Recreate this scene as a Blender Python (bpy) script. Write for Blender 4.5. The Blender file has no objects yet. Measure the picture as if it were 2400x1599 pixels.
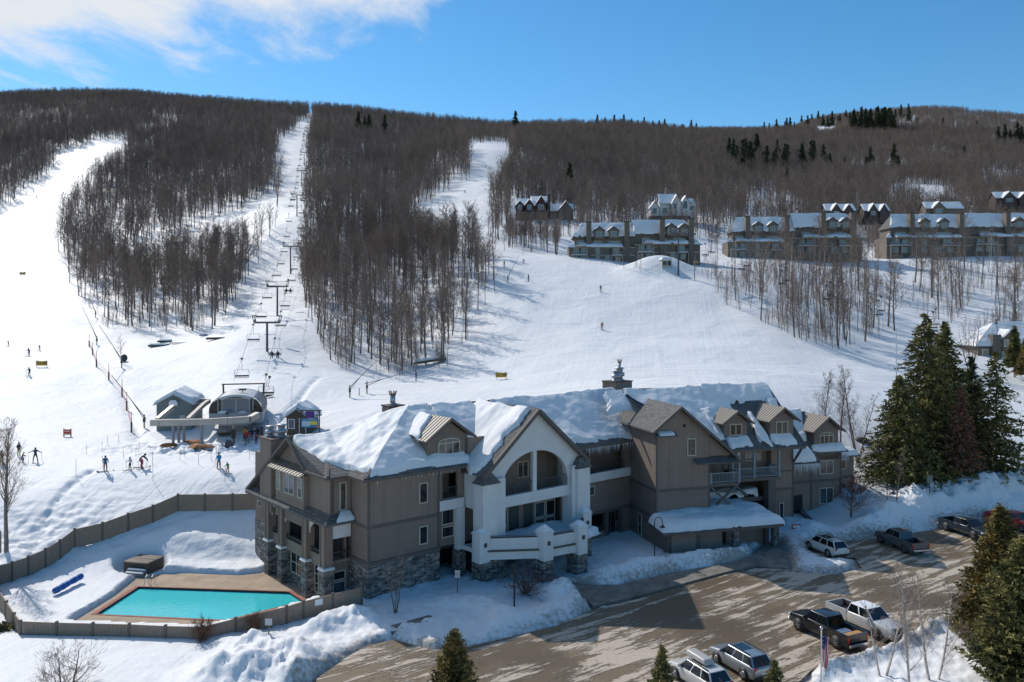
import bpy, bmesh, math, random
import numpy as np
from mathutils import Vector, Matrix, Euler
from mathutils.geometry import tessellate_polygon
R = math.radians
random.seed(7); rng = np.random.default_rng(7)
C = bpy.context.scene.collection
scene = bpy.context.scene

# ------------------------------------------------------------ camera, sky, sun, exposure
CAMZ, F, HR = 24.0, 1867.0, 735.0      # drone height (m), focal length in photo pixels, horizon row
cam = bpy.data.objects.new('camera', bpy.data.cameras.new('camera')); C.objects.link(cam)
cam.location = (0, 0, CAMZ); cam.rotation_euler = (R(90), 0, 0)
cam.data.sensor_width = 36; cam.data.lens = 36*F/2400
cam.data.shift_y = -(799.5-HR)/2400
cam.data.clip_start = .5; cam.data.clip_end = 12000
scene.camera = cam
SUN_AZ, SUN_EL = 41.0, 39.5            # sun stands behind the lodge, to the left
sd = Vector((-math.sin(R(SUN_AZ))*math.cos(R(SUN_EL)), math.cos(R(SUN_AZ))*math.cos(R(SUN_EL)), math.sin(R(SUN_EL))))
sun = bpy.data.objects.new('sun', bpy.data.lights.new('sun', 'SUN')); C.objects.link(sun)
sun.data.energy = 3.4; sun.data.angle = R(.5); sun.data.color = (1, .95, .88)
sun.rotation_euler = sd.to_track_quat('Z', 'Y').to_euler()
scene.view_settings.view_transform = 'Standard'; scene.view_settings.look = 'None'
scene.view_settings.exposure = .06; scene.view_settings.gamma = 1
w = bpy.data.worlds.new('World'); scene.world = w; w.use_nodes = True
nt = w.node_tree; nt.nodes.clear()
def nd(nt, t, **k):
    n = nt.nodes.new(t)
    for a, b in k.items():
        if a[0] == '_': n.inputs[int(a[1:])].default_value = b
        else: setattr(n, a, b)
    return n
def lk(nt, a, i, b, j): nt.links.new(a.outputs[i], b.inputs[j])
sky = nd(nt, 'ShaderNodeTexSky', sky_type='NISHITA', sun_disc=False)
sky.sun_elevation = R(SUN_EL); sky.sun_rotation = R(-SUN_AZ)
sky.altitude = 600; sky.air_density = 1.0; sky.dust_density = .15; sky.ozone_density = 3.2
tc = nd(nt, 'ShaderNodeTexCoord'); sep = nd(nt, 'ShaderNodeSeparateXYZ'); lk(nt, tc, 0, sep, 0)
# clouds: project the direction on a high plane (x/z, y/z)
dz = nd(nt, 'ShaderNodeMath', operation='MAXIMUM', _1=.02); lk(nt, sep, 2, dz, 0)
dx = nd(nt, 'ShaderNodeMath', operation='DIVIDE'); lk(nt, sep, 0, dx, 0); lk(nt, dz, 0, dx, 1)
dy = nd(nt, 'ShaderNodeMath', operation='DIVIDE'); lk(nt, sep, 1, dy, 0); lk(nt, dz, 0, dy, 1)
cmb = nd(nt, 'ShaderNodeCombineXYZ'); lk(nt, dx, 0, cmb, 0); lk(nt, dy, 0, cmb, 1)
mp = nd(nt, 'ShaderNodeMapping'); mp.inputs[2].default_value = (0, 0, R(-35)); mp.inputs[3].default_value = (1.6, .8, 1)
lk(nt, cmb, 0, mp, 0)
n1 = nd(nt, 'ShaderNodeTexNoise'); n1.inputs['Scale'].default_value = 2.1; n1.inputs['Detail'].default_value = 9
n1.inputs['Roughness'].default_value = .6; n1.inputs['Distortion'].default_value = .4; lk(nt, mp, 0, n1, 0)
# the bank lies high and to the left: fade by elevation and azimuth
# elevation term: z/y above ~.30 at left; falls off to the right
ea = nd(nt, 'ShaderNodeMath', operation='DIVIDE'); lk(nt, sep, 2, ea, 0); lk(nt, sep, 1, ea, 1)
eb = nd(nt, 'ShaderNodeMath', operation='DIVIDE'); lk(nt, sep, 0, eb, 0); lk(nt, sep, 1, eb, 1)
ma = nd(nt, 'ShaderNodeMath', operation='MULTIPLY_ADD', _1=-.101, _2=-.378); lk(nt, eb, 0, ma, 0)
mb = nd(nt, 'ShaderNodeMath', operation='ADD'); lk(nt, ea, 0, mb, 0); lk(nt, ma, 0, mb, 1)
mc = nd(nt, 'ShaderNodeMath', operation='MULTIPLY', _1=4.5); lk(nt, mb, 0, mc, 0)
mc2 = nd(nt, 'ShaderNodeMath', operation='MINIMUM', _1=.26); lk(nt, mc, 0, mc2, 0)
# fade out to the right of x/y > -.02
mr = nd(nt, 'ShaderNodeMapRange'); mr.inputs[1].default_value = -.16; mr.inputs[2].default_value = .04
mr.inputs[3].default_value = 0; mr.inputs[4].default_value = -.34; lk(nt, eb, 0, mr, 0)
md = nd(nt, 'ShaderNodeMath', operation='ADD'); lk(nt, mc2, 0, md, 0); lk(nt, mr, 0, md, 1)
me = nd(nt, 'ShaderNodeMath', operation='ADD'); lk(nt, md, 0, me, 0); lk(nt, n1, 0, me, 1)
cr = nd(nt, 'ShaderNodeMapRange', interpolation_type='SMOOTHSTEP'); cr.inputs[1].default_value = .35; cr.inputs[2].default_value = .80
lk(nt, me, 0, cr, 0)
hs = nd(nt, 'ShaderNodeHueSaturation'); hs.inputs['Hue'].default_value = .492; hs.inputs['Saturation'].default_value = 1.27; hs.inputs['Value'].default_value = .88
lk(nt, sky, 0, hs, 'Color')
mx = nd(nt, 'ShaderNodeMix', data_type='RGBA'); mx.inputs[7].default_value = (5.0, 5.25, 5.6, 1)
lk(nt, cr, 0, mx, 0); lk(nt, hs, 0, mx, 6)
bg = nd(nt, 'ShaderNodeBackground', _1=.15); lk(nt, mx, 2, bg, 0)
wo = nd(nt, 'ShaderNodeOutputWorld'); lk(nt, bg, 0, wo, 0)

# ------------------------------------------------------------ helpers
def tag(o, label=None, cat=None, group=None, kind=None):
    if label: o['label'] = label
    if cat: o['category'] = cat
    if group: o['group'] = group
    if kind: o['kind'] = kind
    return o
def empty(name, loc=(0, 0, 0), rz=0, label=None, cat=None, group=None):
    o = bpy.data.objects.new(name, None); C.objects.link(o)
    o.location = loc; o.rotation_euler = (0, 0, rz); o.empty_display_size = .2
    return tag(o, label, cat, group)
def copy_tree(o, parent=None):
    c = o.copy(); C.objects.link(c); c.parent = parent
    for ch in list(o.children): copy_tree(ch, c)
    return c
MATS = {}
def mat(name, col, rough=.7, metal=0, noise=None, bump=None, spec=None, coat=0, vary=0):
    """principled material; noise=(scale, amount) varies the colour, bump=(scale, strength, dist)"""
    if name in MATS: return MATS[name]
    m = bpy.data.materials.new(name); m.use_nodes = True; t = m.node_tree; p = t.nodes['Principled BSDF']
    p.inputs['Base Color'].default_value = (*col, 1); p.inputs['Roughness'].default_value = rough
    p.inputs['Metallic'].default_value = metal
    if spec is not None: p.inputs['Specular IOR Level'].default_value = spec
    if coat: p.inputs['Coat Weight'].default_value = coat
    tcn = nd(t, 'ShaderNodeTexCoord')
    if noise:
        n = nd(t, 'ShaderNodeTexNoise'); n.inputs['Scale'].default_value = noise[0]; n.inputs['Detail'].default_value = 5
        lk(t, tcn, 3, n, 0)
        r = nd(t, 'ShaderNodeMapRange'); r.inputs[1].default_value = .3; r.inputs[2].default_value = .7
        r.inputs[3].default_value = 1-noise[1]; r.inputs[4].default_value = 1+noise[1]; lk(t, n, 0, r, 0)
        x = nd(t, 'ShaderNodeVectorMath', operation='SCALE'); x.inputs[0].default_value = col; lk(t, r, 0, x, 3)
        lk(t, x, 0, p, 'Base Color')
    if bump:
        n = nd(t, 'ShaderNodeTexNoise'); n.inputs['Scale'].default_value = bump[0]; n.inputs['Detail'].default_value = 6
        lk(t, tcn, 3, n, 0)
        b = nd(t, 'ShaderNodeBump'); b.inputs['Strength'].default_value = bump[1]; b.inputs['Distance'].default_value = bump[2]
        lk(t, n, 0, b, 'Height'); lk(t, b, 0, p, 'Normal')
    if vary:
        oi = nd(t, 'ShaderNodeObjectInfo'); hv = nd(t, 'ShaderNodeHueSaturation'); rr = nd(t, 'ShaderNodeMapRange'); rr.inputs[3].default_value = 1-vary; rr.inputs[4].default_value = 1+vary; lk(t, oi, 'Random', rr, 0); lk(t, rr, 0, hv, 'Value')
        if p.inputs['Base Color'].links: t.links.new(p.inputs['Base Color'].links[0].from_socket, hv.inputs['Color'])
        else: hv.inputs['Color'].default_value = (*col, 1)
        lk(t, hv, 0, p, 'Base Color')
    MATS[name] = m
    return m
def fast_mesh(name, v, tris=None, quads=None, smooth=False):
    me = bpy.data.meshes.new(name); v = np.asarray(v, np.float32).reshape(-1, 3)
    loops = []; starts = []; tot = []
    n = 0
    if tris is not None and len(tris):
        tris = np.asarray(tris, np.int32).reshape(-1, 3); loops.append(tris.ravel()); tot += [3]*len(tris)
    if quads is not None and len(quads):
        quads = np.asarray(quads, np.int32).reshape(-1, 4); loops.append(quads.ravel()); tot += [4]*len(quads)
    loops = np.concatenate(loops); tot = np.array(tot, np.int32); starts = np.concatenate([[0], np.cumsum(tot)[:-1]]).astype(np.int32)
    me.vertices.add(len(v)); me.vertices.foreach_set('co', v.ravel())
    me.loops.add(len(loops)); me.loops.foreach_set('vertex_index', loops)
    me.polygons.add(len(tot)); me.polygons.foreach_set('loop_start', starts); me.polygons.foreach_set('loop_total', tot)
    if smooth: me.polygons.foreach_set('use_smooth', np.ones(len(tot), bool))
    me.update(calc_edges=True); return me
class MB:
    """collects shapes, builds ONE mesh"""
    def __init__(s): s.v = []; s.f = []; s.m = []; s.sm = []
    def add(s, vs, fs, mi=0, smooth=False):
        n = len(s.v); s.v += [tuple(p) for p in vs]
        for f in fs: s.f.append([n+i for i in f]); s.m.append(mi); s.sm.append(smooth)
        return s
    def box(s, x0, x1, y0, y1, z0, z1, mi=0):
        return s.add([(x0, y0, z0), (x1, y0, z0), (x1, y1, z0), (x0, y1, z0), (x0, y0, z1), (x1, y0, z1), (x1, y1, z1), (x0, y1, z1)],
                     [(0, 3, 2, 1), (4, 5, 6, 7), (0, 1, 5, 4), (1, 2, 6, 5), (2, 3, 7, 6), (3, 0, 4, 7)], mi)
    def taper(s, x0, x1, y0, y1, z0, z1, ix, iy, mi=0):
        return s.add([(x0, y0, z0), (x1, y0, z0), (x1, y1, z0), (x0, y1, z0), (x0+ix, y0+iy, z1), (x1-ix, y0+iy, z1), (x1-ix, y1-iy, z1), (x0+ix, y1-iy, z1)],
                     [(0, 3, 2, 1), (4, 5, 6, 7), (0, 1, 5, 4), (1, 2, 6, 5), (2, 3, 7, 6), (3, 0, 4, 7)], mi)
    def prism(s, poly, a, b, axis='y', mi=0):
        """poly of 2D points extruded from a to b along the axis; poly lies in (x,z) for y, (y,z) for x, (x,y) for z"""
        n = len(poly)
        def P(q, h):
            return {'y': (q[0], h, q[1]), 'x': (h, q[0], q[1]), 'z': (q[0], q[1], h)}[axis]
        vs = [P(q, a) for q in poly]+[P(q, b) for q in poly]
        fs = [tuple(range(n))[::-1], tuple(range(n, 2*n))]+[(i, (i+1) % n, (i+1) % n+n, i+n) for i in range(n)]
        return s.add(vs, fs, mi)
    def beam(s, p, q, r, mi=0, sides=4, r2=None, smooth=False, flat=None):
        p = Vector(p); q = Vector(q); d = (q-p)
        if d.length < 1e-5: return s
        d.normalize(); u = d.cross(Vector((0, 0, 1)))
        if u.length < 1e-3: u = Vector((1, 0, 0))
        u.normalize(); v = u.cross(d); r2 = r if r2 is None else r2; off = math.pi/4 if sides == 4 else 0
        k = 1.414 if sides == 4 else 1; vs = []
        for c, rr in ((p, r), (q, r2)):
            for i in range(sides):
                a = off+2*math.pi*i/sides
                vs.append(c+u*math.cos(a)*rr*k*(flat or 1)+v*math.sin(a)*rr*k)
        fs = [tuple(range(sides)), tuple(range(2*sides-1, sides-1, -1))]+[((i+1) % sides, i, i+sides, (i+1) % sides+sides) for i in range(sides)]
        return s.add(vs, fs, mi, smooth)
    def disc(s, c, axis, r, h, mi=0, sides=20, r2=None):
        c = Vector(c); a = Vector(axis).normalized()
        return s.beam(c-a*h/2, c+a*h/2, r, mi, sides, r2, True)
    def ball(s, c, r, mi=0, seg=10, rings=7, sq=(1, 1, 1)):
        vs = [(c[0], c[1], c[2]-r*sq[2])]
        for j in range(1, rings):
            t = math.pi*j/rings-math.pi/2
            for i in range(seg):
                a = 2*math.pi*i/seg; vs.append((c[0]+r*sq[0]*math.cos(t)*math.cos(a), c[1]+r*sq[1]*math.cos(t)*math.sin(a), c[2]+r*sq[2]*math.sin(t)))
        vs.append((c[0], c[1], c[2]+r*sq[2])); L = len(vs)-1; fs = []
        for i in range(seg):
            fs.append((0, 1+(i+1) % seg, 1+i)); fs.append((L, L-seg+i, L-seg+(i+1) % seg))
        for j in range(rings-2):
            for i in range(seg):
                a = 1+j*seg+i; b = 1+j*seg+(i+1) % seg; fs.append((a, b, b+seg, a+seg))
        return s.add(vs, fs, mi, True)
    def build(s, name, mats, parent=None, M=None, bevel=0, loc=None, rz=0):
        me = bpy.data.meshes.new(name)
        me.from_pydata(s.v, [], s.f)
        for m in (mats if isinstance(mats, (list, tuple)) else [mats]): me.materials.append(m)
        me.polygons.foreach_set('material_index', s.m); me.polygons.foreach_set('use_smooth', s.sm)
        if bevel:
            bm = bmesh.new(); bm.from_mesh(me)
            bmesh.ops.recalc_face_normals(bm, faces=bm.faces)
            es = [e for e in bm.edges if len(e.link_faces) == 2 and e.calc_face_angle(0) > .5]
            bmesh.ops.bevel(bm, geom=es, offset=bevel, segments=2, affect='EDGES', profile=.6, clamp_overlap=True)
            for f in bm.faces: f.smooth = True
            bm.to_mesh(me); bm.free()
        else:
            bm = bmesh.new(); bm.from_mesh(me); bmesh.ops.recalc_face_normals(bm, faces=bm.faces); bm.to_mesh(me); bm.free()
        o = bpy.data.objects.new(name, me); C.objects.link(o)
        if parent:
            o.parent = parent
            if M is not None: o.matrix_local = M
        elif M is not None: o.matrix_world = M
        if loc: o.location = loc; o.rotation_euler = (0, 0, rz)
        return o
def frameM(x, y, z, rz): return Matrix.Translation((x, y, z)) @ Matrix.Rotation(rz, 4, 'Z')

# ------------------------------------------------------------ terrain
def Rr(d, row): return (d, CAMZ-(row-HR)*d/F)
COLS = {
 -900: [(20, -1), (60, -.4), (74, 0), (86, 3.5), (95, 6), (110, 7.5), (150, 14), (200, 21.5), (290, 38.5), (450, 80), (700, 160), (1000, 250), (1300, 330), (1400, 340)],
 0: [(20, -.4), (58, -.1), (62, -.5), (71, -.6), (78, 1.4), (86, 4.8), (95, 6.3), (110, 7.5), (130, 10.5), Rr(150, 855), Rr(172, 815), Rr(200, 762), Rr(290, 642), Rr(350, 565), Rr(450, 480), Rr(550, 420), Rr(700, 345), Rr(1000, 265), Rr(1300, 232), Rr(1350, 231)],
 250: [(20, -.4), (58, -.1), (62, -.5), (72, -.7), (79, 1.2), (85, 3.7), (92, 6.0), (108, 7), (130, 10.3), Rr(150, 850), Rr(165, 820), Rr(190, 772), Rr(230, 712), Rr(290, 645), Rr(350, 575), Rr(450, 480), Rr(550, 400), Rr(650, 330), Rr(900, 268), Rr(1200, 226), Rr(1250, 225)],
 450: [(20, -.4), (58, -.1), (62, -.5), (76.5, -.7), (80.5, 1.2), (86, 3.6), (92, 5.8), (108, 7), (125, 9.3), Rr(150, 838), Rr(185, 776), Rr(230, 700), Rr(290, 610), Rr(350, 540), Rr(450, 460), Rr(600, 380), Rr(800, 312), Rr(1000, 262), Rr(1150, 246), Rr(1200, 245)],
 600: [(20, -.4), (58, -.1), (62, -.5), (77.5, -.7), (86, 3.4), (92, 5.8), (108, 7), (125, 11.5), Rr(150, 804), Rr(189, 740), Rr(265, 640), Rr(331, 525), Rr(467, 440), Rr(530, 392), Rr(700, 325), Rr(1000, 266), Rr(1100, 258), Rr(1150, 257)],
 735: [(20, -1), (58, -.2), (84, 0), (89, 2.5), (100, 6.8), (108, 8.2), (120, 10), Rr(130, 900), Rr(150, 845), Rr(165, 790), Rr(189, 738), Rr(265, 640), Rr(331, 495), Rr(467, 434), Rr(530, 384), Rr(626, 338), Rr(700, 322), Rr(850, 297), Rr(1100, 264), Rr(1110, 264)],
 930: [(20, -1), (60, 0), (87, 0), (95, 4.5), (105, 8.5), (115, 10.6), Rr(130, 915), Rr(150, 872), Rr(165, 835), Rr(180, 800), Rr(200, 740), Rr(225, 680), Rr(265, 610), Rr(331, 540), Rr(400, 490), Rr(467, 450), Rr(600, 390), Rr(800, 330), Rr(1050, 283), Rr(1100, 283)],
 1150: [(20, -1), (60, 0), (91, 0), (100, 5.5), (110, 11), Rr(120, 925), Rr(135, 885), Rr(150, 840), Rr(165, 790), Rr(180, 745), Rr(200, 660), Rr(225, 598), Rr(280, 560), Rr(330, 510), Rr(400, 440), Rr(470, 385), Rr(520, 334), Rr(560, 331), Rr(800, 320), Rr(1000, 312), Rr(1050, 312)],
 1400: [(20, -1), (60, 0), (98, 0), (104, 8), (110, 13.2), Rr(125, 893), Rr(140, 850), Rr(155, 800), Rr(168, 765), Rr(185, 707), Rr(200, 668), Rr(215, 637), Rr(232, 617), Rr(260, 602), Rr(300, 550), Rr(400, 480), Rr(500, 430), Rr(650, 380), Rr(900, 320), Rr(1100, 301), Rr(1150, 300)],
 1640: [(20, -1), (60, 0), (99, 0), (106, 8), (112, 12.6), Rr(125, 890), Rr(140, 850), Rr(155, 800), Rr(170, 750), Rr(185, 700), Rr(200, 660), Rr(220, 632), Rr(245, 612), Rr(300, 570), Rr(350, 520), Rr(450, 470), Rr(600, 410), Rr(900, 345), Rr(1300, 316), Rr(1400, 315)],
 1850: [(20, -1), (60, 0), (92, .3), (102, 2.5), (106, 7), (112, 10.4), Rr(125, 905), Rr(140, 860), Rr(150, 825), Rr(160, 785), Rr(180, 725), Rr(200, 680), Rr(225, 640), Rr(260, 607), Rr(300, 590), Rr(350, 540), Rr(450, 480), Rr(650, 420), Rr(900, 360), Rr(1400, 315), Rr(1800, 295), Rr(1850, 295)],
 2000: [(20, -1), (60, 0), (86, .2), (94, 1.6), (100, 3.4), Rr(110, 1010), Rr(120, 955), Rr(135, 895), Rr(150, 850), Rr(165, 815), Rr(190, 745), Rr(220, 680), Rr(250, 630), Rr(290, 603), Rr(350, 560), Rr(450, 500), Rr(700, 420), Rr(1000, 350), Rr(1500, 290), Rr(1800, 274), Rr(1850, 274)],
 2200: [(20, -1), (60, 0), (86, 0), (92, 1.2), (100, 2.9), (110, 5.5), Rr(120, 985), Rr(140, 900), Rr(160, 840), Rr(190, 760), Rr(220, 690), Rr(250, 620), Rr(270, 597), Rr(350, 565), Rr(450, 500), Rr(700, 410), Rr(1000, 340), Rr(1500, 278), Rr(1800, 259), Rr(1850, 259)],
 2400: [(20, -1), (60, 0), (90, 0), (96, 1.3), (104, 2.9), (115, 5.6), Rr(125, 985), Rr(145, 905), Rr(160, 850), Rr(190, 770), Rr(220, 690), Rr(250, 620), Rr(270, 597), Rr(350, 565), Rr(450, 510), Rr(700, 430), Rr(1000, 370), Rr(1500, 304), Rr(1800, 281), Rr(1850, 281)],
 3300: [(20, -1), (60, 0), (95, 0), (115, 3), (160, 14), (250, 38), (450, 70), (1000, 180), (1800, 380), (1850, 381)]}
CK = sorted(COLS)
DD = np.concatenate([np.arange(18, 130, .3), 130*1.006**np.arange(0, 520)])
def _mono(tab):
    """monotone cubic (PCHIP) interpolation over the table, falling away beyond the crest"""
    x = np.array([a for a, _ in tab], float); y = np.array([b for _, b in tab], float)
    h = np.diff(x); s = np.diff(y)/h; m = np.zeros(len(x))
    for i in range(1, len(x)-1):
        if s[i-1]*s[i] > 0:
            w1 = 2*h[i]+h[i-1]; w2 = h[i]+2*h[i-1]; m[i] = (w1+w2)/(w1/s[i-1]+w2/s[i])
    m[0] = s[0]; m[-1] = s[-1]
    q = np.clip(DD, x[0], x[-1]); k = np.clip(np.searchsorted(x, q)-1, 0, len(x)-2)
    t = (q-x[k])/h[k]; H = h[k]
    r = (2*t**3-3*t**2+1)*y[k]+(t**3-2*t**2+t)*H*m[k]+(-2*t**3+3*t**2)*y[k+1]+(t**3-t**2)*H*m[k+1]
    over = np.maximum(DD-x[-1], 0)
    return r-over*.22-np.minimum(over, 60)*.15
TB = np.array([_mono(COLS[k]) for k in CK])
CKA0 = np.array(CK, float); CKA = np.arange(-900, 3301, 20.0)
TB = np.stack([np.interp(CKA, CKA0, TB[:, j]) for j in range(TB.shape[1])], 1)
_k = np.exp(-(np.arange(-8, 9)*20/62.0)**2/2); _k /= _k.sum(); _p = np.pad(TB, ((8, 8), (0, 0)), 'edge')
_s = sum(_k[i]*_p[i:i+len(CKA)] for i in range(17)); _w = np.clip((DD-95)/25, .25, 1)[None]; TB = TB*(1-_w)+_s*_w
def lattice(ix, iy, seed):
    h = (ix.astype(np.int64)*374761393+iy.astype(np.int64)*668265263+seed*982451653) & 0xffffffff
    h = ((h ^ (h >> 13))*1274126177) & 0xffffffff
    return ((h ^ (h >> 16)) & 0xffff)/65535.0
def vnoise(x, y, seed=0):
    ix = np.floor(x); iy = np.floor(y); fx = x-ix; fy = y-iy; fx = fx*fx*(3-2*fx); fy = fy*fy*(3-2*fy)
    a = lattice(ix, iy, seed); b = lattice(ix+1, iy, seed); c = lattice(ix, iy+1, seed); d = lattice(ix+1, iy+1, seed)
    return (a*(1-fx)+b*fx)*(1-fy)+(c*(1-fx)+d*fx)*fy-.5
def fbm(x, y, seed=0, oct=4):
    r = 0; a = 1
    for i in range(oct): r = r+a*vnoise(x, y, seed+i); x = x*2.03+11.3; y = y*2.03+5.7; a *= .5
    return r
def base_z(x, y):
    x = np.asarray(x, float); y = np.asarray(y, float)
    d = np.clip(y, 18.5, DD[-1]-1); p = np.clip(1200+F*x/d, CKA[0], CKA[-1])
    ci = np.clip(np.searchsorted(CKA, p)-1, 0, len(CKA)-2); u = (p-CKA[ci])/(CKA[ci+1]-CKA[ci])
    di = np.clip(np.searchsorted(DD, d)-1, 0, len(DD)-2); v = (d-DD[di])/(DD[di+1]-DD[di])
    z0 = TB[ci, di]*(1-v)+TB[ci, di+1]*v; z1 = TB[ci+1, di]*(1-v)+TB[ci+1, di+1]*v
    return z0*(1-u)+z1*u
def G(px, row, z=0.0):
    """point of the level z seen at a photo pixel"""
    d = (CAMZ-z)*F/(row-HR); return ((px-1200)/F*d, d)
def poly_world(pts, z=0): return np.array([G(a, b, z) for a, b in pts])
def sdist(x, y, poly):
    """signed distance to a closed polygon (negative inside)"""
    x = np.asarray(x, float); y = np.asarray(y, float); best = np.full(x.shape, 1e9); ins = np.zeros(x.shape, bool); n = len(poly)
    for i in range(n):
        ax, ay = poly[i]; bx, by = poly[(i+1) % n]; ex, ey = bx-ax, by-ay; L = ex*ex+ey*ey+1e-12
        t = np.clip(((x-ax)*ex+(y-ay)*ey)/L, 0, 1); best = np.minimum(best, np.hypot(x-ax-t*ex, y-ay-t*ey))
        c = ((ay > y) != (by > y)); xi = ax+(y-ay)*ex/(ey if abs(ey) > 1e-12 else 1e-12); ins ^= (c & (x < xi))
    return np.where(ins, -best, best)
def pdist(x, y, line):
    best = np.full(np.shape(x), 1e9)
    for (ax, ay), (bx, by) in zip(line[:-1], line[1:]):
        ex, ey = bx-ax, by-ay; t = np.clip(((x-ax)*ex+(y-ay)*ey)/(ex*ex+ey*ey+1e-9), 0, 1)
        best = np.minimum(best, np.hypot(x-ax-t*ex, y-ay-t*ey))
    return best
WALK_PX = [(1320, 1366), (1392, 1424), (1500, 1398), (1600, 1371), (1700, 1344), (1765, 1329), (1852, 1335), (1846, 1302), (1822, 1266), (1790, 1278), (1765, 1304), (1720, 1320), (1600, 1341), (1450, 1374), (1390, 1374)]
LOT_PX = [(560, 1720), (783, 1562), (819, 1536), (865, 1512), (924, 1499), (976, 1513), (1011, 1523), (1091, 1517), (1203, 1491), (1307, 1466), (1392, 1428), (1500, 1401), (1600, 1374), (1700, 1347), (1770, 1332), (1850, 1334), (1885, 1342), (1960, 1347), (2020, 1332), (2003, 1308), (1945, 1311), (1900, 1291), (1908, 1268), (1990, 1266), (2060, 1262), (2137, 1249), (2200, 1240), (2317, 1222), (2560, 1196), (2800, 1330), (2480, 1405), (2262, 1424), (2175, 1462), (2130, 1500), (2050, 1524), (1985, 1548), (1900, 1572), (1850, 1620), (1800, 1760)]
PATIO_PX = [(168, 1462), (270, 1398), (320, 1358), (372, 1348), (440, 1345), (560, 1350), (610, 1345), (650, 1328), (720, 1352), (800, 1400), (770, 1412), (680, 1432), (560, 1458), (470, 1474), (300, 1468)]
POOL_PX = [(226, 1441), (325, 1377), (676, 1389), (709, 1410), (530, 1455)]
LOT = poly_world(LOT_PX); WALK = poly_world(WALK_PX); PZ = -.8; PATIO = poly_world(PATIO_PX, PZ); POOL = poly_world(POOL_PX, PZ)
# snow banks: photo polyline, height, half width, lumpiness
BANKS = [([(1385, 1385), (1430, 1352), (1520, 1335), (1640, 1320), (1730, 1308)], .75, 1.5, .5), ([(1310, 1400), (1345, 1395), (1375, 1412)], 1.1, 1.9, .5),
 ([(1180, 1465), (1260, 1452), (1330, 1430)], .5, 1.6, .5), ([(1060, 1418), (1120, 1425), (1170, 1450)], .55, 1.5, .5),
 ([(590, 1530), (640, 1535), (690, 1545)], .95, 2.4, .8), ([(520, 1590), (600, 1585), (700, 1600)], 1.0, 2.3, .8), ([(760, 1470), (810, 1458), (860, 1458)], .85, 1.5, .7),
 ([(2010, 1252), (2080, 1240), (2140, 1222)], .9, 1.8, .9), ([(2150, 1215), (2200, 1205), (2260, 1202), (2330, 1195), (2440, 1180)], 1.7, 2.6, 1.0),
 ([(1880, 1590), (1990, 1556), (2080, 1524), (2150, 1495), (2200, 1455), (2270, 1432)], .75, 1.1, .7), ([(1872, 1282), (1900, 1300), (1950, 1318), (2010, 1318)], .0, 1.0, .9),
 ([(1740, 1292), (1780, 1318), (1800, 1300)], .35, 1.0, .3), ([(1810, 1225), (1850, 1240), (1900, 1250)], .8, 2.2, .3), ([(1960, 1200), (2010, 1215), (2050, 1228)], 1.0, 3.0, .4),
 ([(300, 1030), (420, 1065), (540, 1080), (620, 1085)], .0, 1.0, .0)]
BANKW = [(np.array([G(a, b) for a, b in l]), h, wd, lu) for l, h, wd, lu in BANKS]
TRACKW = [(np.array([((a-1200)/F*b, b) for a, b in l]), w, dp) for l, w, dp in (([(805, 141), (745, 133), (692, 120), (650, 113)], .5, .4), ([(212, 91), (165, 87.5), (130, 84), (98, 80), (72, 76)], .45, .38), ([(470, 84), (400, 82.5), (330, 80.5), (270, 78.5)], .25, .2), ([(255, 150), (300, 125), (318, 112), (322, 106)], .8, .3))]
HILLB = [(1545, 640, 212, 11, 4.8, 9)]      # a knoll: px, row, depth, radius, height
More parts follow.
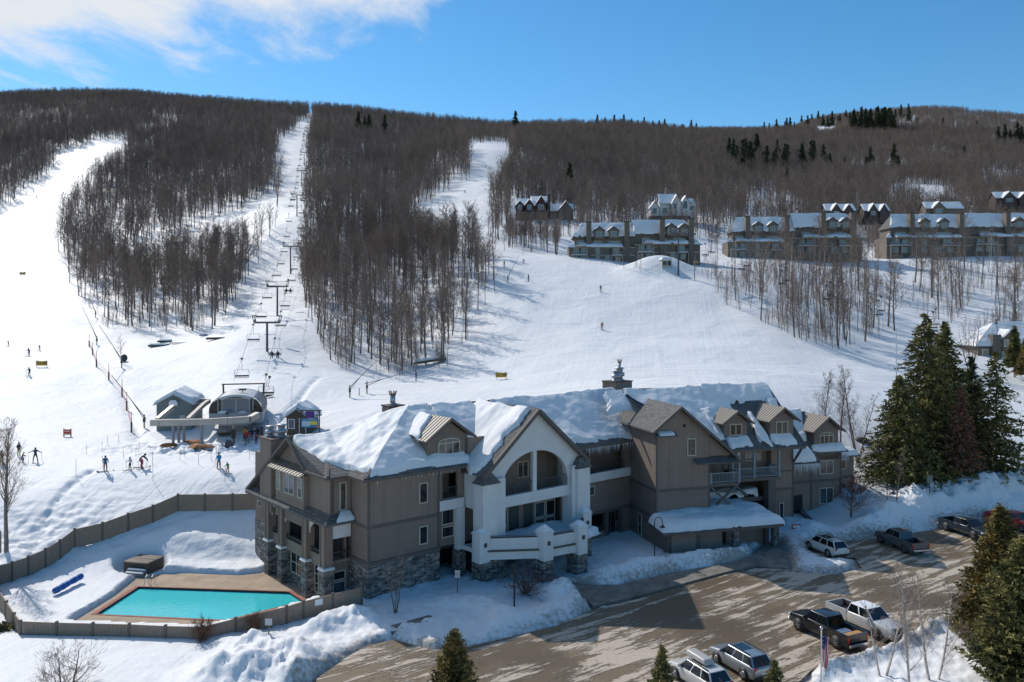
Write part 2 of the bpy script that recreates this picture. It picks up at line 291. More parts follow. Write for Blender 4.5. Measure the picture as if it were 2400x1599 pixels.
def terrain(x, y, rough=True):
    x = np.asarray(x, float); y = np.asarray(y, float); z = base_z(x, y)
    for (px, row, d, rad, h, _) in HILLB:
        cx = (px-1200)/F*d; z = z+h*np.exp(-(((x-cx)/rad)**2+((y-d)/(rad*.7))**2)*1.4)
    near = y < 135
    if rough:
        big = fbm(x*.05, y*.05, 3, 3)*np.clip((y-100)/60, 0, 1)*1.2
        z = z+big+fbm(x*.2, y*.35, 5, 3)*.08*np.clip((y-50)/20, 0, 1)
    if near.any():
        xn, yn = x[near], y[near]; zn = z[near]
        yard = np.exp(-(((xn+28)/11)**2+((yn-80)/4.5)**2))
        zn = zn+yard*.17*np.round(2.2*np.sin(yn*1.5+.25*np.sin(xn*.5)))*.5+fbm(xn*.9, yn*.9, 9, 4)*.14*yard
        for l, h, wd, lu in BANKW:
            if h <= 0: continue
            dd = pdist(xn, yn, l); g = np.exp(-(dd/wd)**2*1.5)
            zn = zn+g*h*(1+lu*fbm(xn*.7, yn*.7, 21, 3)*.9)+g*lu*(.55*np.abs(fbm(xn*1.7, yn*1.7, 31, 4))+.30*fbm(xn*3.4, yn*3.4, 33, 2))
        fr_ = np.clip((86-yn)/6, 0, 1)*np.clip((xn+25)/6, 0, 1); zn = zn+fr_*(.20*fbm(xn*1.7, yn*1.7, 37, 4)+.14*fbm(xn*.5, yn*.5, 38, 2))
        # lumps round the lift station
        cl = np.exp(-(((xn+40)/10)**2+((yn-101)/3)**2)); zn = zn+cl*(1.1*fbm(xn*1.3, yn*1.3, 41, 4)+.15)
        # trampled snow in the left foreground slope
        tr = np.exp(-(((xn+46)/6)**2+((yn-79)/6)**2)); zn = zn+tr*.45*fbm(xn*1.9, yn*1.9, 51, 3)
        for l_, w_, dp in TRACKW: zn = zn-dp*np.exp(-(pdist(xn, yn, l_)/w_)**2)*(.75+fbm(xn*2.2, yn*2.2, 53, 2))
        s = np.minimum(sdist(xn, yn, LOT), sdist(xn, yn, WALK)); s = s+.5*fbm(xn*.8, yn*.8, 61, 3)
        up = np.clip((s+.1)/1.1, 0, 1); up = up*up*(3-2*up)
        zn = np.where(s < 1.2, -.35*(1-up)+(zn+.28)*up, zn+.28)
        s2 = sdist(xn, yn, PATIO)+.25*fbm(xn*1.1, yn*1.1, 71, 3); up = np.clip((s2+.05)/.5, 0, 1)
        zn = zn*up-2.0*(1-up)
        tb_ = np.hypot((xn+35.6)/2.1, (yn-76.4)/1.9); zn = np.where(tb_ < 1.5, np.minimum(zn, PZ+.05+np.clip(tb_-1, 0, 1)*4.5), zn)
        z[near] = zn
    return z
def T(x, y): return float(terrain(np.array([x]), np.array([y]))[0])
def H(px, row):
    """terrain point seen at a photo pixel (first hit going away)"""
    d = np.concatenate([np.arange(48, 300, .25), np.arange(300, 2000, 2)]); x = (px-1200)/F*d
    r = HR+(CAMZ-terrain(x, d))*F/d; k = np.argmax(r <= row) if (r <= row).any() else int(np.argmin(r)); k = max(k, 1)
    t = (r[k-1]-row)/(r[k-1]-r[k]+1e-9); t = min(max(t, 0), 1); dd = d[k-1]+(d[k]-d[k-1])*t; xx = (px-1200)/F*dd
    return Vector((xx, dd, T(xx, dd)))
def D(px, d):
    x = (px-1200)/F*d; return Vector((x, d, T(x, d)))
def at(px, row, d): return Vector(((px-1200)/F*d, d, CAMZ-(row-HR)*d/F))

# snow
def snow_mat(name, tracks=False, far=False):
    m = bpy.data.materials.new(name); m.use_nodes = True; t = m.node_tree; p = t.nodes['Principled BSDF']
    p.inputs['Roughness'].default_value = .62; p.inputs['Specular IOR Level'].default_value = .25
    c = nd(t, 'ShaderNodeTexCoord')
    n = nd(t, 'ShaderNodeTexNoise'); n.inputs['Scale'].default_value = .09 if tracks else .5; n.inputs['Detail'].default_value = 6; lk(t, c, 3, n, 0)
    mxx = nd(t, 'ShaderNodeMix', data_type='RGBA'); mxx.inputs[6].default_value = (.72, .725, .74, 1); mxx.inputs[7].default_value = (.81, .815, .82, 1)
    lk(t, n, 0, mxx, 0)
    if tracks:
        at = nd(t, 'ShaderNodeAttribute', attribute_name='dirt'); dn = nd(t, 'ShaderNodeTexNoise'); dn.inputs['Scale'].default_value = 2.6; dn.inputs['Detail'].default_value = 8; dn.inputs['Roughness'].default_value = .7; lk(t, c, 3, dn, 0)
        dm = nd(t, 'ShaderNodeMath', operation='MULTIPLY_ADD', _1=.42); lk(t, at, 2, dm, 0); lk(t, dn, 0, dm, 2)
        dr_ = nd(t, 'ShaderNodeMapRange'); dr_.inputs[1].default_value = .62; dr_.inputs[2].default_value = .84; dr_.inputs[4].default_value = .75; lk(t, dm, 0, dr_, 0)
        m3 = nd(t, 'ShaderNodeMix', data_type='RGBA'); m3.inputs[7].default_value = (.24, .185, .13, 1); lk(t, dr_, 0, m3, 0); lk(t, mxx, 2, m3, 6); lk(t, m3, 2, p, 'Base Color')
    else: lk(t, mxx, 2, p, 'Base Color')
    h = nd(t, 'ShaderNodeTexNoise'); h.inputs['Scale'].default_value = 2.2; h.inputs['Detail'].default_value = 8; h.inputs['Roughness'].default_value = .6; lk(t, c, 3, h, 0)
    b = nd(t, 'ShaderNodeBump'); b.inputs['Strength'].default_value = .35; b.inputs['Distance'].default_value = .12; lk(t, h, 0, b, 'Height')
    last = b
    if tracks:
        for sc, rot, st, ds in (((.7, .035, .05), 10, .32, .22), ((.16, .9, .07), 62, .18, .12), ((.10, .14, .1), 0, .35, 1.0)):
            mp0 = nd(t, 'ShaderNodeMapping'); mp0.inputs[2].default_value = (0, 0, R(rot)); lk(t, c, 3, mp0, 0)
            mpp = nd(t, 'ShaderNodeMapping'); mpp.inputs[3].default_value = sc; lk(t, mp0, 0, mpp, 0)
            h2 = nd(t, 'ShaderNodeTexNoise'); h2.inputs['Scale'].default_value = 1.6; h2.inputs['Detail'].default_value = 5; h2.inputs['Distortion'].default_value = .8; lk(t, mpp, 0, h2, 0)
            b2 = nd(t, 'ShaderNodeBump'); b2.inputs['Strength'].default_value = st; b2.inputs['Distance'].default_value = ds
            lk(t, h2, 0, b2, 'Height'); lk(t, last, 0, b2, 'Normal'); last = b2
    lk(t, last, 0, p, 'Normal'); MATS[name] = m; return m
SNOW = snow_mat('roof_snow'); GSNOW = snow_mat('ground_snow', True)
pxs = np.concatenate([np.arange(-900, -60, 24), np.arange(-60, 2480, 5.5), np.arange(2480, 3300, 24)])
dds = np.concatenate([np.arange(20, 46, 1.5), np.arange(46, 112, .26), np.arange(112, 150, .5), 150*1.009**np.arange(0, 300)])
dds = dds[dds < 2100]
PX, DG = np.meshgrid(pxs, dds); XX = (PX-1200)/F*DG
ZZ = terrain(XX.ravel(), DG.ravel()).reshape(XX.shape)
nr, nc = XX.shape; idx = np.arange(nr*nc).reshape(nr, nc)
qd = np.stack([idx[:-1, :-1], idx[:-1, 1:], idx[1:, 1:], idx[1:, :-1]], -1).reshape(-1, 4)
me = fast_mesh('snow_terrain', np.stack([XX, DG, ZZ], -1).reshape(-1, 3), quads=qd, smooth=True); me.materials.append(GSNOW)
_nm = DG.ravel() < 100; _d = np.zeros(XX.size, np.float32); _xn, _yn = XX.ravel()[_nm], DG.ravel()[_nm]
_s = np.minimum(sdist(_xn, _yn, LOT), sdist(_xn, _yn, WALK)); _d[_nm] = np.clip(1-_s/2.2, 0, 1)*np.clip(.75+1.2*fbm(_xn*.35, _yn*.35, 97, 2), 0, 1)
_a = me.attributes.new('dirt', 'FLOAT', 'POINT'); _a.data.foreach_set('value', _d)
o = bpy.data.objects.new('snow_terrain', me); C.objects.link(o); tag(o, kind='structure')
# ------------------------------------------------------------ parking lot, pavement, patio, pool
def polymesh(name, outer, z, m, holes=(), thick=0):
    rings = [[Vector((a, b, 0)) for a, b in outer]]+[[Vector((a, b, 0)) for a, b in h] for h in holes]
    tr = tessellate_polygon(rings); flat = [v for r in rings for v in r]
    mbd = MB(); vs = [(v.x, v.y, z) for v in flat]; mbd.add(vs, [tuple(t) for t in tr])
    if thick:
        k = 0
        for r in rings:
            n = len(r); mbd.add([(v.x, v.y, z) for v in r]+[(v.x, v.y, z-thick) for v in r], [(i, (i+1) % n, (i+1) % n+n, i+n) for i in range(n)])
    o = mbd.build(name, m)
    for f in o.data.polygons:
        pass
    return o
m = bpy.data.materials.new('slushy_asphalt'); m.use_nodes = True; t = m.node_tree; p = t.nodes['Principled BSDF']
c = nd(t, 'ShaderNodeTexCoord')
def nz(t, c, scale, rot=0, st=(1, 1, 1), detail=6, rough=.55, dist=0):
    m0 = nd(t, 'ShaderNodeMapping'); m0.inputs[2].default_value = (0, 0, R(rot)); lk(t, c, 3, m0, 0)
    mp = nd(t, 'ShaderNodeMapping'); mp.inputs[3].default_value = st; lk(t, m0, 0, mp, 0)
    n = nd(t, 'ShaderNodeTexNoise'); n.inputs['Scale'].default_value = scale; n.inputs['Detail'].default_value = detail
    n.inputs['Roughness'].default_value = rough; n.inputs['Distortion'].default_value = dist; lk(t, mp, 0, n, 0); return n
def rmp(t, n, a, b, lo=0, hi=1):
    r = nd(t, 'ShaderNodeMapRange', interpolation_type='SMOOTHSTEP'); r.inputs[1].default_value = a; r.inputs[2].default_value = b
    r.inputs[3].default_value = lo; r.inputs[4].default_value = hi; lk(t, n, 0, r, 0); return r
# wheel ruts run along the lane (world direction about 35 degrees right of straight away)
a1 = nz(t, c, 1.35, -37, (.085, 1.0, 1), 12, .72, .5); a1b = nz(t, c, 1.1, -12, (.10, 1.0, 1), 10, .7, .8); a2 = nz(t, c, .10, 0, (1, 1, 1), 3); a3 = nz(t, c, 3.5, 0, (1, 1, 1), 6, .7)
sa = nd(t, 'ShaderNodeMath', operation='MULTIPLY_ADD', _1=.34); lk(t, a1b, 0, sa, 0); sb_ = nd(t, 'ShaderNodeMath', operation='MULTIPLY', _1=.88); lk(t, a1, 0, sb_, 0); lk(t, sb_, 0, sa, 2)
s1 = nd(t, 'ShaderNodeMath', operation='MULTIPLY_ADD', _1=.5); lk(t, a2, 0, s1, 0); lk(t, sa, 0, s1, 2)
s2 = nd(t, 'ShaderNodeMath', operation='MULTIPLY_ADD', _1=.16); lk(t, a3, 0, s2, 0); lk(t, s1, 0, s2, 2)
mask = rmp(t, s2, .92, .985)
asph = nd(t, 'ShaderNodeMix', data_type='RGBA'); asph.inputs[6].default_value = (.12, .085, .048, 1); asph.inputs[7].default_value = (.20, .148, .09, 1)
w1 = rmp(t, a2, .35, .65); lk(t, w1, 0, asph, 0)
sl = nd(t, 'ShaderNodeMix', data_type='RGBA'); sl.inputs[6].default_value = (.35, .275, .195, 1); sl.inputs[7].default_value = (.62, .54, .45, 1); lk(t, a3, 0, sl, 0)
fin = nd(t, 'ShaderNodeMix', data_type='RGBA'); lk(t, mask, 0, fin, 0); lk(t, asph, 2, fin, 6); lk(t, sl, 2, fin, 7); lk(t, fin, 2, p, 'Base Color')
ro = rmp(t, a2, .35, .65, .42, .8); lk(t, ro, 0, p, 'Roughness')
hh = nd(t, 'ShaderNodeMath', operation='MULTIPLY_ADD', _1=.35); lk(t, a3, 0, hh, 0); lk(t, mask, 0, hh, 2)
bp = nd(t, 'ShaderNodeBump'); bp.inputs['Strength'].default_value = .9; bp.inputs['Distance'].default_value = .12; lk(t, hh, 0, bp, 'Height'); lk(t, bp, 0, p, 'Normal')
MATS['lot'] = m
tag(polymesh('parking_lot', LOT, 0.0, m), kind='structure')
m = mat('paving', (.20, .18, .155), .8, noise=(.7, .35), bump=(9, .3, .03)); t = m.node_tree; p = t.nodes['Principled BSDF']
def joints(m, size, rot=0, dark=.35, wid=.025):
    """thin darker joints every size metres"""
    t = m.node_tree; p = t.nodes['Principled BSDF']; c = nd(t, 'ShaderNodeTexCoord')
    mp = nd(t, 'ShaderNodeMapping'); mp.inputs[2].default_value = (0, 0, R(rot)); lk(t, c, 3, mp, 0)
    b = nd(t, 'ShaderNodeTexBrick'); b.offset = 0; b.inputs['Scale'].default_value = 1; b.inputs['Brick Width'].default_value = size; b.inputs['Row Height'].default_value = size
    b.inputs['Mortar Size'].default_value = wid; b.inputs['Mortar Smooth'].default_value = .3
    b.inputs['Color1'].default_value = (1, 1, 1, 1); b.inputs['Color2'].default_value = (.88, .88, .88, 1); b.inputs['Mortar'].default_value = (dark,)*3+(1,); lk(t, mp, 0, b, 0)
    src = p.inputs['Base Color'].links[0].from_socket; x = nd(t, 'ShaderNodeMix', data_type='RGBA', blend_type='MULTIPLY'); x.inputs[0].default_value = 1
    t.links.new(src, x.inputs[6]); lk(t, b, 0, x, 7); lk(t, x, 2, p, 'Base Color')
joints(m, 1.5, 28)
tag(polymesh('pavement', WALK, .13, m, thick=.3), kind='structure')
W2 = poly_world([(905, 1478), (1040, 1441), (1044, 1449), (1010, 1462), (918, 1492)]); W3 = poly_world([(805, 1497), (905, 1478), (918, 1490), (800, 1520)])
tag(polymesh('pavement', W2, .30, m, thick=.3), kind='structure')
# patio and pool
m = mat('patio_paving', (.40, .30, .21), .85, noise=(.8, .15), bump=(6, .2, .02)); joints(m, 1.35, 8, .6, .02)
cx, cy = POOL.mean(0)
def grow(P, k):
    c = P.mean(0); return np.array([q+(q-c)/np.hypot(*(q-c))*k for q in P])
COP = grow(POOL, .42)
tag(polymesh('patio', PATIO, PZ+.05, m, holes=[COP]), kind='structure')
pool = empty('swimming_pool', (cx, cy, 0), 0, 'swimming pool of turquoise water with one cut corner and red brick edge', 'pool')
brick = mat('pool_brick', (.33, .10, .07), .8, noise=(3, .25)); joints(brick, .22, 8, .7, .01)
def kid(o, par):
    """parent keeping its place"""
    bpy.context.view_layer.update(); M = o.matrix_world.copy(); o.parent = par; o.matrix_local = par.matrix_world.inverted() @ M; return o
bpy.context.view_layer.update()
kid(polymesh('coping', COP, PZ+.075, brick, holes=[POOL], thick=.1), pool)
tile = mat('pool_tile', (.03, .04, .06), .3)
mbd = MB(); n = len(POOL)
for i in range(n):
    a = POOL[i]; b = POOL[(i+1) % n]; mbd.add([(a[0], a[1], PZ+.07), (b[0], b[1], PZ+.07), (b[0], b[1], PZ-.35), (a[0], a[1], PZ-.35)], [(0, 1, 2, 3)])
kid(mbd.build('basin_wall', tile), pool)
m = bpy.data.materials.new('pool_water'); m.use_nodes = True; t = m.node_tree; p = t.nodes['Principled BSDF']
c = nd(t, 'ShaderNodeTexCoord'); n1_ = nz(t, c, .12, 0, (1, 1, 1), 3); x = nd(t, 'ShaderNodeMix', data_type='RGBA')
x.inputs[6].default_value = (.03, .50, .56, 1); x.inputs[7].default_value = (.10, .66, .68, 1); lk(t, n1_, 0, x, 0)
n2_ = nz(t, c, 2.4, 20, (1, 1.6, 1), 4, .5, 1.0); r2 = rmp(t, n2_, .55, .72, 0, .35)
x2 = nd(t, 'ShaderNodeMix', data_type='RGBA'); x2.inputs[7].default_value = (.2, .75, .74, 1); lk(t, r2, 0, x2, 0); lk(t, x, 2, x2, 6); lk(t, x2, 2, p, 'Base Color')
p.inputs['Roughness'].default_value = .06; p.inputs['IOR'].default_value = 1.33
n3_ = nz(t, c, 2.2, 0, (1, 1, 1), 3); b_ = nd(t, 'ShaderNodeBump'); b_.inputs['Strength'].default_value = .12; b_.inputs['Distance'].default_value = .1; lk(t, n3_, 0, b_, 'Height'); lk(t, b_, 0, p, 'Normal')
kid(polymesh('water', POOL, PZ-.12, m), pool)
steel = mat('steel', (.55, .56, .58), .3, .9)
mbd = MB(); rp = G(350, 1374, PZ)
for dx in (-.28, .28):
    pts = [(dx, .5, 0), (dx, .5, .75), (dx, .2, .95), (dx, -.15, .8), (dx, -.5, .05)]
    for a, b in zip(pts[:-1], pts[1:]): mbd.beam(a, b, .025, 0, 6)
tag(mbd.build('pool_handrail', steel, loc=(rp[0], rp[1], PZ+.05)), 'pair of steel grab rails at the far left corner of the pool', 'handrail')

# pool fence
fpan = mat('fence_panel', (.27, .205, .155), .8, noise=(4, .12)); fpost = mat('fence_post', (.15, .125, .105), .8)
fn = empty('pool_fence', (0, 0, 0), 0, 'tan solid panel fence with darker posts enclosing the pool yard', 'fence')
FP = [(848, 1378, 1.7), (780, 1394, 1.5), (711, 1411, 1.3), (672, 1423, 1.2), (552, 1451, 1.05), (475, 1471, 1), (388, 1469, 1), (303, 1465, 1), (218, 1463, 1), (133, 1461, 1), (48, 1458, 1), (33, 1440, 1), (15, 1412, 1), (-2, 1387, 1), (-12, 1372, 1)]
pts = []
for a, b, z in FP:
    x, y = G(a, b, z); pts.append(Vector((x, y, z-1.85)))
back = [(-6, 1375), (28, 1352), (66, 1330), (106, 1306), (140, 1283), (175, 1260), (240, 1240), (300, 1219), (358, 1202), (417, 1186), (480, 1181), (545, 1177), (604, 1172)]
DB = [71.2, 72.2, 73.3, 74.6, 75.9, 77.6, 79.0, 80.6, 82.2, 84, 84.3, 84.6, 85.0]
for (a, b), d in zip(back, DB):
    x = (a-1200)/F*d; pts.append(Vector((x, d, T(x, d)-.15)))
for i, q in enumerate(pts):
    q2 = q.copy(); h = 1.85
    MB().box(-.09, .09, -.09, .09, 0, h+.1).taper(-.11, .11, -.11, .11, h+.1, h+.16, .03, .03).build('post', fpost, fn, Matrix.Translation(q))
    if i+1 < len(pts):
        r = pts[i+1]; d = r-q; L = math.hypot(d.x, d.y)
        if L > 6.5: continue
        n = Vector((-d.y, d.x, 0)).normalized()*.03
        m_ = MB(); vs = []
        for s_ in (-1, 1):
            vs += [q+n*s_+Vector((0, 0, .05)), r+n*s_+Vector((0, 0, .05)), r+n*s_+Vector((0, 0, h)), q+n*s_+Vector((0, 0, h))]
        m_.add(vs, [(0, 1, 2, 3), (7, 6, 5, 4), (0, 4, 5, 1), (3, 2, 6, 7)]); m_.beam(q+Vector((0, 0, h)), r+Vector((0, 0, h)), .04, 0)
        for k in range(1, int(L/.3)):
            c_ = q+d*(k*.3/L)
            m_.beam(c_+n*1.15+Vector((0, 0, .06)), c_+n*1.15+Vector((0, 0, h-.03)), .007, 0); m_.beam(c_-n*1.15+Vector((0, 0, .06)), c_-n*1.15+Vector((0, 0, h-.03)), .007, 0)
        m_.build('panel', fpan, fn)
x, y = G(725, 1424, 0); wh = mat('white_paint', (.75, .75, .74), .6)
a = pts[1]; b = pts[2]; dd_ = (a-b).normalized(); nn = Vector((dd_.y, -dd_.x, 0)); q = b+dd_*.9+nn*.06+Vector((0, 0, 1.3))
MB().add([q, q+dd_*.62, q+dd_*.62+Vector((0, 0, .48)), q+Vector((0, 0, .48))], [(0, 1, 2, 3)]).prism([(0, 0), (.01, 0), (.01, .01)], 0, .01).build('notice', wh, fn)

# neighbour fence piece at the far left edge
pl = empty('timber_fence', (0, 0, 0), 0, 'tan fence end behind the bare tree at the picture edge', 'fence')
q0 = at(0, 1296, 73); q1 = at(-60, 1345, 70)
m_ = MB(); m_.add([q0, q1, q1+Vector((0, 0, 1.9)), q0+Vector((0, 0, 1.9))], [(0, 1, 2, 3)]); m_.beam(q0, q0+Vector((0, 0, 2)), .08); m_.build('panel', fpan, pl)

# hot tub, its step, reel
brn = mat('tub_side', (.085, .065, .05), .7, noise=(5, .2)); cov = mat('tub_cover', (.17, .13, .10), .75, noise=(3, .15))
x, y = G(314, 1350, PZ); tub = empty('hot_tub', (x, y+.3, PZ+.1), R(-14), 'square brown hot tub with a closed padded cover beside the pool', 'hot tub')
m_ = MB(); m_.box(-1.3, 1.3, 0, 2.3, 0, .95)
for k in range(14): m_.box(-1.27+k*.19, -1.12+k*.19, -.03, 0, .06, .9)
for k in range(12): m_.box(-1.33, -1.3, .03+k*.19, .18+k*.19, .06, .9); m_.box(1.3, 1.33, .03+k*.19, .18+k*.19, .06, .9)
m_.build('cabinet', brn, tub)
m_ = MB(); m_.taper(-1.36, 1.36, -.06, 1.13, .95, 1.1, .02, .02); m_.taper(-1.36, 1.36, 1.15, 2.36, .95, 1.1, .02, .02); m_.build('cover', cov, tub, bevel=.03)
m_ = MB(); m_.box(-.6, 1.35, -.75, -.12, 0, .28).box(-.6, 1.35, -.45, -.12, .28, .5); m_.build('step', mat('tub_step', (.2, .2, .21), .6), tub)
MB().taper(-.58, 1.33, -.73, -.46, .28, .37, .04, .03).taper(-.58, 1.33, -.43, -.13, .5, .6, .04, .03).build('snow_cap', SNOW, tub, bevel=.03)
q = H(158, 1397); rl = empty('cover_reel', q+Vector((0, 0, .25)), 0, 'rolled blue pool cover lying in the snow left of the pool', 'cover')
A_ = G(128, 1408, PZ); B_ = G(190, 1376, PZ); m_ = MB(); d_ = Vector((B_[0]-A_[0], B_[1]-A_[1], .15)); st = Vector((A_[0], A_[1], 0))-q+Vector((0, 0, q.z+.15))
for k in range(14):
    a = st+d_*(k/14); b = st+d_*((k+1.02)/14); rr = .27+.03*math.sin(k*2.1)-(.09 if k == 7 else 0); m_.beam(a, b, rr, 0, 10, rr-.01, True)
m_.build('roll', mat('blue_cover', (.012, .12, .42), .5), rl); MB().beam(st-d_*.06, st+d_*1.04, .05, 0, 8).build('axle', steel, rl)
# ------------------------------------------------------------ building materials
def siding(name, col, kind):
    m = bpy.data.materials.new(name); m.use_nodes = True; t = m.node_tree; p = t.nodes['Principled BSDF']; p.inputs['Roughness'].default_value = .8
    c = nd(t, 'ShaderNodeTexCoord'); s = nd(t, 'ShaderNodeSeparateXYZ'); lk(t, c, 3, s, 0)
    if kind == 'v':
        a = nd(t, 'ShaderNodeMath', operation='ADD'); lk(t, s, 0, a, 0); lk(t, s, 1, a, 1); per = .33
    else:
        a = nd(t, 'ShaderNodeMath', operation='ADD'); lk(t, s, 2, a, 0); per = .17
    f = nd(t, 'ShaderNodeMath', operation='DIVIDE', _1=per); lk(t, a, 0, f, 0)
    fr = nd(t, 'ShaderNodeMath', operation='FRACT'); lk(t, f, 0, fr, 0)
    fl = nd(t, 'ShaderNodeMath', operation='FLOOR'); lk(t, f, 0, fl, 0)
    wn = nd(t, 'ShaderNodeTexWhiteNoise', noise_dimensions='1D'); lk(t, fl, 0, wn, 'W')
    if kind == 'v': r = nd(t, 'ShaderNodeMath', operation='LESS_THAN', _1=.2); lk(t, fr, 0, r, 0)
    else: r = nd(t, 'ShaderNodeMath', operation='SUBTRACT', _0=1.0); lk(t, fr, 0, r, 1)
    b = nd(t, 'ShaderNodeBump'); b.inputs['Strength'].default_value = 1; b.inputs['Distance'].default_value = .05 if kind == 'v' else .03
    lk(t, r, 0, b, 'Height'); lk(t, b, 0, p, 'Normal')
    gap = nd(t, 'ShaderNodeMath', operation='LESS_THAN', _1=.11 if kind == 'h' else .25); lk(t, fr, 0, gap, 0)
    n = nd(t, 'ShaderNodeTexNoise'); n.inputs['Scale'].default_value = .6; n.inputs['Detail'].default_value = 6; lk(t, c, 3, n, 0)
    v = nd(t, 'ShaderNodeMath', operation='MULTIPLY_ADD', _1=.35, _2=.78); lk(t, n, 0, v, 0)
    v2 = nd(t, 'ShaderNodeMath', operation='MULTIPLY_ADD', _1=.12); lk(t, wn, 0, v2, 0); lk(t, v, 0, v2, 2)
    v3 = nd(t, 'ShaderNodeMath', operation='MULTIPLY_ADD', _1=-.22 if kind == 'h' else .14); lk(t, gap, 0, v3, 0); lk(t, v2, 0, v3, 2)
    x = nd(t, 'ShaderNodeVectorMath', operation='SCALE'); x.inputs[0].default_value = col; lk(t, v3, 0, x, 3); lk(t, x, 0, p, 'Base Color')
    MATS[name] = m; return m
TAUPE = (.225, .175, .143)
VS = siding('board_and_batten', TAUPE, 'v'); HS = siding('clapboard', (.215, .167, .137), 'h')
TRIM = mat('trim', (.115, .098, .09), .75, noise=(1.5, .1)); WHITE = mat('white_stucco', (.66, .66, .66), .8, noise=(.8, .05)); WFR = mat('window_frame', (.50, .46, .39), .6)
GLASS = mat('window_glass', (.012, .016, .02), .06, spec=.7); GLASS_C = mat('curtained_glass', (.085, .082, .075), .1, spec=.7, noise=(2.5, .5)); GLASS_B = mat('painted_reflection_glass', (.03, .045, .055), .05, spec=.9, noise=(.8, .6)); DARK = mat('dark_opening', (.02, .02, .022), .9); DOOR = mat('green_door', (.03, .045, .045), .5)  # DARK paints the shade inside openings near-black; GLASS_B has a bluish reflection painted in
RAIL = mat('railing', (.05, .055, .06), .5); METR = mat('standing_seam_metal', (.20, .175, .145), .55, 0); ICE = mat('ice', (.75, .82, .9), .15)
def shingles(name, c1, c2):
    m = bpy.data.materials.new(name); m.use_nodes = True; t = m.node_tree; p = t.nodes['Principled BSDF']; p.inputs['Roughness'].default_value = .9
    c = nd(t, 'ShaderNodeTexCoord'); b = nd(t, 'ShaderNodeTexBrick'); b.inputs['Scale'].default_value = 1
    b.inputs['Brick Width'].default_value = .34; b.inputs['Row Height'].default_value = .17; b.inputs['Mortar Size'].default_value = .012
    b.inputs['Color1'].default_value = (*c1, 1); b.inputs['Color2'].default_value = (*c2, 1); b.inputs['Mortar'].default_value = (.03, .03, .03, 1)
    s = nd(t, 'ShaderNodeSeparateXYZ'); lk(t, c, 3, s, 0); a = nd(t, 'ShaderNodeMath', operation='ADD'); lk(t, s, 0, a, 0); lk(t, s, 1, a, 1)
    k = nd(t, 'ShaderNodeCombineXYZ'); lk(t, a, 0, k, 0); lk(t, s, 2, k, 1); lk(t, k, 0, b, 0); lk(t, b, 0, p, 'Base Color')
    MATS[name] = m; return m
SHIN = shingles('roof_shingles', (.10, .098, .098), (.165, .16, .155))
m = bpy.data.materials.new('stone_veneer'); m.use_nodes = True; t = m.node_tree; p = t.nodes['Principled BSDF']; p.inputs['Roughness'].default_value = .9
c = nd(t, 'ShaderNodeTexCoord'); s = nd(t, 'ShaderNodeSeparateXYZ'); lk(t, c, 3, s, 0); a = nd(t, 'ShaderNodeMath', operation='ADD'); lk(t, s, 0, a, 0); lk(t, s, 1, a, 1)
k = nd(t, 'ShaderNodeCombineXYZ'); lk(t, a, 0, k, 0); k2 = nd(t, 'ShaderNodeMath', operation='MULTIPLY', _1=3.2); lk(t, s, 2, k2, 0); lk(t, k2, 0, k, 1)
vo = nd(t, 'ShaderNodeTexVoronoi'); vo.inputs['Scale'].default_value = 2.0; vo.distance = 'MANHATTAN'; lk(t, k, 0, vo, 0)
ss = nd(t, 'ShaderNodeSeparateColor'); lk(t, vo, 1, ss, 0)
rp_ = nd(t, 'ShaderNodeValToRGB'); e = rp_.color_ramp.elements; e[0].color = (.05, .05, .052, 1); e[1].color = (.33, .30, .26, 1); e2 = e.new(.55); e2.color = (.16, .155, .15, 1); lk(t, ss, 0, rp_, 0)
ve = nd(t, 'ShaderNodeTexVoronoi', feature='DISTANCE_TO_EDGE'); ve.inputs['Scale'].default_value = 2.0; lk(t, k, 0, ve, 0)
b = nd(t, 'ShaderNodeBump'); b.inputs['Strength'].default_value = 1; b.inputs['Distance'].default_value = .08; lk(t, ve, 0, b, 'Height'); lk(t, b, 0, p, 'Normal')
lk(t, rp_, 0, p, 'Base Color'); STONE = m; MATS['stone'] = m

# ------------------------------------------------------------ the lodge
def facing(deg): return math.pi/2-R(deg)         # rotation whose local x axis points deg right of straight away
AA, AB = 50.0, 74.0
A0 = (-12.0, 66.4); B0 = (14.7, 81.2)
MA = frameM(*A0, 0, facing(AA)); MBm = frameM(*B0, 0, facing(AB)); RELB = MA.inverted() @ MBm; I4 = Matrix.Identity(4)
lodge = bpy.data.objects.new('ski_lodge', None); C.objects.link(lodge); lodge.matrix_world = MA
tag(lodge, 'large taupe ski lodge with snowy roofs, white gabled portico and stone base', 'lodge')
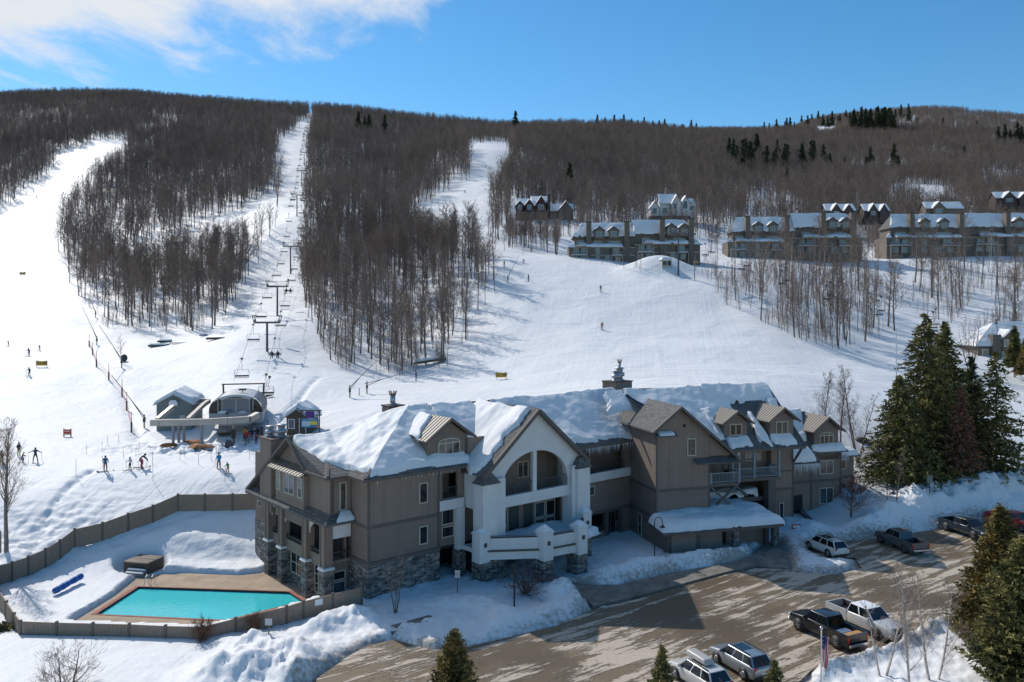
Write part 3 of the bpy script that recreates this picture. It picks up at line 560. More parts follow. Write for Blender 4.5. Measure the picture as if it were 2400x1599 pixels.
# local x = along the front, local y = into the building, z up
def part(mb, name, mats, M=I4, bevel=0): return mb.build(name, mats, lodge, M, bevel)
def window(x0, x1, z0, z1, y, M=I4, axis='x', cols=1, rows=1, par=None, arch=0, fm=None, name='window', glass=None):
    """framed window in a wall; axis 'x': wall along x at depth y, looking to -y; axis 'y': wall along y at x=y, looking to -x"""
    fm = fm or WFR; w_ = .09; fr = MB()
    def bx(m_, a0, a1, b0, b1, c0, c1):
        m_.box(a0, a1, c0, c1, b0, b1) if axis == 'x' else m_.box(c0, c1, a0, a1, b0, b1)
    f0, f1 = y-.07, y+.02
    bx(fr, x0, x0+w_, z0, z1, f0, f1); bx(fr, x1-w_, x1, z0, z1, f0, f1); bx(fr, x0+w_, x1-w_, z0, z0+w_, f0, f1); bx(fr, x0+w_, x1-w_, z1-w_, z1, f0, f1)
    for i in range(1, cols):
        c = x0+(x1-x0)*i/cols; bx(fr, c-.045, c+.045, z0+w_, z1-w_, f0+.01, f1)
    for j in range(1, rows):
        c = z0+(z1-z0)*j/rows; bx(fr, x0+w_, x1-w_, c-.035, c+.035, f0+.013, f1)
    if arch:
        n = 12; cx_ = (x0+x1)/2; rx = (x1-x0)/2; po = [(cx_+rx*math.cos(math.pi*i/n), z1+arch*math.sin(math.pi*i/n)) for i in range(n+1)]
        pi_ = [(cx_+(rx-w_)*math.cos(math.pi*i/n), z1+(arch-w_)*math.sin(math.pi*i/n)) for i in range(n+1)]
        for i in range(n):
            fr.prism([po[i], po[i+1], pi_[i+1], pi_[i]], f0, f1, 'y')
        for i in (-1, 1): fr.box(cx_+i*rx*.33-.035, cx_+i*rx*.33+.035, f0+.01, f1, z1, z1+arch*.93)
    glass = glass or random.choice([GLASS, GLASS, GLASS, GLASS_C, GLASS_B]); o = fr.build(name, fm, par or lodge, M); g = MB(); bx(g, x0+.03, x1-.03, z0+.03, z1-.03, y-.035, y-.02)
    if arch: g.prism(pi_, y-.035, y-.02, 'y')
    g.build('pane', glass or GLASS, o, I4)
    return o
def snowpatch(par, M, P00, P10, P11, P01, th=.45, nu=60, nv=30, er=(.5, .5, .5, .5), seed=1, rag=.8, bump_=.25, name='roof_snow', edge=.22):
    """snow lying on a quad (P00-P10 eave, P01-P11 ridge); er = how far the snow edge stands in from eave, right, ridge, left (m)"""
    P00, P10, P11, P01 = map(lambda q: np.array(q, float), (P00, P10, P11, P01))
    u = np.linspace(0, 1, nu); v = np.linspace(0, 1, nv); U, V = np.meshgrid(u, v)
    P = (P00*(1-U[..., None])+P10*U[..., None])*(1-V[..., None])+(P01*(1-U[..., None])+P11*U[..., None])*V[..., None]
    L0 = np.linalg.norm(P10-P00); L1 = np.linalg.norm(P01-P00); L2 = np.linalg.norm(P11-P01); LU = L0*(1-V)+L2*V; LV = L1*(1-U)+np.linalg.norm(P11-P10)*U
    nx, ny = U*LU, V*LV
    e = np.minimum.reduce([ny-er[0]-rag*(fbm(nx*.5, ny*.5, seed, 3)+.1), LU-nx-er[1]-rag*fbm(ny*.6, nx*.3, seed+3, 3), LV-ny-er[2]-rag*.4*fbm(nx*.6, ny*.3, seed+5, 3), nx-er[3]-rag*fbm(ny*.6, nx*.4, seed+7, 3)])
    k = np.clip(e/edge, -1, 1); prof = np.where(k > 0, np.sqrt(np.clip(1-(1-k)**2, 0, 1)), k)
    gx, gy = P[..., 0], P[..., 1]; dr = fbm(gx*.25+gy*.15, gy*.42-gx*.08, 11, 4); rid = 1-np.abs(fbm(gx*.4-gy*.2, gy*.35+gx*.1, 15, 3))*3
    h = th*prof*(1+bump_*2.2*dr+bump_*.55*rid)
    h = np.where(k <= 0, -.12, h)
    P[..., 2] += h
    i = np.arange(nu*nv).reshape(nv, nu); q = np.stack([i[:-1, :-1], i[:-1, 1:], i[1:, 1:], i[1:, :-1]], -1).reshape(-1, 4)
    keep = (k[:-1, :-1] > -.99) | (k[:-1, 1:] > -.99) | (k[1:, 1:] > -.99) | (k[1:, :-1] > -.99); q = q[keep.reshape(-1)]
    me = fast_mesh(name, P.reshape(-1, 3), quads=q, smooth=True); me.materials.append(SNOW)
    o = bpy.data.objects.new(name, me); C.objects.link(o); o.parent = par; o.matrix_local = M; return o
def slab(mb, pts, th=.16, mi=0):
    """thin roof plane from its top outline"""
    n = len(pts); v = [tuple(p) for p in pts]+[(p[0], p[1], p[2]-th) for p in pts]
    return mb.add(v, [tuple(range(n)), tuple(range(2*n-1, n-1, -1))]+[(i, i+n, (i+1) % n+n, (i+1) % n) for i in range(n)], mi)
# ---- section A, walls
ZE, ZR, TR = 10.3, 14.95, 6.0
wm = MB()
wm.box(0, 7.2, 0, 12, 6.1, 10.25)                      # upper board and batten storey
wm.box(-1.93, 0, 2.9, 19, 6.1, 10.25)
part(wm, 'upper_wall', VS)
wm = MB(); wm.box(0.02, 7.2, .02, 12, 3.0, 6.1).box(0.02, 9.4, 5.5, 18.9, 0, 6.1); part(wm, 'middle_wall', HS)
part(MB().box(-.06, 7.2, -.06, 3.5, -.4, 2.95), 'stone_base', STONE)
wm = MB(); wm.box(-.03, 7.22, -.04, 4, 5.95, 6.25).box(-.08, 7.26, -.1, 3.6, 2.93, 3.2).box(-.04, .16, -.05, .1, 3.2, 10.2).box(7.0, 7.22, -.05, .1, 3.2, 10.2).box(-1.97, -1.8, 2.85, 3.0, 6.1, 10.2).box(-.04, .1, 2.8, 2.95, 3.2, 10.2)
wm.box(-.04, 7.2, -.05, .08, 10.0, 10.28).box(-1.97, -1.9, 2.9, 6.6, 10.0, 10.28); part(wm, 'trim_band', TRIM)
# gable end on the left
wm = MB(); wm.prism([(6.1, 6.1), (19, 6.1), (19, 6.7), (9.96, 12.5), (6.4, 10.1), (2.9, 10.1), (2.9, 6.1)], -1.95, -1.6, 'x'); part(wm, 'gable_wall', VS)
wm = MB(); wm.box(-2.45, -1.9, 6.9, 12.9, 5.3, 9.7).box(-2.5, -2.4, 6.85, 12.95, 5.2, 5.35); part(wm, 'window_bay', VS)
wm = MB(); wm.box(-2.47, -1.9, 6.95, 12.85, 5.35, 7.3); part(wm, 'bay_panel', HS)
for a, b, n_ in ((7.25, 8.1, 1), (8.9, 11.0, 2), (11.8, 12.7, 1)): window(a, b, 7.6, 9.45, -2.45, axis='y', cols=n_, rows=2 if n_ == 1 else 1, glass=mat('bright_glass', (.12, .14, .17), .05, spec=.8))
rm = MB(); slab(rm, [(-3.1, 6.4, 9.75), (-3.1, 13.3, 9.75), (-1.9, 13.3, 10.35), (-1.9, 6.4, 10.35)], .1)
for k in range(12): rm.beam((-3.1, 6.6+k*.58, 9.79), (-1.9, 6.6+k*.58, 10.39), .025)
part(rm, 'bay_roof', METR)
# windows of section A
window(5.05, 5.95, 7.35, 9.15, 0); window(5.05, 5.95, 3.75, 5.35, 0); window(-1.1, -.45, 7.2, 9.6, 2.9, cols=1)
window(7.75, 9.1, 4.9, 7.0-.3, .45, rows=1); window(7.75, 9.1, 3.75, 4.75, .45)
# recessed bay between the plain wall and the portico
part(MB().box(7.0, 36, 3.7, 11.9, -.3, 10.2).box(.3, 7.0, .3, 11.8, -.3, 10.1).box(7.2, 12, .95, 3.7, 3.0, 7.2).box(20.5, 22.8, .5, 3.7, 2.9, 7.2), 'dark_backing', DARK)  # near-black block added inside so no brightness shows through the gaps
wm = MB(); wm.box(7.2, 12, .45, .9, 3.0, 7.2); part(wm, 'recess_wall', HS)
wm = MB(); wm.box(7.2, 9.8, .35, 2.4, 7.25, 7.32).box(7.2, 9.9, 2.3, 2.5, 7.3, 10.3).box(7.2, 7.6, .1, .4, 7.3, 10.2).box(9.3, 9.9, .1, .4, 7.3, 10.2).box(7.2, 9.9, .1, .4, 9.75, 10.2); part(wm, 'balcony_wall', VS)
part(MB().box(7.21, 9.9, -.12, .42, 6.35, 7.25), 'balcony_beam', WHITE)
def railing(p, q, h=1.0, n=6, M=I4, m_=None, bal=False, name='railing'):
    p = Vector(p); q = Vector(q); z = Vector((0, 0, 1)); b = MB()
    b.beam(p+z*h, q+z*h, .04)
    if bal:
        b.beam(p+z*.12, q+z*.12, .04); L = (q-p).length; k = int(L/.16)
        for i in range(k+1): c = p+(q-p)*(i/k); b.beam(c+z*.12, c+z*h, .022)
    else:
        for i in range(n): b.beam(p+z*(.15+i*h*.82/n), q+z*(.15+i*h*.82/n), .014)
        L = (q-p).length; k = max(1, round(L/1.6))
        for i in range(k+1): c = p+(q-p)*(i/k); b.beam(c, c+z*h, .03)
    return b.build(name, m_ or RAIL, lodge, M)
railing((7.6, .2, 7.3), (9.3, .2, 7.3)); 
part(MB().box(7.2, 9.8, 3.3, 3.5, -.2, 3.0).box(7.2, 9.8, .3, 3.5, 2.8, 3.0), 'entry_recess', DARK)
window(7.5, 9.2, .4, 2.7, 3.28, cols=2, rows=2, fm=TRIM)
# pillars near the recess: slim white pillar on stone
part(MB().box(9.05, 9.85, -.25, .35, 2.6, 6.35), 'slim_pillar', WHITE); part(MB().box(8.95, 9.9, -.35, .45, -.3, 2.6), 'pillar_base', STONE)
# ---- porch at the left end
PS = -2.3
PT = (3.0, 6.4, 11.4, 14.4)
for i, tt in enumerate(PT):
    part(MB().box(PS-.45, PS+.45, tt-.45, tt+.45, -1.3, 2.4), 'pillar_base', STONE)
    part(MB().taper(PS-.58, PS+.58, tt-.58, tt+.58, 2.4, 2.62, .08, .08), 'pillar_cap', WHITE, bevel=.02)
    pc = MB().box(PS-.33, PS+.33, tt-.33, tt+.33, 2.62, 6.3)
    for a in (-.36, .36):
        for b_ in (-.36, .36): pc.box(PS+a-.05, PS+a+.05, tt+b_-.05, tt+b_+.05, 2.62, 6.3)
    part(pc, 'porch_post', VS)
rm = MB(); slab(rm, [(PS-.6, 2.0, 6.4), (PS-.6, 19.2, 6.4), (-1.9, 19.2, 7.0), (-1.9, 2.9, 7.0)], .2); slab(rm, [(PS-.6, 2.0, 6.4), (-1.9, 2.95, 7.0), (.1, 2.95, 7.0), (.1, 2.0, 6.4)], .2)
part(rm, 'porch_roof', SHIN)
arches = MB()
def arch_panel(mb, t0, t1, zt, drop, x, axis='x', n=14):
    """flat panel with an arched lower edge"""
    lo = [(t0+(t1-t0)*i/n, zt-drop+ (drop-.3)*math.sqrt(max(0, 1-(2*i/n-1)**2))) for i in range(n+1)]
    for i in range(n): mb.prism([lo[i], lo[i+1], (lo[i+1][0], zt), (lo[i][0], zt)], x-.06, x+.06, axis)
for a, b_ in zip(PT[:-1], PT[1:]): arch_panel(arches, a+.3, b_-.3, 6.25, 1.5, PS)
arches.box(PS+.35, -.1, 2.75, 2.87, 4.9, 6.25); part(arches, 'porch_arch', WHITE)
wm = MB(); wm.box(PS+.2, .0, 2.9, 14.4, 2.75, 3.0).box(PS+.05, PS+.2, 3.4, 14, 2.3, 3.3).box(-.5, -.4, 3.0, 16.3, 3.0, 6.2).box(-1.9, -.4, 14.4, 19, 2.5, 6.3); part(wm, 'porch_deck', VS)
part(MB().box(-.9, -.8, 3.2, 14.2, 3.1, 6.2), 'porch_shade_sheet', DARK)  # near-black sheet standing in for the shade behind the porch posts
railing((PS+.1, 3.4, 3.1), (PS+.1, 14.1, 3.1), .55, 3); railing((PS+.3, 2.95, 3.1), (-.1, 2.95, 3.1), .6, 3)
wm = MB(); wm.box(-1.9, -.1, 3.2, 16.4, -1.3, 2.75); part(wm, 'lower_wall', HS)
part(MB().box(-1.96, -1.88, 3.3, 14.2, -1.3, .2).box(-1.95, -.5, 14.4, 19.0, -.8, 3.6), 'stone_sill', STONE)
window(7.2, 10.6, .3, 2.3, -1.92, axis='y', cols=3, rows=2); window(3.7, 5.8, -.3, 2.2, -1.92, axis='y', cols=3, rows=3); window(12.0, 13.6, -.5, 2.2, -1.92, axis='y', cols=1)
window(-1.6, -.4, 1.2, 2.0, 3.18, cols=1); window(-1.6, -.4, -1, 1.1, 3.18, cols=1, name='door', fm=WFR); window(16.0, 18.2, 4.9, 5.5, -1.93, axis='y', cols=3)
snowpatch(lodge, I4, (PS-.5, 2.0, 6.4), (.1, 2.0, 6.4), (.1, 2.9, 7.0), (-1.9, 2.9, 7.0), .3, 30, 8, (.05, .1, .02, .9), 77, .2)
# ---- roof of section A
E1 = (-.6, -.6, ZE); E2 = (-.6, 2.3, ZE); E3 = (-2.55, 2.3, ZE); E4 = (-2.55, 6.6, ZE); R0 = (-2.55, 9.96, 12.75); R1 = (1.5, 9.96, 12.75); R2 = (7.9, TR, ZR); R3 = (41, TR, ZR); E5 = (41, -.6, ZE)
rf = MB(); slab(rf, [E1, (9.9, -.6, ZE), (9.9, TR, ZR), R2]); slab(rf, [(22.6, -.6, ZE), (35.4, -.6, ZE), (39.4, TR, ZR), (9.9, TR, ZR), (9.9, 1.0, 11.5), (16.3, 5.9, 14.9)])
slab(rf, [E2, E1, R2, R1]); slab(rf, [E3, E2, R1]); slab(rf, [E4, E3, R1, R0]); slab(rf, [R0, R1, (1.5, 19.4, 6.45), (-2.55, 19.4, 6.45)]); slab(rf, [R1, R2, (7.9, 12.6, ZE), (1.5, 16, 8.7)]); slab(rf, [R2, (38.2, TR, ZR), (38.2, 12.6, ZE), (7.9, 12.6, ZE)])
roofA = part(rf, 'main_roof', SHIN)
wm = MB(); wm.beam(R2, (39.4, TR, ZR), .12).beam((R1[0], R1[1], R1[2]), R2, .12).beam(R0, R1, .1)
wm.beam((-2.6, 6.5, ZE-.05), (-2.6, 9.96, 12.72), .13).beam((-2.6, 9.96, 12.72), (-2.6, 19.5, 6.4), .13).beam((-.65, -.65, ZE-.12), (9.6, -.65, ZE-.12), .11).beam((22.6, -.65, ZE-.12), (34.2, -.65, ZE-.12), .11)
wm.beam((-.65, -.65, ZE-.12), (-.65, 2.3, ZE-.12), .11).beam((-2.6, 2.25, ZE-.12), (-.65, 2.25, ZE-.12), .11).beam((-2.6, 2.25, ZE-.12), (-2.6, 6.6, ZE-.12), .11); part(wm, 'fascia', TRIM)
def Zs(t_): return ZE+(t_+.6)*(ZR-ZE)/(TR+.6)
hips = MB()
hips.beam((-.6, -.6, ZE+.05), (1.2, .75, ZE+1.0), .13).beam((-2.5, 2.3, ZE+.0), (-1.7, 3.8, ZE+.45), .1); part(hips, 'hip_cap', SHIN)
snowpatch(lodge, I4, (-.3, -.6, ZE), (10.2, -.6, ZE), (10.2, TR, ZR), (7.9, TR, ZR), .4, 90, 60, (.3, .1, .0, -1.5), 3, .5, .5)
snowpatch(lodge, I4, (-.4, 2.2, ZE+.1), (-.3, -.6, ZE), (7.9, TR, ZR), (1.5, 9.8, 12.7), .4, 50, 60, (.7, -1.5, 0, -1.5), 5, .5, .5)
snowpatch(lodge, I4, (-2.5, 6.2, ZE), (-.4, 2.2, ZE+.1), (1.5, 9.8, 12.7), (-2.4, 9.9, 12.7), .4, 50, 40, (.6, -1.5, 0, .3), 9, .5, .5)
snowpatch(lodge, I4, (9.8, .3, Zs(.3)), (15.2, .3, Zs(.3)), (15.2, TR, ZR), (9.8, TR, ZR), .36, 60, 50, (.4, 0, .1, .0), 13, .8, .45)
snowpatch(lodge, I4, (22.5, -.6, ZE), (35.4, -.6, ZE), (39.3, TR, ZR), (16.2, TR, ZR), .34, 130, 60, (.3, -.6, .12, 1.2), 17, 1.1, .4)
ic = MB()
for k in range(90):
    x_ = 23.4+k*.118+random.uniform(-.04, .04); L = random.uniform(.2, 1.1)*(1 if x_ > 25 else .5); ic.beam((x_, -.68, ZE-.05), (x_, -.7, ZE-.1-L), .035, 0, 5, .004)
for k in range(22): x_ = .5+k*.4; ic.beam((x_, -.68, ZE-.05), (x_, -.68, ZE-.15-random.uniform(.1, .5)), .03, 0, 5, .004)
part(ic, 'icicles', ICE)
def dormer(M, x0, x1, y, z0, ze, zp, back, mroof=METR, ov=.55, wins=(), arch=0, nm='dormer', seams=True, zw=None):
    xc = (x0+x1)/2; b = MB()
    b.prism([(x0, z0-1.2), (x1, z0-1.2), (x1, ze), (xc, ze+(zp-ze)*.86), (x0, ze)], y, y+back, 'y'); d = b.build(nm, HS, lodge, M)
    sl = (zp-ze)/((x1-x0)/2+ov); r = MB(); zl = zp-sl*((x1-x0)/2+ov)
    for s_ in (-1, 1):
        xe = xc+s_*((x1-x0)/2+ov); slab(r, [(xc, y-ov, zp), (xc, y+back+1.0, zp), (xe, y+back+1.0, zl), (xe, y-ov, zl)], .1)
        if seams:
            for k in range(int((back+1+ov)/.45)):
                yy = y-ov+.04+k*.45; r.beam((xc, yy, zp+.03), (xe, yy, zl+.03), .022)
    r.build('dormer_roof', mroof, d, I4)
    tb = MB()
    for s_ in (-1, 1):
        xe = xc+s_*((x1-x0)/2+ov); tb.beam((xc, y-ov-.02, zp-.12), (xe, y-ov-.02, zl-.12), .1)
    tb.box(x0-.03, x1+.03, y-.04, y+.04, z0-.15, z0+.15); tb.build('dormer_trim', TRIM, d, I4)
    for (a, b_, c_, e_, n_) in wins: window(a, b_, c_, e_, y, par=d, cols=n_, arch=arch)
    return d
dormer(I4, 6.2, 10.6, .35, 10.75, 12.75, 14.6, 3.0, wins=[(7.3, 9.7, 11.15, 12.35, 3)], arch=.4)
snowpatch(lodge, I4, (5.65, 1.0, 12.72), (5.65, 4.6, 12.72), (8.35, 4.6, 14.58), (8.35, 2.3, 14.58), .32, 30, 25, (-.1, 0, .2, .3), 31, .7, .3, edge=.35)
snowpatch(lodge, I4, (6.0, -.6, ZE), (10.6, -.6, ZE), (10.6, .3, Zs(.3)), (6.0, .3, Zs(.3)), .3, 30, 8, (.1, .1, .02, .1), 33, .5, .5)
# chimneys
def chimney(M, x0, x1, y0, y1, z0, z1, flues, nm='chimney', cap=True):
    c = MB().box(x0, x1, y0, y1, z0, z1).build(nm, VS, lodge, M)
    MB().box(x0-.1, x1+.1, y0-.1, y1+.1, z1, z1+.12).build('chimney_cap', TRIM, c, I4)
    for k in flues: k(c)
    return c
GALV = mat('galvanised', (.42, .43, .45), .4, .7, noise=(4, .2)); RUST = mat('rusty_metal', (.16, .07, .045), .7, noise=(6, .3))
def flue(x, y, z, h, r, top='crown'):
    def f(c):
        b = MB().disc((x, y, z+h/2), (0, 0, 1), r, h, 0, 14).disc((x, y, z+.1), (0, 0, 1), r*1.5, .12, 0, 14)
        if top == 'crown':
            for k in range(8): a = k*math.pi/4; b.beam((x+r*math.cos(a), y+r*math.sin(a), z+h), (x+r*1.5*math.cos(a), y+r*1.5*math.sin(a), z+h+.45), .03, 1)
            b.disc((x, y, z+h+.12), (0, 0, 1), r*1.15, .1, 1, 12)
        else:
            b.disc((x, y, z+h*.55), (0, 0, 1), r*1.6, h*.3, 0, 12).disc((x, y, z+h+.1), (0, 0, 1), r*1.5, .12, 0, 12)
        b.build('flue', [GALV, RUST], c, I4)
    return f
chimney(I4, 7.4, 9.1, 8.9, 10.2, 11.5, 14.85, [flue(8.2, 9.5, 14.95, .95, .27)])
chimney(I4, -2.6, -.4, 13.6, 16.2, 5.2, 12.0, [flue(-1.2, 14.4, 12.1, 1.1, .35, 'x'), flue(-1.9, 15.4, 12.1, .9, .3, 'x')])
chimney(I4, 36.2, 39.0, 5.4, 7.6, 13.5, 15.85, [flue(36.9, 6.0, 15.95, 1.1, .36, 'x'), flue(37.9, 6.4, 15.95, 1.4, .38, 'x'), flue(37.9, 6.4, 17.3, .75, .17)])
# ---- right half of section A
wm = MB(); wm.box(22, 34.2, 0, .5, 2.9, 6.6).box(22.5, 34.2, 2.2, 2.4, 6.6, 10.3).box(31.6, 34.2, 0, .4, 6.6, 10.3).box(22.4, 23.4, 0, .4, 6.6, 10.3); part(wm, 'middle_wall', HS)
part(MB().box(22.5, 33.6, -.12, .3, 6.3, 7.2).box(22.5, 34, .3, 2.2, 6.4, 6.6), 'balcony_beam', WHITE)
railing((23.4, 0, 7.2), (31.6, 0, 7.2)); window(27.0, 28.4, 8.3, 9.6, 2.18, cols=2)
window(23.4, 27.0, 4.9, 5.9, 0, cols=3)
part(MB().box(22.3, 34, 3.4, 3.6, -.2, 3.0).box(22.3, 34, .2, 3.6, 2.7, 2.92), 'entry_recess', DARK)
part(MB().box(22, 34.2, -.06, .4, 2.85, 3.15).box(28.6, 29.1, -.05, .4, -.2, 3).box(31, 31.3, -.05, .4, -.2, 3).box(22.4, 22.8, -.05, .4, -.2, 3), 'trim_band', TRIM)
part(MB().box(22.8, 28.6, 0, .2, -.2, .9), 'entry_wall', VS); part(MB().box(31.3, 34.2, 0, .4, -.2, 2.9), 'entry_wall', VS)
window(29.3, 30.8, -.1, 2.6, .6, cols=2, rows=1, name='door', fm=TRIM)
# ---- portico
GX0, GX1, GY, GC, GZ, GE = 10.0, 22.4, -2.6, 16.3, 15.15, 9.6
sl_ = (GZ-GE)/(22.95-GC)
rf = MB()
slab(rf, [(GC, GY-.5, GZ), (GC, TR, GZ), (9.65, TR, GE), (9.65, GY-.5, GE)][::-1]); slab(rf, [(GC, GY-.5, GZ), (22.95, GY-.5, GE), (22.95, TR, GE), (GC, TR, GZ)][::-1]); part(rf, 'portico_roof', SHIN)
wm = MB()
for s_, xe in ((-1, 9.65), (1, 22.95)):
    wm.beam((GC, GY-.55, GZ-.2), (xe, GY-.55, GE-.2), .17); wm.beam((GC, GY-.42, GZ-.3), (xe, GY-.42, GE-.3), .1)
part(wm, 'bargeboard', TRIM)
# white gable wall with a big arched opening
gw = MB(); n = 28; ax0, ax1, az, ah = 12.3, 20.6, 8.0, 3.1; acx = (ax0+ax1)/2; arx = (ax1-ax0)/2
def gz_(x): return GE-.15+sl_*(min(x-9.65, 22.95-x))
xs = [GX0]+[ax0+(ax1-ax0)*i/n for i in range(n+1)]+[GX1]
for a, b in zip(xs[:-1], xs[1:]):
    la = az+ah*math.sqrt(max(0, 1-((a-acx)/arx)**2)) if ax0 <= a <= ax1 else 7.3; lb = az+ah*math.sqrt(max(0, 1-((b-acx)/arx)**2)) if ax0 <= b <= ax1 else 7.3
    if a == GX0: la = lb = 7.3
    if b == GX1: la = lb = 7.3
    if a < GC < b: gw.prism([(a, la), (b, lb), (b, gz_(b)), (GC, gz_(GC)), (a, gz_(a))], GY, GY+.45, 'y')
    else: gw.prism([(a, la), (b, lb), (b, gz_(b)), (a, gz_(a))], GY, GY+.45, 'y')
gw.box(GX0, GX1, GY, GY+.45, 6.3, 7.3).box(acx-.35, acx+.1, GY+.03, GY+.4, 7.3, az+ah-.02).box(GX0, GX1, GY+.45, .3, 6.35, 6.5)
gw.box(ax0-.0, ax0+.02, GY+.02, GY+.4, 7.3, az+.1)
part(gw, 'white_gable', WHITE)
part(MB().box(GX0+.3, GX1-.3, .35, .6, 6.5, 12.5), 'gable_back_wall', VS); window(16.6, 18.0, 8.0, 9.6, .33, cols=2)
part(MB().box(GX0+.1, GX0+.4, GY+.45, .4, 6.5, 10), 'side_wall', WHITE); part(MB().box(GX1-.4, GX1-.1, GY+.45, .4, 6.5, 10), 'side_wall', WHITE)
railing((ax0, GY+.2, 7.3), (ax1, GY+.2, 7.3), 1.0)
# piers
part(MB().box(9.7, 12.3, GY-.5, GY+.9, 2.6, 9.2).box(9.55, 11.2, GY-.75, GY+.5, 2.6, 8.9), 'white_pier', WHITE); part(MB().box(20.7, 22.7, GY-.5, GY+.9, 2.6, 9.2).box(21.2, 22.9, GY-.75, GY+.5, 2.6, 8.9), 'white_pier', WHITE)
for a, b in ((9.3, 11.4), (21.0, 23.1)): part(MB().taper(a, b, GY-1.0, GY+.6, 8.9, 9.9, .75, .5), 'pier_cap', SHIN)
part(MB().box(9.6, 12.3, GY-.6, GY+1, -.3, 2.6), 'pillar_base', STONE); part(MB().box(21.3, 22.9, GY-.6, GY+1, -.3, 2.6), 'pillar_base', STONE)
# mid storey behind the terrace
part(MB().box(12, 21, -.3, .2, 3.0, 6.4), 'terrace_wall', HS)
for a, b in ((12.3, 13.1), (13.4, 14.8), (18.3, 19.6), (19.75, 21.0)):
    window(a, b, 3.95, 5.5, -.3); window(a, b, 3.05, 3.85, -.3)
for a in (15.1, 16.9): window(a, a+1.1, 3.0, 5.55, -.3, name='door', fm=DOOR, glass=DOOR)
for a in (14.0, 18.4): part(MB().beam((a, -.4, 6.1), (a, -.9, 6.1), .04).taper(a-.22, a+.22, -1.1, -.66, 5.8, 6.1, .14, .14), 'wall_lamp', RAIL)
# terrace in front, bent plan
TP = [(9.6, -3.0), (14.3, -6.1), (18.0, -6.7), (21.9, -3.4), (22.6, -2.6)]
TPf = TP+[(22.6, -.3), (9.6, -.3)]
part(MB().prism(TPf, 2.6, 3.0, 'z'), 'terrace_floor', WHITE)
def wallseg(p, q, z0, z1, th, mb, inset=0):
    p = Vector((*p, 0)); q = Vector((*q, 0)); d = (q-p).normalized(); n = Vector((-d.y, d.x, 0))*th/2; p = p+d*inset; q = q-d*inset
    mb.add([p-n+Vector((0, 0, z0)), q-n+Vector((0, 0, z0)), q+n+Vector((0, 0, z0)), p+n+Vector((0, 0, z0)), p-n+Vector((0, 0, z1)), q-n+Vector((0, 0, z1)), q+n+Vector((0, 0, z1)), p+n+Vector((0, 0, z1))],
           [(0, 3, 2, 1), (4, 5, 6, 7), (0, 1, 5, 4), (1, 2, 6, 5), (2, 3, 7, 6), (3, 0, 4, 7)]); return mb
ws = MB(); lg = MB(); rr_ = MB()
for p_, q_ in zip(TP[:-1], TP[1:]):
    wallseg(p_, q_, 2.3, 3.0, .5, ws); wallseg(p_, q_, 3.12, 4.15, .28, ws); wallseg(p_, q_, 3.0, 3.14, .7, lg, .5); wallseg(p_, q_, 4.15, 4.2, .32, lg); wallseg(p_, q_, 4.3, 4.34, .05, rr_)
part(ws, 'terrace_wall', WHITE); part(lg, 'terrace_ledge', TRIM); part(rr_, 'terrace_rail', RAIL)
for i, (a, b) in enumerate([TP[0], TP[1], TP[2], TP[3]]):
    k = .58
    o_ = part(MB().box(a-k, a+k, b-k, b+k, 2.1, 4.55).taper(a-k-.1, a+k+.1, b-k-.1, b+k+.1, 4.55, 4.75, .1, .1), 'terrace_pier', WHITE, bevel=.03)
    MB().taper(a-k, a+k, b-k, b+k, 4.75, 5.1+.15*(i % 2), .5, .5).ball((a, b, 4.85), k*.8, sq=(1, 1, .6)).build('snow_cap', SNOW, o_, I4, bevel=.05)
    if i in (0, 1, 2, 3): MB().box(a-.12, a+.12, b-k-.13, b-k, 3.5, 3.85).build('lantern', RAIL, o_, I4)
    if i in (1, 2, 3): part(MB().box(a-.65, a+.65, b-.5, b+.9, -.3, 2.15), 'pillar_base', STONE)
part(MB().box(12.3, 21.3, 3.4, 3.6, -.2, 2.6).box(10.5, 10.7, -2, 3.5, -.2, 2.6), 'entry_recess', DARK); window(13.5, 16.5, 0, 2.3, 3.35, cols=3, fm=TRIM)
snowpatch(lodge, I4, (14.4, -5.7, 3.0), (22.3, -5.7, 3.0), (22.3, -.4, 3.0), (11.5, -.4, 3.0), .4, 40, 30, (.0, .1, .4, .6), 41, .8, .5)
snowpatch(lodge, I4, (9.6, -3.0, GE), (9.65, TR, GE+.02), (16.1, TR, GZ), (16.1, -3.0, GZ-.1), .34, 60, 50, (.2, .0, .15, 1.0), 43, .9, .4, name='portico_snow')
# ---- section B
def bp_(mb, name, mats, bevel=0): return mb.build(name, mats, lodge, RELB, bevel)
BZR, BTR, BTE, BZE = 15.4, 8.5, 1.3, 9.45
wm = MB(); wm.prism([(0, 5.9), (6.1, 5.9), (6.1, 11.5), (2.5, 14.25), (0, 12.4)], 0, 6.5, 'y'); bp_(wm, 'gable_wall', VS)
wm = MB(); wm.prism([(6.1, 9.2), (8.6, 9.2), (6.1, 11.3)], 0, .6, 'y'); bp_(wm, 'gable_wall', VS)
wm = MB(); wm.box(.02, 6.08, .02, 6.5, 3.1, 5.9).box(.03, 6.0, -2.6, 8.9, -.6, 3.1); bp_(wm, 'lower_wall', HS)
bp_(MB().box(-.04, 6.14, -.04, 6.6, 5.75, 6.05).box(-.03, .15, -.05, .1, 3.1, 12.2).box(5.98, 6.14, -.05, .1, 3.1, 9.2).box(-.05, .02, 0, 7, 3.0, 3.25), 'trim_band', TRIM)
window(3.5, 4.5, 9.3, 11.1, 0, RELB); bp_(MB().box(3.05, 3.3, -.05, .02, 12.3, 12.6), 'vent', DARK); window(3.4, 4.2, .4, 2.7, 0, RELB, axis='y', rows=2)
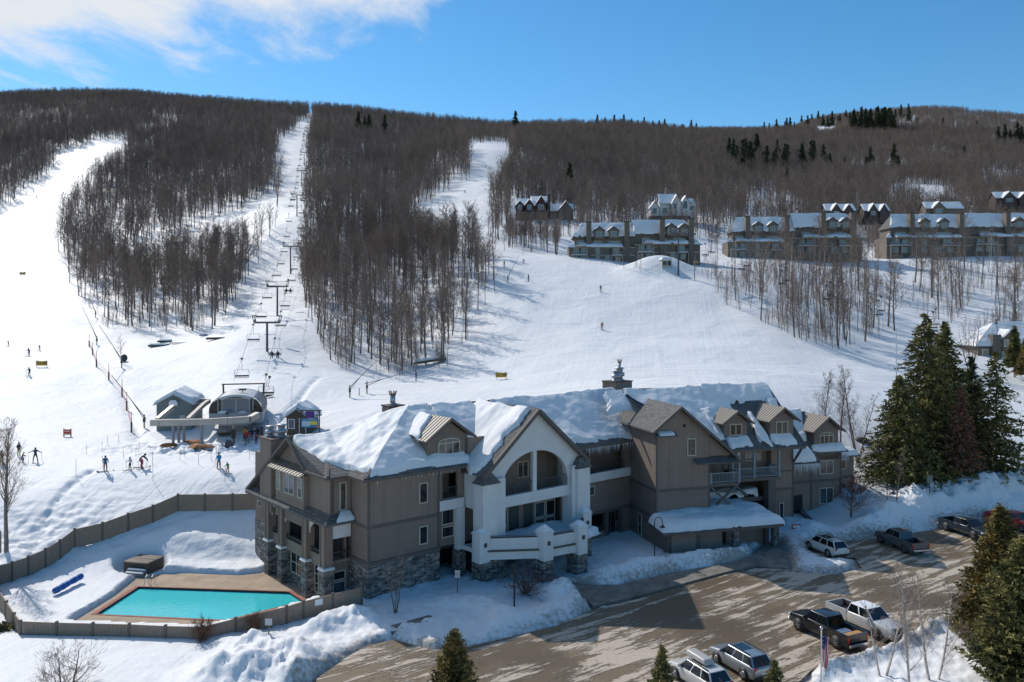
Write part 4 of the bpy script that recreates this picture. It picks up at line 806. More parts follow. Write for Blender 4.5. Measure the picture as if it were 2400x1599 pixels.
rf = MB(); slab(rf, [(2.5, -.6, 14.55), (2.5, 9, 14.55), (-.7, 9, 12.05), (-.7, -.6, 12.05)]); slab(rf, [(2.5, -.6, 14.55), (9.1, -.6, 9.1), (9.1, 1.6, 9.1), (2.5, 9, 14.55)][::-1]); bp_(rf, 'gable_roof', SHIN)
wm = MB(); wm.beam((2.5, -.65, 14.4), (-.7, -.65, 11.9), .13).beam((2.5, -.65, 14.4), (9.1, -.65, 8.95), .13); bp_(wm, 'bargeboard', TRIM)
rf = MB(); slab(rf, [(-.4, -.9, 11.6), (2.0, -.9, 11.6), (2.0, .1, 11.95), (-.4, .1, 11.95)], .12); slab(rf, [(4.2, -.9, 8.6), (9.3, -.9, 8.6), (9.3, .1, 9.1), (4.2, .1, 9.1)], .12); bp_(rf, 'pent_roof', SHIN)
snowpatch(lodge, RELB, (-.1, -.9, 11.6), (1.8, -.9, 11.6), (1.8, .0, 11.95), (-.1, .0, 11.95), .18, 20, 8, (.1, .1, .1, .1), 51, .2)
# main roof of B
rf = MB(); slab(rf, [(1.5, BTE, BZE), (18.6, BTE, BZE), (18.6, BTR, BZR), (0, BTR, BZR)]); slab(rf, [(0, BTR, BZR), (18.6, BTR, BZR), (18.6, 15.6, 9.5), (0, 15.6, 9.5)]); bp_(rf, 'main_roof', SHIN)
bp_(MB().beam((0, BTR, BZR), (18.7, BTR, BZR), .13).beam((18.65, BTE, BZE-.1), (18.65, BTR, BZR-.1), .13).beam((18.65, BTR, BZR-.1), (18.65, 15.6, 9.4), .13).beam((8.9, BTE-.03, BZE-.15), (18.6, BTE-.03, BZE-.15), .13), 'fascia', TRIM)
def Zb(t_): return BZE+(t_-BTE)*(BZR-BZE)/(BTR-BTE)
snowpatch(lodge, RELB, (6.2, BTE+1, Zb(BTE+1)), (12.0, BTE+1, Zb(BTE+1)), (13.0, BTR, BZR), (-.6, BTR, BZR), .34, 90, 60, (.2, .6, .0, .0), 61, 1.0, .35)
snowpatch(lodge, RELB, (-2.6, 6.2, 12.95), (.6, 6.2, 13.1), (.9, 8.7, 15.3), (-2.4, 8.7, 15.0), .28, 30, 24, (.4, -.1, -.3, .2), 62, 1.0, .3)
snowpatch(lodge, RELB, (9.5, 6.3, Zb(6.3)), (18.5, 6.5, Zb(6.5)), (18.5, BTR, BZR), (9.5, BTR, BZR), .42, 60, 16, (.1, .05, .0, .0), 63, .9, .4)
snowpatch(lodge, RELB, (15.6, 3.4, Zb(3.4)), (18.5, 3.4, Zb(3.4)), (18.5, 6.8, Zb(6.8)), (17.0, 6.8, Zb(6.8)), .4, 20, 30, (.1, .05, .0, .3), 65, .8, .4)
snowpatch(lodge, RELB, (8.4, 2.6, Zb(2.6)), (9.2, 2.6, Zb(2.6)), (9.3, 5.6, Zb(5.6)), (8.0, 5.6, Zb(5.6)), .55, 14, 30, (.1, .05, .0, .0), 73, .4, .4)
snowpatch(lodge, RELB, (13.2, BTE+.5, Zb(BTE+.5)), (14.6, BTE, Zb(BTE)), (14.4, 4.6, Zb(4.6)), (13.6, 5.2, Zb(5.2)), .4, 16, 30, (.1, .05, .0, .05), 67, .5, .4)
for a, b, sd_ in ((9.0, 12.4, 69), (14.7, 18.0, 71)): snowpatch(lodge, RELB, (a, BTE, Zb(BTE)), (b, BTE, Zb(BTE)), (b-.2, 2.6, Zb(2.6)), (a+.2, 2.6, Zb(2.6)), .35, 30, 10, (.15, .1, .0, .2), sd_, .5, .4)
dormer(RELB, 9.3, 12.1, 2.5, 10.6, 12.15, 13.5, 3.0, wins=[(9.95, 11.45, 10.75, 12.0, 2)]); dormer(RELB, 14.9, 17.8, 2.3, 10.5, 12.2, 13.7, 3.2, wins=[(15.6, 17.1, 10.7, 12.1, 2)])
# balcony level
wm = MB(); wm.box(6.1, 18.2, 4.0, 9, 6.2, 9.5); bp_(wm, 'balcony_wall', VS)
bp_(MB().box(6.1, 9.7, .1, 4, 5.9, 6.25).box(9.7, 15.6, 1.5, 4, 5.9, 6.25), 'balcony_floor', TRIM)
BL = mat('blue_grey_rail', (.21, .25, .28), .6)
pp = MB()
for x_, y_ in ((9.65, .15), (9.75, 1.6), (12.4, 1.6), (15.5, 1.6), (6.3, .15)): pp.box(x_-.11, x_+.11, y_-.11, y_+.11, 6.2, 9.3 if x_ > 7 else 7.4)
bp_(pp, 'balcony_post', BL)
railing((6.2, .15, 6.25), (9.6, .15, 6.25), 1.05, M=RELB, m_=BL, bal=True); railing((9.8, 1.6, 6.25), (15.45, 1.6, 6.25), 1.05, M=RELB, m_=BL, bal=True); railing((9.7, .2, 6.25), (9.7, 1.5, 6.25), 1.05, M=RELB, m_=BL, bal=True); railing((15.5, 1.6, 6.25), (15.5, 3.9, 6.25), 1.05, M=RELB, m_=BL, bal=True)
window(12.8, 14.8, 7.6, 9.1, 4.0, RELB, cols=2); window(10.0, 10.8, 6.4, 8.9, 4.0, RELB, name='door', fm=TRIM)
window(7.4, 8.3, 7.2, 8.9, 4.0, RELB)
wm = MB(); wm.box(15.6, 18.4, 3.2, 9, 4.4, 9.5); bp_(wm, 'tower_wall', VS); wm = MB(); wm.box(15.62, 18.38, 3.22, 9, -.2, 4.4).box(6.1, 15.6, 6.3, 9, -.2, 6.0); bp_(wm, 'tower_wall', HS)
bp_(MB().box(15.58, 18.42, 3.15, 3.25, 4.3, 4.55).box(15.58, 18.42, 3.15, 3.25, 6.3, 6.5).box(18.3, 18.44, 3.15, 3.3, 0, 9.3), 'trim_band', TRIM)
bp_(MB().box(14.6, 15.5, 2.2, 3.1, 1.4, 6.0), 'tower_pillar', TRIM); bp_(MB().box(14.5, 15.6, 2.1, 3.2, -.3, 1.5), 'pillar_base', STONE)
bp_(MB().beam((6.3, .2, 5.9), (9.2, .2, 3.4), .1).beam((9.4, .2, 5.9), (6.6, .2, 3.6), .1).beam((9.7, 1.6, 5.9), (12.6, 3.2, 3.9), .1).beam((18.45, 3.3, 7.2), (18.45, 1.6, 9.2), .1), 'cross_brace', TRIM)
window(12.2, 13.4, 4.6, 5.6, 6.28, RELB, cols=1)
# flat snowy canopy behind, and the porte-cochere
bp_(MB().box(6.2, 14.6, 3.2, 6.3, 3.3, 3.75), 'flat_canopy', TRIM); snowpatch(lodge, RELB, (6.3, 3.25, 3.75), (14.5, 3.25, 3.75), (14.5, 6.25, 3.75), (6.3, 6.25, 3.75), .65, 50, 20, (.02, .3, 0, .1), 81, .3, .25)
GR = MB(); slab(GR, [(-1.0, -3.5, 2.55), (12.6, -3.5, 2.55), (13.3, -1.0, 2.8), (12.9, 2.4, 3.0), (-.9, 1.0, 2.9)], .3); bp_(GR, 'carport_roof', TRIM)
snowpatch(lodge, RELB, (-1.0, -3.5, 2.55), (12.7, -3.5, 2.55), (12.4, .2, 3.1), (-.9, .0, 2.9), .85, 90, 34, (.02, .05, -1, .02), 83, .25, .15, edge=1.0)
snowpatch(lodge, RELB, (6.1, -.2, 3.05), (12.5, -.2, 3.05), (11.5, 3.1, 3.3), (6.1, 3.1, 3.3), .85, 40, 30, (-2, .2, .3, -.2), 85, .25, .15, edge=1.0)
bp_(MB().box(.2, 3.0, -2.7, 0, -.6, 2.45).box(3.0, 12.0, -.8, -.6, -.6, 2.4).box(7.2, 11.6, -1.4, -.8, -.6, 2.4), 'carport_wall', VS)
bp_(MB().box(3.0, 3.5, -2.7, -1, -.6, 2.4).box(5.0, 5.1, -.9, -.8, -.4, 2.3).box(11.5, 11.9, -1.9, -.8, -.6, 2.4).box(.15, .35, -2.75, -2.6, -.6, 2.4), 'trim_band', TRIM)
window(6.0, 7.0, -.2, 2.2, -.82, RELB, name='door', fm=DOOR, glass=DOOR); bp_(MB().box(6.2, 6.75, -.95, -.88, 1.45, 2.0), 'notice', wh)
for a in (7.35, 12.0): bp_(MB().box(a-.28, a+.28, -3.1, -2.5, -.5, 2.3), 'stone_post', STONE)
# ---- section C
wm = MB(); wm.box(18.4, 27.0, 6.0, 13, 4.4, 7.8).box(27.0, 29.6, 7.0, 12.5, 4.4, 6.9); bp_(wm, 'wing_wall', HS); wm = MB(); wm.box(18.42, 26.98, 6.02, 13, -.3, 4.4).box(27.0, 29.58, 7.02, 12.5, -.3, 4.4); bp_(wm, 'wing_wall', VS)
bp_(MB().box(18.4, 27.03, 5.95, 6.1, 4.2, 4.5).box(27, 29.63, 6.95, 7.1, 4.2, 4.5).box(26.85, 27.03, 5.94, 6.1, -.3, 7.6).box(22.8, 22.95, 5.94, 6.1, -.3, 7.6).box(22.9, 27.1, 5.9, 6.1, 7.3, 7.75), 'trim_band', TRIM)
rf = MB(); slab(rf, [(18, 5.4, 7.8), (27.6, 5.4, 7.8), (25.0, 10.0, 12.0), (18, 10.0, 12.0)]); slab(rf, [(27.6, 5.4, 7.8), (27.6, 14, 7.8), (25.0, 10.0, 12.0)]); slab(rf, [(18, 10, 12), (25, 10, 12), (27.6, 14, 7.8), (18, 14, 7.8)])
slab(rf, [(26.8, 6.4, 7.0), (30.2, 6.4, 7.0), (28.4, 9.5, 8.6), (26.8, 9.5, 8.6)]); slab(rf, [(30.2, 6.4, 7.0), (30.2, 13, 7.0), (28.4, 9.5, 8.6)]); slab(rf, [(18.3, 4.3, 6.9), (22.9, 4.3, 6.9), (22.9, 7.0, 9.0), (18.3, 7.0, 9.0)]); bp_(rf, 'wing_roof', SHIN)
dormer(RELB, 23.3, 26.6, 6.0, 8.0, 10.2, 11.9, 3.5, wins=[(24.0, 25.9, 8.35, 9.7, 3)], arch=.3)
snowpatch(lodge, RELB, (18.2, 6.4, 8.8), (23.2, 6.4, 8.8), (24.8, 10.0, 12.0), (18.2, 10.0, 12.0), .5, 40, 30, (.0, .3, 0, .1), 91, .8, .4); snowpatch(lodge, RELB, (22.7, 5.4, 7.8), (27.5, 5.4, 7.8), (26.3, 7.2, 9.4), (22.7, 6.0, 8.3), .38, 30, 10, (.05, .1, 0, .05), 93, .4, .4)
snowpatch(lodge, RELB, (18.4, 4.3, 6.9), (22.9, 4.3, 6.9), (22.2, 6.6, 8.7), (18.4, 6.6, 8.7), .55, 40, 24, (.02, .3, 0, .0), 95, .4, .35); snowpatch(lodge, RELB, (27.0, 6.4, 7.0), (30.1, 6.4, 7.0), (28.4, 9.4, 8.5), (27.0, 9.4, 8.5), .35, 20, 18, (.05, .2, 0, .0), 97, .4, .35)
ic = MB()
for k in range(34):
    x_ = 19.4+k*.1+random.uniform(-.03, .03); ic.beam((x_, 4.25, 6.8), (x_, 4.25, 6.7-random.uniform(.2, 1.4)), .035, 0, 5, .004)
for k in range(14): ic.beam((26.6+k*.07, 5.35, 7.7), (26.6+k*.07, 5.35, 7.6-random.uniform(.2, 1.2)), .03, 0, 5, .004)
bp_(ic, 'icicles', ICE)
window(19.0, 20.2, 4.9, 6.4, 6.0, RELB, cols=2); window(24.0, 25.9, 5.1, 6.7, 6.0, RELB, cols=2); window(24.0, 25.9, 1.6, 3.5, 6.0, RELB, cols=2); window(27.4, 28.5, 5.3, 6.5, 7.0, RELB, glass=mat('red_blind', (.10, .02, .02), .2)); window(27.4, 28.5, 2.6, 3.8, 7.0, RELB)
window(19.9, 21.7, .2, 2.9, 6.0, RELB, name='door', fm=TRIM, glass=DARK); window(16.6, 17.2, 1.0, 2.9, 3.2, RELB)
# stone retaining wall by the entrance
m_ = MB(); a = Vector((*G(1856, 1202), -.2)); b = Vector((*G(1940, 1266), -.4)); d = (b-a); n_ = Vector((-d.y, d.x, 0)).normalized()*.25
m_.add([a-n_, b-n_, b+n_, a+n_, a-n_+Vector((0, 0, 1.7)), b-n_+Vector((0, 0, .8)), b+n_+Vector((0, 0, .8)), a+n_+Vector((0, 0, 1.7))], [(0, 3, 2, 1), (4, 5, 6, 7), (0, 1, 5, 4), (1, 2, 6, 5), (2, 3, 7, 6), (3, 0, 4, 7)])
tag(m_.build('retaining_wall', STONE), 'low stone retaining wall running down from the right entrance', 'wall')
# ------------------------------------------------------------ trees
BARK = mat('grey_bark', (.175, .14, .115), .9, noise=(2, .3), vary=.4); TWIG = mat('twigs', (.225, .165, .13), .9, vary=.35); BIRCH = mat('birch_bark', (.42, .36, .32), .8, noise=(3, .4))
LTWIG = mat('pale_twigs', (.25, .19, .165), .9); RTWIG = mat('reddish_twigs', (.10, .045, .035), .9)
def needles(name, c1, c2):
    m = bpy.data.materials.new(name); m.use_nodes = True; t = m.node_tree; p = t.nodes['Principled BSDF']; p.inputs['Roughness'].default_value = .8; p.inputs['Specular IOR Level'].default_value = .2
    c = nd(t, 'ShaderNodeTexCoord'); n = nd(t, 'ShaderNodeTexNoise'); n.inputs['Scale'].default_value = .9; n.inputs['Detail'].default_value = 4; lk(t, c, 3, n, 0)
    r = rmp(t, n, .35, .65); x = nd(t, 'ShaderNodeMix', data_type='RGBA'); x.inputs[6].default_value = (*c1, 1); x.inputs[7].default_value = (*c2, 1); lk(t, r, 0, x, 0); lk(t, x, 2, p, 'Base Color'); return m
NEED = needles('spruce_needles', (.06, .068, .028), (.23, .20, .065)); NEEDD = needles('dark_needles', (.03, .042, .026), (.075, .08, .04)); NEEDR = needles('rusty_needles', (.22, .09, .05), (.17, .105, .075)); NEEDC = needles('cedar_foliage', (.085, .075, .026), (.24, .17, .055))
def rot_about(v, ax, a):
    return v*math.cos(a)+ax.cross(v)*math.sin(a)+ax*ax.dot(v)*(1-math.cos(a))
def seg_mesh(name, segs, mats, sides=4):
    """segs: (p, q, r1, r2, mat, flat) -> one mesh; flat ones are slivers of two crossed triangles"""
    V = []; Fc = []; MI = []
    for p, q, r1, r2, mi, flat in segs:
        d = q-p; L = d.length
        if L < 1e-4: continue
        d = d/L; u = d.cross(Vector((0, 0, 1)) if abs(d.z) < .95 else Vector((1, 0, 0))).normalized(); v = u.cross(d); n = len(V)
        if flat:
            w_ = rot_about(u, d, random.uniform(0, math.pi)); V += [p+w_*r1, p-w_*r1, q]; Fc.append((n, n+1, n+2)); MI.append(mi)
        else:
            k = sides if r1 > .05 else 3
            for c_, r_ in ((p, r1), (q, r2)):
                for i in range(k):
                    a = 2*math.pi*i/k; V.append(c_+u*(r_*math.cos(a))+v*(r_*math.sin(a)))
            for i in range(k): j = (i+1) % k; Fc.append((n+i, n+j, n+j+k, n+i+k)); MI.append(mi)
    me = bpy.data.meshes.new(name); me.from_pydata([tuple(v) for v in V], [], Fc)
    for m in mats: me.materials.append(m)
    me.polygons.foreach_set('material_index', MI); return me
def bare_tree(name, h, rnd, mats, trunk_r=.16, crown0=.35, spread=.28, nb=22, sub=6, twigs=5, up=.75, tw=.022, fork=False, multi=1, split=False, twl=1.0):
    """returns (trunk mesh, crown mesh): trunk with limbs, crown of finer branches and twigs"""
    tr = []; cr = []
    random.seed(rnd)
    def twigset(p, d, L, r, n):
        for k in range(n):
            f = random.uniform(.25, 1); a = d.orthogonal().normalized(); a = rot_about(a, d, random.uniform(0, 6.28)); e = (d*random.uniform(.5, 1)+a*random.uniform(.3, .9)+Vector((0, 0, random.uniform(0, .5)))).normalized()
            q = p+d*L*f; l = L*random.uniform(.35, .8)*twl; cr.append((q, q+e*l, r, 0, 1, True))
            if sub > 4:
                for _ in range(2): e2 = (e+Vector((random.uniform(-.7, .7), random.uniform(-.7, .7), random.uniform(-.2, .7)))).normalized(); g = random.uniform(.3, .8); cr.append((q+e*l*g, q+e*l*g+e2*l*.55, r*.8, 0, 1, True))
    stems = []
    for s_ in range(multi):
        lean = Vector((random.uniform(-.06, .06), random.uniform(-.06, .06), 1)) if multi == 1 else Vector((math.cos(s_*6.28/multi+rnd)*random.uniform(.2, .42), math.sin(s_*6.28/multi+rnd)*random.uniform(.2, .42), 1))
        lean.normalize(); p = Vector((0, 0, -.4)); n = 7; pts = [p]; d = lean.copy(); hh = h*(1 if s_ == 0 else random.uniform(.75, .98))
        for i in range(n):
            d = (d+Vector((random.uniform(-.06, .06), random.uniform(-.06, .06), .06))).normalized(); p = p+d*hh/n; pts.append(p)
        tra = trunk_r*(1 if s_ == 0 else .75)
        for i in range(n): tr.append((pts[i], pts[i+1], tra*(1-i/n)**.8+.012, tra*(1-(i+1)/n)**.8+.012, 0, False))
        stems.append((pts, hh, tra))
    for pts, hh, tra in stems:
        for b in range(max(3, nb//multi)):
            f = crown0+(1-crown0)*((b+random.random())/max(3, nb//multi))**.9*.97; i = min(int(f*7), 6); q = pts[i].lerp(pts[i+1], f*7-i)
            a = random.uniform(0, 6.28); L = hh*spread*(1.1-.75*(f-crown0)/(1-crown0))*random.uniform(.7, 1.15)
            d = Vector((math.cos(a), math.sin(a), up*random.uniform(.7, 1.5))).normalized(); r = tra*.32*(1.15-f)+.008
            p = q
            for k in range(3):
                d2 = (d+Vector((random.uniform(-.12, .12), random.uniform(-.12, .12), .16))).normalized(); e = p+d2*L/3; (tr if r > .03 and k == 0 else cr).append((p, e, r*(1-k*.3), r*(1-(k+1)*.3), 0 if (r > .03 and k == 0) else (0 if r > .02 else 1), False))
                for j in range(max(1, sub//3)):
                    s0 = p.lerp(e, random.random()); a2 = rot_about(d2.orthogonal().normalized(), d2, random.uniform(0, 6.28)); d3 = (d2*.8+a2*.8+Vector((0, 0, .25))).normalized(); l = L*.38*random.uniform(.6, 1.2)
                    cr.append((s0, s0+d3*l, max(tw, r*.3), .004, 1, True)); twigset(s0, d3, l, tw, twigs)
                p = e; d = d2
            twigset(p-d*L*.2, d, L*.35, tw, twigs)
    return seg_mesh(name+'_trunk', tr, mats), seg_mesh(name+'_crown', cr, mats)
def conifer(name, h, rnd, r0=.24, rad=.26, z0=.06, lv=26, nbr=11, per=16, size=.34, droop=.25, m=NEED, gap=.0, shape=1.0, cards=2, upt=0):
    """returns trunk mesh and needle mesh"""
    g = np.random.default_rng(rnd); V = []; 
    tr = [(Vector((0, 0, -.5)), Vector((0, 0, h*.98)), h*.014+.05, .02, 0, False)]
    for L in range(lv):
        f = (L+.5)/lv; z = h*(z0+(1-z0)*f); rr = h*rad*((1-f)**shape)*(1+g.uniform(-.12, .12))+.12
        n = max(4, int(nbr*(1-.55*f)))
        for b in range(n):
            a = g.uniform(0, 6.283); ln = rr*g.uniform(.62, 1.12)
            if g.random() < gap: continue
            k = max(3, int(per*ln/(h*rad)+2)); t = (np.arange(k)+g.random(k))/k
            t = .12+.88*t; x = t*ln; zz = z-droop*x*(.4+.6*t)+upt*x*t*t+g.normal(0, .05, k)*size
            wv = g.normal(0, 1, k)*.14*ln*(1-t*.4)
            cx = math.cos(a)*x-math.sin(a)*wv; cy = math.sin(a)*x+math.cos(a)*wv
            if ln > 1.2: tr.append((Vector((0, 0, z)), Vector((math.cos(a)*ln*.85, math.sin(a)*ln*.85, z-droop*ln*.7)), .03+.012*ln, .01, 0, True))
            for c_ in range(cards):
                dirx = g.normal(0, 1, (k, 3)); dirx[:, 0] += 1.6*math.cos(a); dirx[:, 1] += 1.6*math.sin(a); dirx[:, 2] -= .5*droop-.5*upt; dirx /= np.linalg.norm(dirx, axis=1)[:, None]
                s_ = size*g.uniform(.6, 1.3, k)[:, None]; oth = np.cross(dirx, g.normal(0, 1, (k, 3))); oth /= np.linalg.norm(oth, axis=1)[:, None]+1e-6
                ctr = np.stack([cx, cy, zz], 1)+g.normal(0, .25, (k, 3))*size
                V.append(np.stack([ctr-dirx*s_*.5+oth*s_*.28, ctr-dirx*s_*.5-oth*s_*.28, ctr+dirx*s_*.9], 1))
    V = np.concatenate(V).reshape(-1, 3); me = fast_mesh(name+'_needles', V, tris=np.arange(len(V)).reshape(-1, 3)); me.materials.append(m)
    return seg_mesh(name+'_trunk', tr, [BARK]), me
def tree_thing(kind, meshes, loc, rz, sc, label, group=None, cat='tree', crown='crown'):
    t = empty(kind, loc, rz, label, cat, group); t.scale = (sc, sc, sc) if not isinstance(sc, tuple) else sc
    for n, me in zip(('trunk', crown), meshes):
        o = bpy.data.objects.new(n, me); C.objects.link(o); o.parent = t
    return t
# forest kinds
HI = [bare_tree('forest_tree_%d' % i, 14, 100+i, [BARK, TWIG], .17, .30, .25, 26, 6, 4, .75, .026) for i in range(6)]
HP = [bare_tree('pole_tree_%d' % i, 11, 140+i, [BARK, LTWIG], .085, .3, .2, 16, 4, 3, 1.0, .02) for i in range(3)]
HB = [bare_tree('birch_tree_%d' % i, 12, 160+i, [BIRCH, LTWIG], .09, .4, .16, 14, 4, 3, 1.1, .018) for i in range(2)]
LO = [bare_tree('far_tree_%d' % i, 14, 200+i, [BARK, TWIG], .17, .28, .27, 22, 3, 4, .7, .05) for i in range(5)]
FL = []                                   # joined far trees as instance sources
srcs = bpy.data.collections.new('forest_sources')
def joined(name, pair):
    a, b = pair; bm = bmesh.new(); bm.from_mesh(a); bm.from_mesh(b); me = bpy.data.meshes.new(name); bm.to_mesh(me); bm.free()
    for m in a.materials: me.materials.append(m)
    o = bpy.data.objects.new(name, me); srcs.objects.link(o); return o
for i, p_ in enumerate(LO): joined('s%d_far' % i, p_)
for i, p_ in enumerate(HI[:3]): joined('s%d_near' % (5+i), p_)
def P2(l): return np.array(l, float)
F1 = P2([(285, 388), (215, 426), (160, 498), (136, 545), (150, 625), (180, 680), (215, 730), (250, 770), (400, 778), (510, 775), (535, 740), (590, 655), (612, 600), (640, 520), (655, 440), (650, 400), (645, 340), (690, 305), (722, 278), (722, 100), (-900, 100), (-900, 560), (0, 497), (51, 455), (106, 408), (170, 360), (221, 330), (276, 324), (300, 345)])
F2 = P2([(735, 100), (735, 275), (728, 330), (722, 400), (716, 500), (704, 600), (706, 660), (722, 779), (752, 830), (798, 862), (888, 866), (933, 880), (1000, 866), (1042, 857), (1090, 807), (1122, 759), (1155, 700), (1165, 640), (1155, 600), (1075, 585), (975, 565), (965, 505), (982, 486), (1010, 470), (1055, 438), (1090, 429), (1098, 419), (1098, 333), (1098, 100)])
F4 = P2([(1098, 100), (1098, 331), (1195, 332), (1194, 400), (1165, 455), (1150, 500), (1146, 560), (1170, 582), (1320, 602), (1640, 604), (1700, 610), (2030, 606), (2070, 600), (2120, 596), (2460, 600), (3300, 620), (3300, 100)])
F5 = P2([(1640, 650), (1700, 715), (1800, 765), (1880, 800), (1965, 822), (2040, 800), (2065, 720), (2045, 650), (2000, 622), (1650, 622)]); F6 = P2([(2130, 615), (2460, 612), (2460, 820), (2340, 800), (2260, 790), (2210, 740), (2140, 690)])
F7 = P2([(2040, 650), (2130, 650), (2210, 760), (2060, 800)])
GAPS = [P2([(290, 600), (420, 560), (540, 500), (645, 452), (645, 515), (590, 550), (480, 592), (320, 640)]), P2([(1200, 503), (1350, 503), (1350, 545), (1195, 545)]), P2([(1515, 498), (1640, 500), (1640, 538), (1510, 540)]), P2([(1310, 558), (1660, 558), (1660, 622), (1310, 622)]),
        P2([(1685, 560), (2035, 560), (2035, 612), (1685, 612)]), P2([(2060, 560), (2460, 560), (2460, 604), (2060, 604)]), P2([(1910, 300), (1965, 292), (1950, 318), (1920, 322)]), P2([(2105, 283), (2150, 278), (2135, 300)])]
def rowof(x, y): return HR+(CAMZ-terrain(x, y))*F/y
def scatter(n, d0, d1, power=1.0):
    d = d0+(d1-d0)*rng.random(n)**power; px = rng.uniform(-130, 2530, n); x = (px-1200)/F*d; row = rowof(x, d); return px, x, d, row
def inside(px, row, P): return sdist(px, row, P) < 0
pts_all = []
for d0, d1, dens in ((140, 260, 1/15), (260, 450, 1/14), (450, 750, 1/13), (750, 1300, 1/18), (1300, 1950, 1/34)):
    area = 2660/F*(d1**2-d0**2)/2; n = int(area*dens); u = rng.random(n); d = np.sqrt(d0**2+(d1**2-d0**2)*u); px = rng.uniform(-130, 2530, n); x = (px-1200)/F*d
    row = rowof(x, d); jx = px+rng.normal(0, 4, n); jr = row+rng.normal(0, 3, n)
    k = inside(jx, jr, F1) | inside(jx, jr, F2) | inside(jx, jr, F4)
    for g_ in GAPS: k &= ~inside(px, row, g_)
    cl = fbm(x*.03, d*.03, 88, 3) > np.where((px > 1750) & (row > 395) & (row < 545), -.12, np.where((px > 1750) & (row < 395), -.26, -.36)); k &= cl; k &= ~((px < 690) & (row > 430) & (rng.random(n) < .2))
    # the ridge beyond the lift's top stays clear
    pts_all.append(np.stack([px[k], x[k], d[k], row[k]], 1))
pts_all = np.concatenate(pts_all); PXA, XA, DA, RA = pts_all.T
ZA = terrain(XA, DA); SA = rng.uniform(.66, 1.18, len(XA))*(1+.1*fbm(XA*.02, DA*.02, 90, 2)*2)
SA = np.where(DA > 900, SA*1.05, SA); SA = np.where((PXA > 1180) & (PXA < 1680) & (RA > 545), SA*.7, SA); SA *= np.where((PXA > 1660) & (RA > 520) & (DA < 350), .75, 1)
# conifers standing in the bare woods: (photo pixel of the foot, row, height in m)
CON = [(770, 292, 12), (840, 322, 24), (855, 325, 20), (865, 322, 22), (902, 322, 22), (1208, 318, 26), (1335, 472, 18), (1270, 480, 11)]
for x_, r_ in ((1400, 304), (1418, 303), (1440, 305), (1462, 307), (1480, 305), (1495, 304), (1510, 306), (1530, 306), (1545, 305), (1562, 304), (1558, 306), (1580, 308), (1600, 308), (1620, 311), (1632, 312)): CON.append((x_, r_, 18+random.uniform(-4, 6)))
for k in range(26): CON.append((95+k*14.5+random.uniform(-5, 5), 226+abs(k-9)*.9, random.uniform(9, 14)))
for k in range(34): t_ = k/33; CON.append((1795+t_*340+random.uniform(-6, 6), 306-t_*30+random.uniform(-3, 10), random.uniform(15, 24)))
for k in range(24): CON.append((random.uniform(1985, 2105), random.uniform(312, 322), random.uniform(24, 36)))
for k in range(34): CON.append((random.uniform(1705, 1910), random.uniform(372, 420), random.uniform(14, 23)))
for a in ((1930, 395, 19), (1945, 405, 15), (1980, 400, 10), (2040, 405, 20), (2030, 410, 14), (2095, 405, 22), (2105, 412, 15), (1690, 372, 10), (1845, 445, 12), (2260, 372, 12), (2300, 375, 10), (2340, 340, 22), (2355, 345, 26), (2368, 345, 20), (2385, 348, 30), (2395, 350, 26), (2210, 300, 14), (2180, 300, 12), (2150, 303, 16), (2290, 305, 13), (2246, 262, 12), (1775, 345, 9), (1880, 340, 9)): CON.append(a)
CM = [conifer('hill_conifer_%d' % i, 16, 300+i, rad=.3, lv=18, nbr=10, per=6, size=1.1, m=NEEDD, droop=.3) for i in range(3)]
CJ = []
for i, p_ in enumerate(CM):
    a, b = p_; bm = bmesh.new(); bm.from_mesh(a); nf = len(bm.faces); bm.from_mesh(b); me = bpy.data.meshes.new('hill_conifer'); bm.faces.ensure_lookup_table()
    for f in bm.faces[nf:]: f.material_index = 1
    bm.to_mesh(me); bm.free(); me.materials.append(BARK); me.materials.append(NEEDD); CJ.append(me)
for px_, r_, hh in CON:
    q = H(px_, r_)
    o = bpy.data.objects.new('conifer', random.choice(CJ)); C.objects.link(o); o.location = q; o.rotation_euler = (0, 0, random.uniform(0, 6)); s_ = hh/16*(1.15 if px_ > 1660 else 1); o.scale = (s_, s_, s_*1.05)
    if r_ < 300 and px_ < 700: tag(o, 'small dark conifer in the evergreen strip on the left ridge crest', 'conifer', 'conifers on the left ridge')
    elif px_ < 930: tag(o, 'dark conifer alone among bare trees right of the lift run top', 'conifer', 'conifers by the lift run top')
    elif px_ < 1300: tag(o, 'dark conifer on the skyline by the top of the middle ski run' if r_ < 400 else 'dark spruce behind the dark red house', 'conifer')
    elif px_ < 1660: tag(o, 'dark conifer of the skyline row right of the middle ski run' if r_ < 400 else 'dark spruce right of the dark red house', 'conifer', 'skyline conifers' if r_ < 400 else None)
    elif r_ < 311 and px_ < 2170: tag(o, 'dark conifer in the evergreen strip along the right skyline', 'conifer', 'conifers on the right skyline')
    elif 311 <= r_ < 325 and px_ < 2120: tag(o, 'dark conifer in the dense clump just below the right skyline', 'conifer', 'conifer clump below the right skyline')
    elif px_ < 1925 and r_ > 370: tag(o, 'dark conifer in the broken group half way down the right hill', 'conifer', 'conifers half way down the right hill')
    elif px_ > 2330 and r_ < 360: tag(o, 'tall dark conifer in the group by the right picture edge', 'conifer', 'conifers by the right edge')
    elif px_ < 2120 and r_ > 390: tag(o, 'dark snowy conifer standing among bare trees above the middle condominium', 'conifer', 'conifers above the middle condominium')
    else: tag(o, 'lone dark conifer dotted on the upper right hill', 'conifer', 'lone conifers on the right hill')
